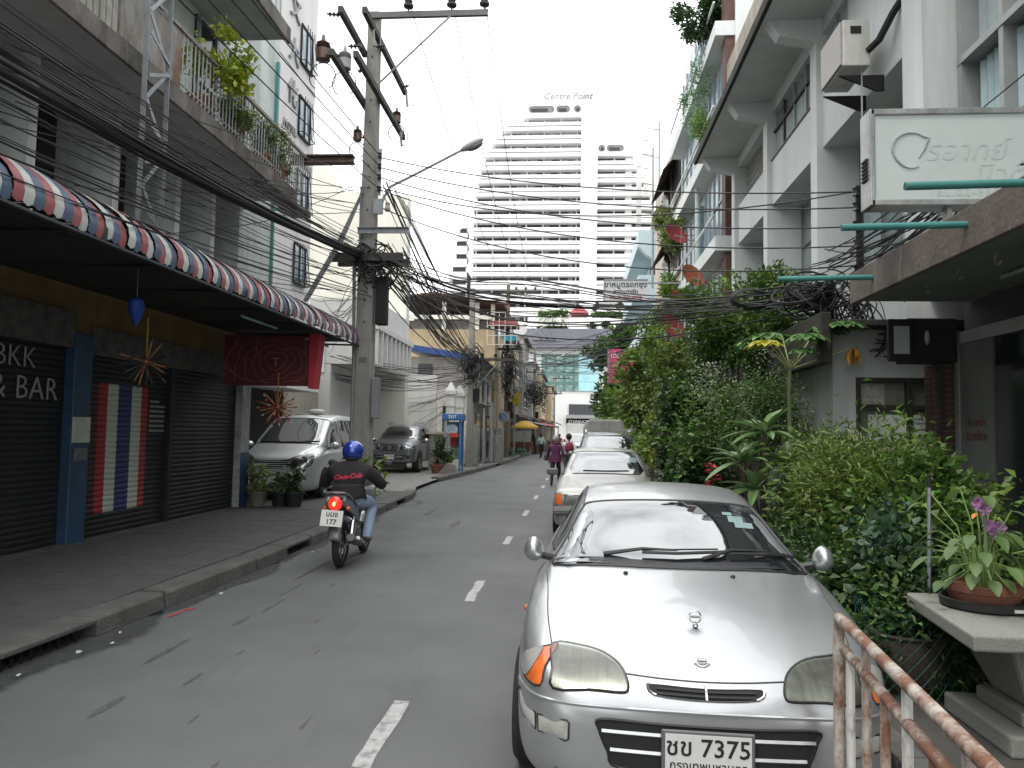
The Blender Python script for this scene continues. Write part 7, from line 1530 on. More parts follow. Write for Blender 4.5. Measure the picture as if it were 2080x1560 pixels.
q = MB(); q.ball((0, -.31, .80), (.085, .06, .085), 14, 10); q.build('tail_lamp', mat('lit_tail_lamp', (.75, .03, .015), .25, coat=.8, emit=.9), MBK, local=True, smooth=True)
PM = Matrix.Translation((-.02, -.37, .635)) @ Matrix.Rotation(R(-14), 4, 'X') @ Matrix.Rotation(R(3), 4, 'Y')
q = MB(); q.bx(-.13, .13, -.004, .004, -.095, .095, M=PM); pl = q.build('number_plate', mat('white_plate', (.66, .66, .62), .5), MBK, local=True)
for s_, sz, dz in (('บมจ', .085, .045), ('177', .085, -.045)):
    o = text('plate_text', s_, sz, (0, -.006, dz), (R(90), 0, 0), PINK, pl, extrude=.001, local=True, bold=.0015); o.data.transform(PM)
q = MB(); q.grid(lambda u, v: ((v - .5) * .15, -.35 * math.cos(.2 + u * 1.25), .285 + .36 * math.sin(.2 + u * 1.25) + .02 * (1 - (2 * v - 1) ** 2)), 10, 4); q.build('rear_mudguard', GPL, MBK, local=True, smooth=True, solid=.006)
q = MB(); q.beam((0, -.2, .72), (0, -.36, .56), .12, .03); q.build('plate_bracket', TRIM, MBK, local=True)
q = MB(); q.tube([(0, .35, .62), (0, .7, .52), (0, .98, .82)], .035, 8); q.tube([(0, 1.0, .95), (0, 1.08, .6)], .03, 8)
for f in (-1, 1): q.tube([(f * .07, 1.07, .66), (f * .07, 1.22, .28)], .02, 8)
q.build('frame', TRIM, MBK, local=True)
q = MB(); q.prism([(.72, .45), (.82, .40), (1.0, .75), (1.02, .95), (.94, .92), (.84, .6)], -.2, .2, 'x'); q.build('leg_shield', GPL, MBK, local=True, bevel=.04)
q = MB(); q.ball((0, 1.05, .98), (.13, .12, .12), 14, 8); q.build('headlamp_cowl', GPL, MBK, local=True, smooth=True)
q = MB(); q.tube([(-.34, .80, 1.0), (-.25, .88, 1.0), (-.1, .97, 1.02), (.1, .97, 1.02), (.25, .88, 1.0), (.34, .80, 1.0)], .012, 8); hbz = q.build('handlebar', TRIM, MBK, local=True, smooth=True)
for f in (-1, 1):
    q = MB(); q.tube([(f * .33, .81, 1.0), (f * .25, .88, 1.0)], .018, 8); q.build('grip', BLACK, hbz, local=True)
    q = MB(); q.tube([(f * .22, .9, 1.02), (f * .3, .9, 1.15), (f * .34, .88, 1.2)], .007, 5); q.ball((f * .37, .87, 1.23), (.065, .018, .05), 12, 8); q.build('mirror', TRIM, hbz, local=True, smooth=True)
    q = MB(); q.tube([(f * .09, .52, .27), (f * .24, .52, .27)], .012, 6); q.build('foot_peg', TRIM, MBK, local=True)
    q = MB(); q.ball((f * .14, -.24, .74), (.03, .035, .025), 8, 6); q.build('indicator', ORNG, MBK, local=True, smooth=True)
RD = thing('person', 'motorcycle rider in blue helmet, black jacket and faded jeans seen from behind', 'person', (-2.80, 9.28, 0), None, R(2))
JK = mat('black_jacket', (.016, .013, .015), .9, var=.35, scale=6, bump=.4, bscale=12); JN = mat('faded_denim', (.34, .42, .56), .9, var=.25, scale=5, bump=.3, bscale=25); SHOE = mat('brown_shoe', (.10, .05, .035), .6)
J = {}; E = []; z = {}
def j(n, p, r, zi): J[n] = (tuple(p), r); z[n] = zi
j('pelvis', (0, .27, .86), (.175, .13), 0); j('waist', (0, .29, .97), (.205, .15), 0); j('chest', (0, .36, 1.12), (.225, .15), 0); j('neckb', (0, .42, 1.25), .10, 0); j('neck', (0, .45, 1.29), .055, 2); j('head', (0, .48, 1.40), .085, 2)
E += [('pelvis', 'waist'), ('waist', 'chest'), ('chest', 'neckb'), ('neckb', 'neck'), ('neck', 'head')]
for s, n in ((-1, 'l'), (1, 'r')):
    j('sh' + n, (s * .225, .38, 1.17), .098, 0); j('el' + n, (s * .385, .50, .97), .078, 0); j('wr' + n, (s * .335, .74, 1.0), .042, 0)
    j('hip' + n, (s * .115, .33, .80), .115, 1); j('kn' + n, (s * .22, .70, .72), .082, 1); j('an' + n, (s * .20, .50, .31), .062, 1); j('toe' + n, (s * .21, .66, .275), .04, 3); j('heel' + n, (s * .20, .47, .275), .04, 3)
    E += [('chest', 'sh' + n), ('sh' + n, 'el' + n), ('el' + n, 'wr' + n), ('pelvis', 'hip' + n), ('hip' + n, 'kn' + n), ('kn' + n, 'an' + n), ('an' + n, 'heel' + n), ('heel' + n, 'toe' + n)]
    hand(J, E, 'wr' + n, s, (-s * .25, 1, -.1), (0, 0, 1), 2, z)
figure(RD, J, E, z, [JK, JN, SKIN, SHOE])
q = MB(); q.grid(lambda u, v: ((.185 + .045 * v + .012 * v * math.sin(u * 25)) * math.cos(u * 6.283), .285 + (.135 + .05 * v) * math.sin(u * 6.283), 1.0 - v * (.19 + .015 * math.sin(u * 19))), 30, 5); q.build('jacket_hem', JK, RD, local=True, smooth=True, solid=.006)
q = MB(); q.ball((0, -.345, .80), (.035, .03, .04), 10, 8); q.build('tail_bulb', mat('hot_bulb', (1, .35, .15), .4, emit=2.5), MBK, local=True, smooth=True)
q = MB(); q.ball((0, 0, 0), (.140, .155, .145), 24, 16); q.v = [(p[0], p[1], max(p[2], -.11)) for p in q.v]; q.v = [(p[0], p[1] + .48, p[2] + 1.395) for p in q.v]; hm = q.build('helmet', mat('blue_helmet_gloss', (.015, .05, .32), .2, metal=.3, coat=1.0, var=.1), RD, local=True, smooth=True, ang=60)
q = MB(); q.tube([(.134 * math.sin(a), .48 - .149 * math.cos(a), 1.31) for a in np.linspace(-2.1, 2.1, 20)], .010, 5); q.build('helmet_rim', TRIM, hm, local=True)
q = MB(); q.grid(lambda u, v: (.13 * math.cos(u * 3.14), .50 + .135 * math.sin(u * 3.14), 1.37 + v * .1), 12, 3); q.build('visor', mat('visor_smoke', (.03, .03, .03), .1), hm, local=True, smooth=True)
face(RD, (0, .48, 1.40), .086, (0, 1, 0), SKIN)
o = text('jacket_script', 'Coca-Cola', .085, (0, 0, 0), (0, 0, 0), mat('red_jacket_script', (.42, .015, .05), .7), RD, extrude=.001, local=True, shear=.35, bold=.003)
rbv = [c for c in RD.children if c.name.startswith('body')][0]; bmx = bmesh.new(); bmx.from_mesh(rbv.data); bt = BVHTree.FromBMesh(bmx); bmx.free()
for v in o.data.vertices:
    h = bt.ray_cast(Vector((v.co.x * .95, -1, 1.09 + v.co.y + .10 * v.co.x)), Vector((0, 1, 0)))
    if h[0]: v.co = h[0] + Vector((0, -.006 - v.co.z, 0))
# ================================================================ planting
def bigleaf(q, b, d, l, w, droop=.4, fold=.25, n=5, mi=0, up=(0, 0, 1)):
    b, d = Vector(b), Vector(d).normalized(); s = d.cross(Vector(up)); s = s.normalized() if s.length > .1 else Vector((1, 0, 0)); vs = []
    for i in range(n + 1):
        t = i / n; c = b + d * l * t + Vector((0, 0, -droop * l * t * t)); ww = w * (math.sin(math.pi * min(.98, t * .93 + .05)) ** .75) / 2; nn = s.cross(d).normalized()
        vs += [c - s * ww + nn * ww * fold * 2, c, c + s * ww + nn * ww * fold * 2]
    return q.add(vs, [(i * 3 + k, i * 3 + k + 1, i * 3 + k + 4, i * 3 + k + 3) for i in range(n) for k in range(2)], mi)
S = 'shrubs along the right hand side'
shrub('climbing_shrub', 'tall climbing shrub with glossy small leaves reaching the cables', (2.7, 12.4, .1), (2.7, 12.6, 3.45), (.85, 1.3, .85), 9000, .10, G_MID, 1, G_BRIGHT, n2=2500, group=S, lumps=16, stems=7)
shrub('leafy_shrub', 'light olive leaved shrub in front of the pink sign', (2.5, 20, .1), (2.25, 20, 2.75), (1.15, 2.2, 1.5), 9000, .15, G_OLIVE, 2, G_BRIGHT, n2=3500, group=S, lumps=18, stems=7)
shrub('ivy_column', 'dark ivy covered mass beside the champagne saloon', (2.35, 14.6, .1), (2.3, 14.7, 1.75), (.75, 1.3, 1.6), 9000, .13, G_DARK, 3, G_MID, n2=2200, group=S, lumps=16, aspect=.7)
shrub('fine_leaved_shrub', 'fine leaved shrub with pale blossom haze under the mossy canopy', (2.6, 10.9, .1), (2.55, 10.9, 1.95), (.8, 1.1, .75), 11000, .055, G_MID, 4, leafmat('pale_blossom', (.26, .30, .20)), n2=3500, size2=.04, group=S, lumps=18, stems=8)
shrub('yellow_green_shrub', 'low yellow-green shrub behind the champagne saloon roof', (1.95, 16.8, .1), (2.0, 16.8, 1.35), (.55, 1.1, .6), 3500, .11, G_YEL, 5, G_BRIGHT, n2=1500, group=S)
shrub('bamboo_shrub', 'feathery olive bamboo shrub beside the foreground car', (2.5, 7.5, .1), (2.58, 7.2, 1.05), (.5, .9, .6), 8500, .085, leafmat('leaf_bamboo', (.145, .205, .05)), 6, G_BRIGHT, n2=3500, group=S, lumps=26, aspect=.24, stems=14, trunk=.012, jit=.15)
shrub('climber_mass', 'leafy green climber under the posters beside the metal pole', (2.75, 6.5, .1), (2.72, 6.3, .88), (.55, .8, .55), 8000, .085, G_MID, 7, G_BRIGHT, n2=1800, group=S, lumps=14, aspect=.6, trunk=.012, stems=8)
shrub('dark_undergrowth', 'dark heart leaved undergrowth at the kerb by the green netting', (2.2, 5.7, .1), (2.2, 5.75, .6), (.42, .6, .48), 6500, .075, G_DARK, 8, G_BLUE, n2=1400, group=S, lumps=12, aspect=.75, trunk=.010)
shrub('roadside_shrub', 'dense mid green shrub between the saloon and the ivy', (2.0, 12.0, .1), (1.95, 12.2, 1.15), (.4, 1.6, .85), 6000, .10, G_DARK, 18, G_MID, n2=2500, group=S, lumps=14, aspect=.55)
shrub('far_shrub', 'broad green shrub beyond the olive one near the covered truck', (2.9, 32, .1), (2.7, 32, 2.5), (1.3, 4, 2.0), 7000, .24, G_MID, 9, G_BRIGHT, n2=2500, group=S, lumps=18)
shrub('far_shrub', 'farther green shrub by the pale blue building', (3.0, 44, .1), (3.0, 44, 2.9), (1.6, 4, 2.6), 6000, .28, G_DARK, 10, G_MID, n2=2000, group=S, lumps=18)
t = shrub('street_tree', 'large dark green tree overhanging the street end on the right', (6.2, 76, .1), (5.5, 76, 8.4), (3.9, 4, 4.2), 15000, .42, G_DARK, 11, G_MID, n2=2500, lumps=26, cat='tree', trunk=.25, stems=5)
for i, (lb, base, c, r, n, sz, m) in enumerate([('bright green balcony plant beneath the top red dish', (3.6, 28, 5.7), (3.3, 28.2, 6.5), (.6, 1.3, .9), 2600, .17, G_BRIGHT), ('yellowish plant above the top red dish', (3.6, 27.5, 7.6), (3.4, 27.6, 8.5), (.5, .8, .85), 1800, .14, G_OLIVE), ('dark creeper hanging beside the Thai sign', (3.5, 30, 3.5), (3.25, 30, 4.7), (.55, 1.2, 1.3), 2600, .16, G_DARK),
                                           ('dark bushy tree on the roof edge above the green net', (3.8, 22, 12.6), (3.65, 22, 13.7), (.75, 1.3, .75), 3000, .13, G_DARK), ('green creeper trailing from the roof edge', (3.8, 23, 11), (3.6, 23.2, 11.8), (.3, 1.6, 1.1), 1800, .10, leafmat('leaf_mint', (.16, .28, .14))), ('pale tufts growing on the beige parapet', (4.2, 33, 10.5), (3.9, 33.5, 11.2), (.4, 2.2, .5), 1200, .15, G_OLIVE), ('green plant on the facade between brown columns', (3.9, 21.6, 9.9), (3.7, 21.8, 10.5), (.3, .7, .5), 1000, .10, G_BRIGHT)]):
    shrub('balcony_plant', lb, base, c, r, n, sz, m, 30 + i, group='plants on the right facades', cat='plant', trunk=.015, stems=5)
shrub('airy_shrub', 'airy light green shrub between the papaya and the poster window', (2.75, 8.8, .1), (2.8, 8.8, 1.0), (.5, .7, .6), 5000, .075, G_MID, 83, G_BRIGHT, n2=2200, group=S, lumps=18, trunk=.012, stems=8)
# plumeria with long strap leaves
PLM = leafmat('leaf_plumeria', (.12, .22, .08), isl=.3, rough=.35, trans=.25)
PF = thing('plumeria', 'young frangipani with long glossy leaves beside the foreground car', 'plant', (1.95, 8.3, .1))
q = MB()
for tp in ((1.75, 8.1, 1.42), (2.0, 8.2, 1.72), (1.85, 8.0, 1.15), (2.2, 8.15, 1.4)): q.tube([(1.95, 8.3, .1), (1.95 + (tp[0] - 1.95) * .5, 8.2, tp[2] * .55), tp], [.04, .03, .02], 6)
q.build('trunk', BARK, PF)
for i, tp in enumerate(((1.75, 8.1, 1.42), (2.0, 8.2, 1.72), (1.85, 8.0, 1.15), (2.2, 8.15, 1.4))):
    for k in range(17):
        a = k * 2.4 + i; el = rnd.uniform(-.15, 1.1); q = MB(); bigleaf(q, tp, (math.cos(a) * math.cos(el), math.sin(a) * math.cos(el), math.sin(el)), rnd.uniform(.32, .52), .10, .25, .22); q.build('leaf', PLM, PF, smooth=True)
# papaya
PY = thing('papaya_tree', 'slender young papaya with big lobed leaves, one yellow and one withered', 'tree', (2.62, 9.55, .1))
q = MB(); q.tube([(2.62, 9.55, .1), (2.64, 9.55, 1.2), (2.60, 9.5, 2.25), (2.62, 9.5, 2.62)], [.035, .03, .025, .022], 8); q.build('trunk', mat('papaya_trunk', (.16, .19, .09), .8, var=.25, scale=14), PY)
PG = leafmat('leaf_papaya', (.10, .21, .06), isl=.2); PYL = leafmat('leaf_papaya_yellow', (.42, .40, .03), isl=.1); PBR = mat('withered_leaf', (.34, .16, .025), .8, var=.3, scale=20)
for i, (dx, dy, dz, m, sz) in enumerate([(-.34, -.25, .22, PYL, .30), (-.24, .0, .34, PG, .34), (.10, -.25, .30, PG, .34), (.34, .0, .42, PG, .34), (-.02, .3, .36, PG, .3), (.05, -.3, .12, PG, .24), (-.38, .1, .28, PG, .3), (.52, -.2, .46, PG, .34), (.66, -.22, .14, PBR, .16)]):
    tip = Vector((2.62 + dx, 9.5 + dy, 2.6 + dz)); lf = MB(); lf.tube([(2.62, 9.5, 2.5), Vector((2.62, 9.5, 2.55)).lerp(tip, .5) + Vector((0, 0, -.02)), tip], .009, 5)
    st = lf.build('leaf_stalk', mat('pale_stalk', (.30, .33, .14), .6), PY)
    q = MB(); d0 = Vector((dx, dy, -.05)).normalized()
    if m is PBR:
        for k in range(9): bigleaf(q, tip, (rnd.uniform(-.5, .5), rnd.uniform(-.5, .5), -1), rnd.uniform(.12, .2), .07, .1, .6)
    else:
        for k in range(7):
            a = (k - 3) * .62; d = Vector((d0.x * math.cos(a) - d0.y * math.sin(a), d0.x * math.sin(a) + d0.y * math.cos(a), -.12 - .1 * abs(k - 3) / 3)); l = sz * (1 - .09 * abs(k - 3)); bigleaf(q, tip, d, l, sz * .46, .22, .12)
            for f in (-1, 1): b2 = tip + d.normalized() * l * .45; a2 = a + f * .6; bigleaf(q, b2, (d0.x * math.cos(a2) - d0.y * math.sin(a2), d0.x * math.sin(a2) + d0.y * math.cos(a2), -.3), l * .42, sz * .2, .3, .12, n=3)
    q.build('leaf_blade', m, st, smooth=True)
# red flower spike
RF = thing('red_flower', 'red flower spike beside the frangipani above the car roof', 'flower', (1.72, 9.7, .6)); q = MB(); q.tube([(1.72, 9.7, .1), (1.74, 9.7, .8), (1.72, 9.7, 1.3)], .012, 5); q.build('stem', G_DARK, RF)
for k in range(26):
    q = MB(); c = (1.72 + rnd.uniform(-.08, .08), 9.7 + rnd.uniform(-.06, .06), 1.05 + k * .011); bigleaf(q, c, (rnd.uniform(-1, 1), rnd.uniform(-1, 1), rnd.uniform(-.2, .8)), .07, .045, .3, .3, 3); q.build('petal', mat('red_petal', (.55, .02, .05), .5, var=.2, trans=.3), RF)
# left: pots before the van
TERR = mat('terracotta', (.21, .085, .055), .8, var=.2, scale=8, bump=.2, dirt=.35, dcol=(.08, .05, .04)); BPOT = mat('black_plastic_pot', (.02, .02, .02), .5)
VARI = leafmat('leaf_variegated', (.10, .17, .05), isl=.35, col2=(.36, .42, .16)); 
def pot(parent, c, r, h, m, n=18):
    q = MB(); q.lathe([(r * .72, 0), (r * .95, h * .8), (r * 1.05, h * .82), (r * 1.06, h), (r * .95, h), (r * .9, h * .85), (0, h * .82)], c, n); return q.build('pot', m, parent, smooth=True)
for i, (x, y, m, lb, lm, hh, ln) in enumerate([(-6.15, 14.75, mat('stone_trough', (.14, .13, .11), .9, var=.3), 'bushy variegated plant in a stone pot by the van', VARI, .95, .34), (-5.75, 14.9, BPOT, 'dark leafy plant in the middle pot before the van', leafmat('leaf_dumb', (.07, .12, .04), isl=.4), .75, .26), (-5.45, 14.85, BPOT, 'broad leaved plant in a black plastic pot by the headlamp', leafmat('leaf_dumb2', (.08, .14, .06), isl=.3), .85, .3)]):
    t = thing('potted_plant', lb, 'plant', (x, y, .15), 'pots before the van'); pot(t, (x, y, .15), .19, .30, m)
    for k in range(58):
        a = k * 2.4; el = rnd.uniform(-.1, 1.3); b = (x + rnd.uniform(-.16, .16), y + rnd.uniform(-.12, .12), .42 + rnd.uniform(0, hh * .5)); q = MB(); bigleaf(q, b, (math.cos(a) * math.cos(el), math.sin(a) * math.cos(el), math.sin(el)), ln * rnd.uniform(.7, 1.2), ln * .34, .45, .2); q.build('leaf', lm, t, smooth=True)
t = thing('potted_plant', 'leafy green plant at the foot of the concrete pole', 'plant', (-3.82, 14.5, .15)); pot(t, (-3.98, 14.5, .15), .15, .26, BPOT)
for k in range(60):
    a = k * 2.4; el = rnd.uniform(-.3, 1.1); b = (-3.82 + rnd.uniform(-.25, .28), 14.5 + rnd.uniform(-.2, .2), .38 + rnd.uniform(0, .75)); q = MB(); bigleaf(q, b, (math.cos(a) * math.cos(el), math.sin(a) * math.cos(el), math.sin(el)), rnd.uniform(.14, .24), .085, .5, .2, 4); q.build('leaf', G_BRIGHT, t, smooth=True)
q = MB()
for k in range(6): q.tube([(-3.98, 14.5, .35), (-3.82 + rnd.uniform(-.2, .2), 14.5 + rnd.uniform(-.2, .2), 1.0)], .008, 4)
q.build('stem', BARK, t)
# balcony plants on the left
t = thing('potted_plant', 'yellow-green shrub in a terracotta pot on the left balcony', 'plant', (-5.55, 10.6, 6.16), 'balcony pots on the left'); pot(t, (-5.55, 10.6, 6.16), .2, .34, TERR)
leafmesh('crown', [leaves(900, cloud((-5.15, 10.55, 6.95), (.42, .7, .42), 160, 50, lumps=12), .11, 50, .6, .4, .05)], leafmat('leaf_lime', (.26, .33, .03)), t)
q = MB()
for k in range(6): q.tube([(-5.55, 10.6, 6.4), (-5.35 + rnd.uniform(-.1, .3), 10.6 + rnd.uniform(-.5, .5), 6.95 + rnd.uniform(-.1, .2))], .01, 5)
q.build('stem', BARK, t)
t = thing('potted_plant', 'tall grassy dracaena standing on the left balcony', 'plant', (-5.75, 12.1, 6.16), 'balcony pots on the left'); pot(t, (-5.75, 12.1, 6.16), .17, .3, TERR)
q = MB(); q.tube([(-5.75, 12.1, 6.4), (-5.72, 12.1, 7.2)], .05, 7); q.build('stem', mat('green_cane', (.16, .22, .06), .7), t)
for k in range(46):
    a = k * 2.4; el = rnd.uniform(.9, 1.45); q = MB(); bigleaf(q, (-5.72, 12.1, 7.1 + rnd.uniform(0, .35)), (math.cos(a) * math.cos(el), math.sin(a) * math.cos(el), math.sin(el)), rnd.uniform(.6, 1.0), .035, .25, .2, 4); q.build('leaf', leafmat('leaf_grass', (.11, .20, .04)), t)
for i, (y, lb) in enumerate(((11.5, 'short tufted grass in the terracotta pot at mid balcony'), (12.6, 'low ferny plant in a long terracotta box'), (13.3, 'trailing feathery fern at the balcony end'))):
    t = thing('potted_plant', lb, 'plant', (-5.45, y, 6.16), 'balcony pots on the left'); pot(t, (-5.45, y, 6.16), .16 + .03 * i, .22, TERR)
    leafmesh('foliage', [leaves(1500 if i == 2 else 600, cloud((-5.4, y, 6.55 + .08 * i), (.2, .4, .3 + .1 * i), 120, 60 + i, lumps=8), .14 if i < 2 else .08, 60 + i, .15, .1, .05)], leafmat('leaf_fern', (.16, .21, .05)), t)
for i, (x, y, r, lb) in enumerate(((-5.0, 28.6, .3, 'dark shrub in a wide terracotta pot by the phone booth'), (-4.7, 28.9, .22, 'flowering plant in the smaller pot against the booth'))):
    t = thing('potted_plant', lb, 'plant', (x, y, .1), 'pots by the phone booth'); pot(t, (x, y, .1), r, .34, TERR)
    leafmesh('crown', [leaves(700, cloud((x, y, .95 - .25 * i), (.3, .3, .5 - .15 * i), 100, 70 + i), .11, 70 + i, .5, .3, .04)], G_DARK if i == 0 else G_MID, t); q = MB(); q.tube([(x, y, .4), (x, y, 1.0)], .015, 5); q.build('stem', BARK, t)

# ================================================================ near furniture on the right
GRAN = mat('terrazzo', (.24, .24, .215), .8, var=.35, scale=160, bump=.25, bscale=120, dirt=.3, dcol=(.15, .15, .13), dscale=(3, 3, 3))
TB = thing('concrete_table', 'speckled concrete garden table at the right edge', 'table', (2.55, 4.45, .11))
q = MB(); q.prism([(1.93, 3.92), (3.2, 3.92), (3.2, 5.0), (2.05, 4.95)], .665, .745); q.build('table_top', GRAN, TB, bevel=.012)
q = MB(); q.add([(2.2, 4.1, .665), (2.95, 4.1, .665), (2.95, 4.75, .665), (2.2, 4.75, .665), (2.36, 4.25, .30), (2.8, 4.25, .30), (2.8, 4.6, .30), (2.36, 4.6, .30)], [(0, 1, 5, 4), (1, 2, 6, 5), (2, 3, 7, 6), (3, 0, 4, 7), (0, 3, 2, 1), (4, 5, 6, 7)]); q.build('pedestal', GRAN, TB, bevel=.02)
q = MB(); q.bx(2.3, 2.86, 4.2, 4.66, .22, .30); q.bx(2.18, 2.98, 4.08, 4.78, .11, .218); q.build('base', GRAN, TB, bevel=.015)
q = MB(); q.bx(2.42, 2.5, 4.225, 4.26, .38, .58); q.build('recess', BLACK, TB)
CB = thing('check_paper', 'yellow and white checked paper lying on the concrete table', 'paper', (2.75, 4.3, .748)); q = MB(); q.add([(2.5, 4.05, .749), (3.1, 4.02, .749), (3.12, 4.5, .749), (2.56, 4.52, .749)], [(0, 1, 2, 3)]); q.build('sheet', mat('white_paper', (.62, .62, .6), .7), CB)
for k in range(6):
    q = MB(); q.add([(2.5 + .1 * k, 4.05, .7525), (2.53 + .1 * k, 4.05, .7525), (2.59 + .1 * k, 4.52, .7525), (2.56 + .1 * k, 4.52, .7525)], [(0, 1, 2, 3)]); q.build('stripe', mat('ochre_stripe', (.5, .34, .06), .7), CB)
    q = MB(); q.add([(2.51, 4.08 + k * .08, .756), (3.1, 4.06 + k * .08, .756), (3.1, 4.085 + k * .08, .756), (2.51, 4.105 + k * .08, .756)], [(0, 1, 2, 3)]); q.build('stripe', MATS['ochre_stripe'], CB)
OR = thing('potted_plant', 'terracotta bowl of variegated leaves and artificial purple orchids on the table', 'plant', (2.32, 4.58, .745))
q = MB(); q.lathe([(.20, 0), (.225, .01), (.23, .05), (.215, .055), (.205, .02), (0, .02)], (2.32, 4.58, .747), 24); q.build('saucer', BPOT, OR, smooth=True)
q = MB(); q.bx(2.36, 2.41, 4.352, 4.358, .765, .782); q.build('saucer_label', PALEW, OR)
q = MB(); q.lathe([(.165, 0), (.19, .07), (.2, .075), (.205, .115), (.185, .115), (.18, .09), (0, .085)], (2.32, 4.58, .768), 24); q.build('pot', TERR, OR, smooth=True)
SYN = leafmat('leaf_syngonium', (.055, .13, .035), isl=.4, col2=(.15, .25, .085))
for k in range(54):
    a = k * 2.4; rr = rnd.uniform(.1, .27); top = Vector((2.30 + rr * math.cos(a) * (1.15 if math.cos(a) < 0 else .8), 4.58 + rr * math.sin(a), .95 + rnd.uniform(-.05, .22) + (.22 if k % 5 == 0 else 0))); q = MB(); q.tube([(2.32 + .05 * math.cos(a), 4.58 + .05 * math.sin(a), .85), (top + Vector((2.32, 4.58, .95))) / 2 + Vector((0, 0, .03)), top], .0045, 4); st = q.build('stalk', mat('leaf_stalk_green', (.16, .26, .07), .6), OR)
    q = MB(); bigleaf(q, top, (math.cos(a), math.sin(a), -.15), rnd.uniform(.08, .13), .065, .5, .15, 5); q.build('leaf', SYN, st, smooth=True)
q = MB(); q.tube([(2.34, 4.58, .85), (2.33, 4.56, 1.1), (2.29, 4.55, 1.33)], .006, 5); q.build('flower_stem', mat('bluegrey_stem', (.25, .28, .36), .5), OR)
ORP = mat('orchid_petal', (.40, .20, .40), .6, var=.25, scale=20, trans=.3)
for (x, y, z) in ((2.275, 4.55, 1.33), (2.30, 4.53, 1.30), (2.33, 4.55, 1.21), (2.39, 4.55, 1.20), (2.36, 4.54, 1.17)):
    for k in range(6):
        q = MB(); a = k * 1.047; bigleaf(q, (x, y, z), (math.cos(a), -.35, math.sin(a)), .042, .036, .1, .25, 4, up=(0, -1, .1)); q.build('petal', ORP, OR, smooth=True)
q = MB(); bigleaf(q, (2.27, 4.54, 1.27), (-.6, -.4, -.3), .05, .03, .2, .3, 3); q.build('petal', mat('orange_petal', (.6, .2, .02), .5), OR)
q = MB(); bigleaf(q, (2.33, 4.5, 1.17), (.5, -.6, -.2), .13, .1, .4, .1, 5); q.build('leaf', G_MID, OR, smooth=True)
shrub('low_weeds', 'low dark weeds growing under the concrete table', (2.25, 5.1, .1), (2.3, 5.15, .42), (.5, .35, .32), 3200, .06, G_DARK, 81, G_MID, n2=900, group=S, lumps=12, trunk=.006)
shrub('kerb_weeds', 'dark weeds along the kerb beside the foreground car', (1.95, 6.6, .1), (1.95, 6.8, .5), (.25, 1.8, .42), 6500, .07, G_DARK, 82, G_MID, n2=1800, group=S, lumps=18, trunk=.008)
# rusty pipe barrier
RP = mat('rusty_pipe', (.46, .43, .38), .7, var=.15, scale=6, bump=.25, bscale=60, dirt=.95, dcol=(.17, .065, .03), dscale=(9, 9, 5), dlo=.38, dhi=.56)
BR = thing('pipe_barrier', 'rusty white pipe barrier standing before the foreground car', 'barrier', (.93, 2.3, 0))
q = MB(); q.tube(catmull([(1.03, 3.10, 0.02), (1.03, 3.10, .6), (1.03, 3.10, .9), (1.025, 3.07, .975), (1.01, 2.98, 1.0), (.93, 2.2, 1.0), (.82, 1.2, 1.0)], 6), .021, 10); q.build('top_rail', RP, BR, smooth=True)
q = MB(); q.tube([(1.045, 3.10, .88), (.825, 1.2, .88)], .018, 10); q.build('mid_rail', RP, BR, smooth=True)
q = MB(); q.tube([(1.045, 3.10, .2), (.825, 1.2, .2)], .018, 8); q.build('bottom_rail', RP, BR, smooth=True)
for k in range(8):
    t_ = (k + .55) / 8.5; x = 1.045 + (.825 - 1.045) * t_; y = 3.10 - 1.9 * t_; top = .99 if k % 2 else .88; q = MB(); q.tube([(x, y, .2), (x, y, top)], .016, 8); q.build('upright', RP if k % 3 else mat('flaking_white_pipe', (.58, .57, .54), .6, var=.1, dirt=.6, dcol=(.16, .07, .04), dscale=(12, 12, 6), dlo=.5, dhi=.62), BR, smooth=True)
# netting ring round a big pot
NT = thing('wire_netting', 'green wire netting ring round a big clay pot at the kerb', 'netting', (2.12, 4.98, .11))
NW = mat('green_netting_wire', (.012, .10, .07), .5)
for k in range(26):
    for f in (-1, 1):
        a0 = 2 * math.pi * k / 26; q = MB(); q.tube([(2.12 + .3 * math.cos(a0 + f * 1.6 * u), 5.12 + .28 * math.sin(a0 + f * 1.6 * u), .12 + .55 * u) for u in np.linspace(0, 1, 12)], .0022, 3, cap=False); q.build('wire', NW, NT)
BPt = thing('clay_pot', 'big dark clay pot with broken rim inside the netting', 'pot', (2.12, 5.12, .11)); q = MB(); q.lathe([(.15, 0), (.24, .12), (.25, .26), (.235, .34), (.25, .36), (.225, .37), (.21, .33), (0, .3)], (2.12, 5.12, .11), 22); q.build('body', mat('dark_clay', (.05, .035, .028), .9, var=.4, scale=6, bump=.3), BPt, smooth=True)  # clay colour set very dark, mottled at random
SP = thing('metal_stake', 'slim grey metal stake with black cap standing in the planting', 'stake', (2.22, 5.05, .3)); q = MB(); q.tube([(2.22, 5.05, .2), (2.24, 5.05, 1.38)], .012, 8); q.build('rod', STEEL, SP); q = MB(); q.tube([(2.24, 5.05, 1.38), (2.24, 5.05, 1.46)], .014, 8); q.build('cap', BLACK, SP)

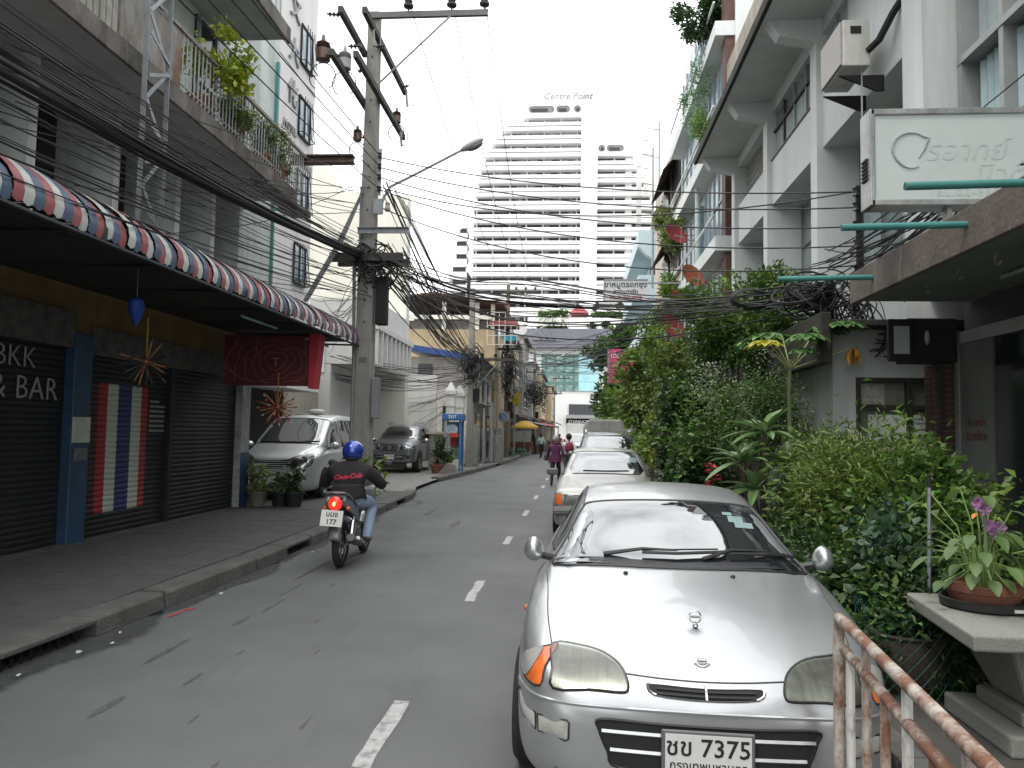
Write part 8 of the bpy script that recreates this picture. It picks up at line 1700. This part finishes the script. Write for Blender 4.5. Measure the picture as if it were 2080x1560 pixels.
# ================================================================ street furniture on the left, farther off
PB = thing('phone_booth', 'blue public phone booth standing beside the grey pole', 'phone booth', (-4.55, 29.4, .1)); BBL = mat('booth_blue', (.03, .13, .33), .5, var=.12)
for (x, y) in ((-4.85, 29.0), (-4.25, 29.0), (-4.85, 29.7), (-4.25, 29.7)): q = MB(); q.bx(x - .035, x + .035, y - .035, y + .035, .1, 2.2); q.build('post', BBL if x > -4.5 else STEEL, PB)
q = MB(); q.bx(-4.95, -4.15, 28.9, 29.8, 2.1, 2.35); q.build('roof', BBL, PB, bevel=.02)
text('booth_lettering', 'TOT', .16, (-4.55, 28.89, 2.22), (R(90), 0, 0), MATS['white_letters'], PB, bold=.004)
q = MB(); q.bx(-4.83, -4.27, 29.66, 29.68, .6, 2.05); q.build('back_pane', mat('booth_pane', (.35, .45, .45), .2, var=.3, scale=4), PB)
q = MB(); q.bx(-4.28, -4.26, 29.04, 29.66, .4, 2.05); q.build('side_panel', BBL, PB)
q = MB(); q.bx(-4.7, -4.4, 29.45, 29.64, 1.1, 1.6); q.build('telephone', mat('phone_red', (.4, .04, .03), .5), PB, bevel=.02)
q = MB(); q.prism(stadium(-4.78, -4.34, 1.55, 1.95, 0), 29.0, 29.03, 'y'); q.build('round_sign', mat('booth_sign', (.10, .25, .42), .5, col2=(.5, .5, .5), scale=5), PB)
q = MB(); q.prism(stadium(-4.68, -4.3, 1.45, 1.62, 0), 28.97, 28.995, 'y'); q.build('red_label', MATS['phone_red'], PB)
q = MB(); q.prism([(-4.95, .1), (-4.2, .1), (-4.35, .45), (-4.6, .5)], 28.2, 28.6, 'y'); tag(q.build('concrete_wedge', CONC), 'pale concrete wedge on the pavement before the phone booth', 'block')
for i, (x, y, w, d, h) in enumerate(((-3.95, 39.2, .55, .7, 1.5), (-4.05, 41, .7, .9, 1.9), (-4.6, 35.2, .5, .6, 2.0))):
    t = thing('utility_cabinet', 'grey green utility cabinet on the left pavement, ' + ['nearest the kerb edge', 'taller one behind it', 'right behind the grey pole'][i], 'cabinet', (x, y, .1), 'utility cabinets'); q = MB(); q.bx(x - w / 2, x + w / 2, y - d / 2, y + d / 2, .2, h); q.build('case', mat('cabinet_grey', (.26, .28, .26), .6, var=.1, dirt=.4), t, bevel=.02)
    q = MB(); q.bx(x - w / 2 - .05, x + w / 2 + .05, y - d / 2 - .05, y + d / 2 + .05, .1, .2); q.build('plinth', CONC, t); q = MB(); q.bx(x - .01, x + .01, y - d / 2 - .01, y - d / 2, .25, h - .05); q.build('door_gap', BLACK, t)
for i, (x, y) in enumerate(((-3.75, 38.2), (-3.9, 37.2), (-4.2, 36.4))):
    t = thing('steel_post', ['slim rusty post at the kerb', 'middle slim steel post by the cabinets', 'slim steel post nearest the booth pole'][i], 'post', (x, y, .1), 'steel posts by the cabinets'); q = MB(); q.tube([(x, y, .1), (x, y, 3.4 - .3 * i)], .045, 8); q.build('pipe', RUST if i == 0 else STEEL, t)
NS = thing('no_parking_sign', 'round blue no-parking sign on a thin post', 'sign', (-3.95, 44, .1)); q = MB(); q.tube([(-3.95, 44, .1), (-3.95, 44, 2.9)], .035, 8); q.build('post', STEEL, NS)
MY = Matrix.Rotation(R(90), 3, 'X'); q = MB(); q.lathe([(0, 0), (.30, 0), (.30, .02), (0, .02)], (-3.95, 43.93, 2.55), 26, MY); q.build('disc', mat('sign_pale_edge', (.45, .4, .4), .5), NS)
q = MB(); q.lathe([(0, 0), (.25, 0), (.25, .01), (0, .01)], (-3.95, 43.905, 2.55), 26, MY); q.build('blue_field', mat('sign_blue', (.09, .22, .36), .5), NS); q = MB(); q.beam((-4.13, 43.885, 2.73), (-3.77, 43.885, 2.37), .01, .06); q.build('slash', mat('sign_red', (.42, .25, .25), .5), NS)
FL = thing('yellow_flag', 'drooping yellow flag on a slanted staff at the left', 'flag', (-4.2, 50, 3.2)); q = MB(); q.tube([(-4.1, 50, 3.9), (-2.9, 50, 4.7)], .025, 6); q.build('staff', BARK, FL)
q = MB(); q.grid(lambda u, v: (-3.95 + .62 * u - .22 * v * u, 50 + .08 * math.sin(u * 9 + v * 3), 4.05 + .42 * u - v * (.55 + .55 * u) + .04 * math.sin(u * 14)), 12, 8); q.build('cloth', mat('yellow_flag_cloth', (.55, .48, .04), .8, var=.12, trans=.3), FL, smooth=True, solid=.005)
text('flag_emblem', 'ภ', .35, (-3.68, 49.86, 3.8), (R(90), 0, 0), mat('flag_ink', (.12, .1, .02), .8), FL)
TFS = thing('signal_box', 'black traffic signal head on a grey post behind the flag', 'signal', (-3.85, 51, .1)); q = MB(); q.tube([(-3.85, 51, .1), (-3.85, 51, 4.2)], .06, 8); q.build('post', STEEL, TFS); q = MB(); q.bx(-4.15, -3.95, 50.9, 51.1, 2.6, 3.7); q.build('head', BLACK, TFS, bevel=.03)
UM = thing('yellow_parasol', 'yellow street parasol over a food stall', 'parasol', (-3.35, 54, .1)); q = MB(); q.tube([(-3.35, 54, .1), (-3.35, 54, 2.55)], .025, 6); q.build('pole', STEEL, UM)
YEL = mat('parasol_yellow', (.58, .36, .06), .8, var=.08, trans=.25)
for k in range(10):
    a0, a1 = 2 * math.pi * k / 10, 2 * math.pi * (k + 1) / 10; q = MB(); vs = []
    for u in (0, .35, .7, 1.0, 1.02):
        z = 2.52 - .42 * u ** 1.7 - (.12 if u > 1 else 0); vs += [(-3.35 + .95 * u * math.cos(a), 54 + .95 * u * math.sin(a), z) for a in (a0, (a0 + a1) / 2, a1)]
    q.add(vs, [(i * 3 + j_, i * 3 + j_ + 1, i * 3 + j_ + 4, i * 3 + j_ + 3) for i in range(4) for j_ in range(2)]); q.build('canopy_panel', YEL, UM, smooth=True)
    q = MB(); q.tube([(-3.35, 54, 2.2), (-3.35 + .9 * math.cos(a0), 54 + .9 * math.sin(a0), 2.08)], .008, 4); q.build('rib', STEEL, UM)
for i, (x, y) in enumerate(((-4.05, 50.6), (-3.5, 51.6), (-3.2, 51.2))):
    t = thing('plastic_stool', 'green plastic stool by the food stall, ' + ['leftmost, behind the signal post', 'middle one', 'nearest the kerb'][i], 'stool', (x, y, .1), 'green plastic stools'); GS = mat('green_plastic', (.02, .22, .09), .5)
    q = MB(); q.bx(x - .15, x + .15, y - .15, y + .15, .52, .56); q.build('seat', GS, t, bevel=.02)
    for dx in (-1, 1):
        for dy in (-1, 1): q = MB(); q.beam((x + dx * .17, y + dy * .17, .1), (x + dx * .13, y + dy * .13, .52), .05, .05); q.build('leg', GS, t)
STL = thing('food_stall', 'dark food stall counter under the yellow parasol', 'stall', (-3.6, 56, .1)); q = MB(); q.bx(-4.4, -2.9, 55.4, 56.4, .6, 1.0); q.build('counter', mat('stall_wood', (.12, .05, .035), .7), STL); q = MB(); q.bx(-4.3, -3.0, 56.2, 56.3, 1.0, 1.8); q.build('glass_case', mat('case_glass', (.25, .28, .27), .2), STL)
for x in (-4.3, -3.0):
    for y in (55.5, 56.3): q = MB(); q.bx(x - .03, x + .03, y - .03, y + .03, .1, .6); q.build('leg', STEEL, STL)
for i, (x, y, c, lb) in enumerate(((-3.0, 60, (.16, .22, .26), 'blue-grey tarpaulin shade beyond the parasol'), (-2.7, 66, (.42, .05, .07), 'red canvas shade farther along the stalls'), (-2.2, 72, (.4, .2, .18), 'striped faded shade at the end of the stalls'))):
    t = thing('stall_shade', lb, 'awning', (x, y, .1), 'stall shades'); q = MB(); q.grid(lambda u, v: (x - .8 + 1.7 * u, y + 3.2 * v, 2.6 - .35 * u + .08 * math.sin(v * 9)), 6, 8); q.build('sheet', mat('shade_cloth_%d' % i, c, .8, var=.15), t, smooth=True, solid=.02)
    for dy in (.1, 3.0): q = MB(); q.tube([(x + .85, y + dy, .1), (x + .85, y + dy, 2.25)], .025, 5); q.build('pole', STEEL, t)
    q = MB(); q.bx(x - .6, x + .5, y + .4, y + 2.6, .1, .95); q.build('crates', mat('stall_wood', (0, 0, 0)), t)
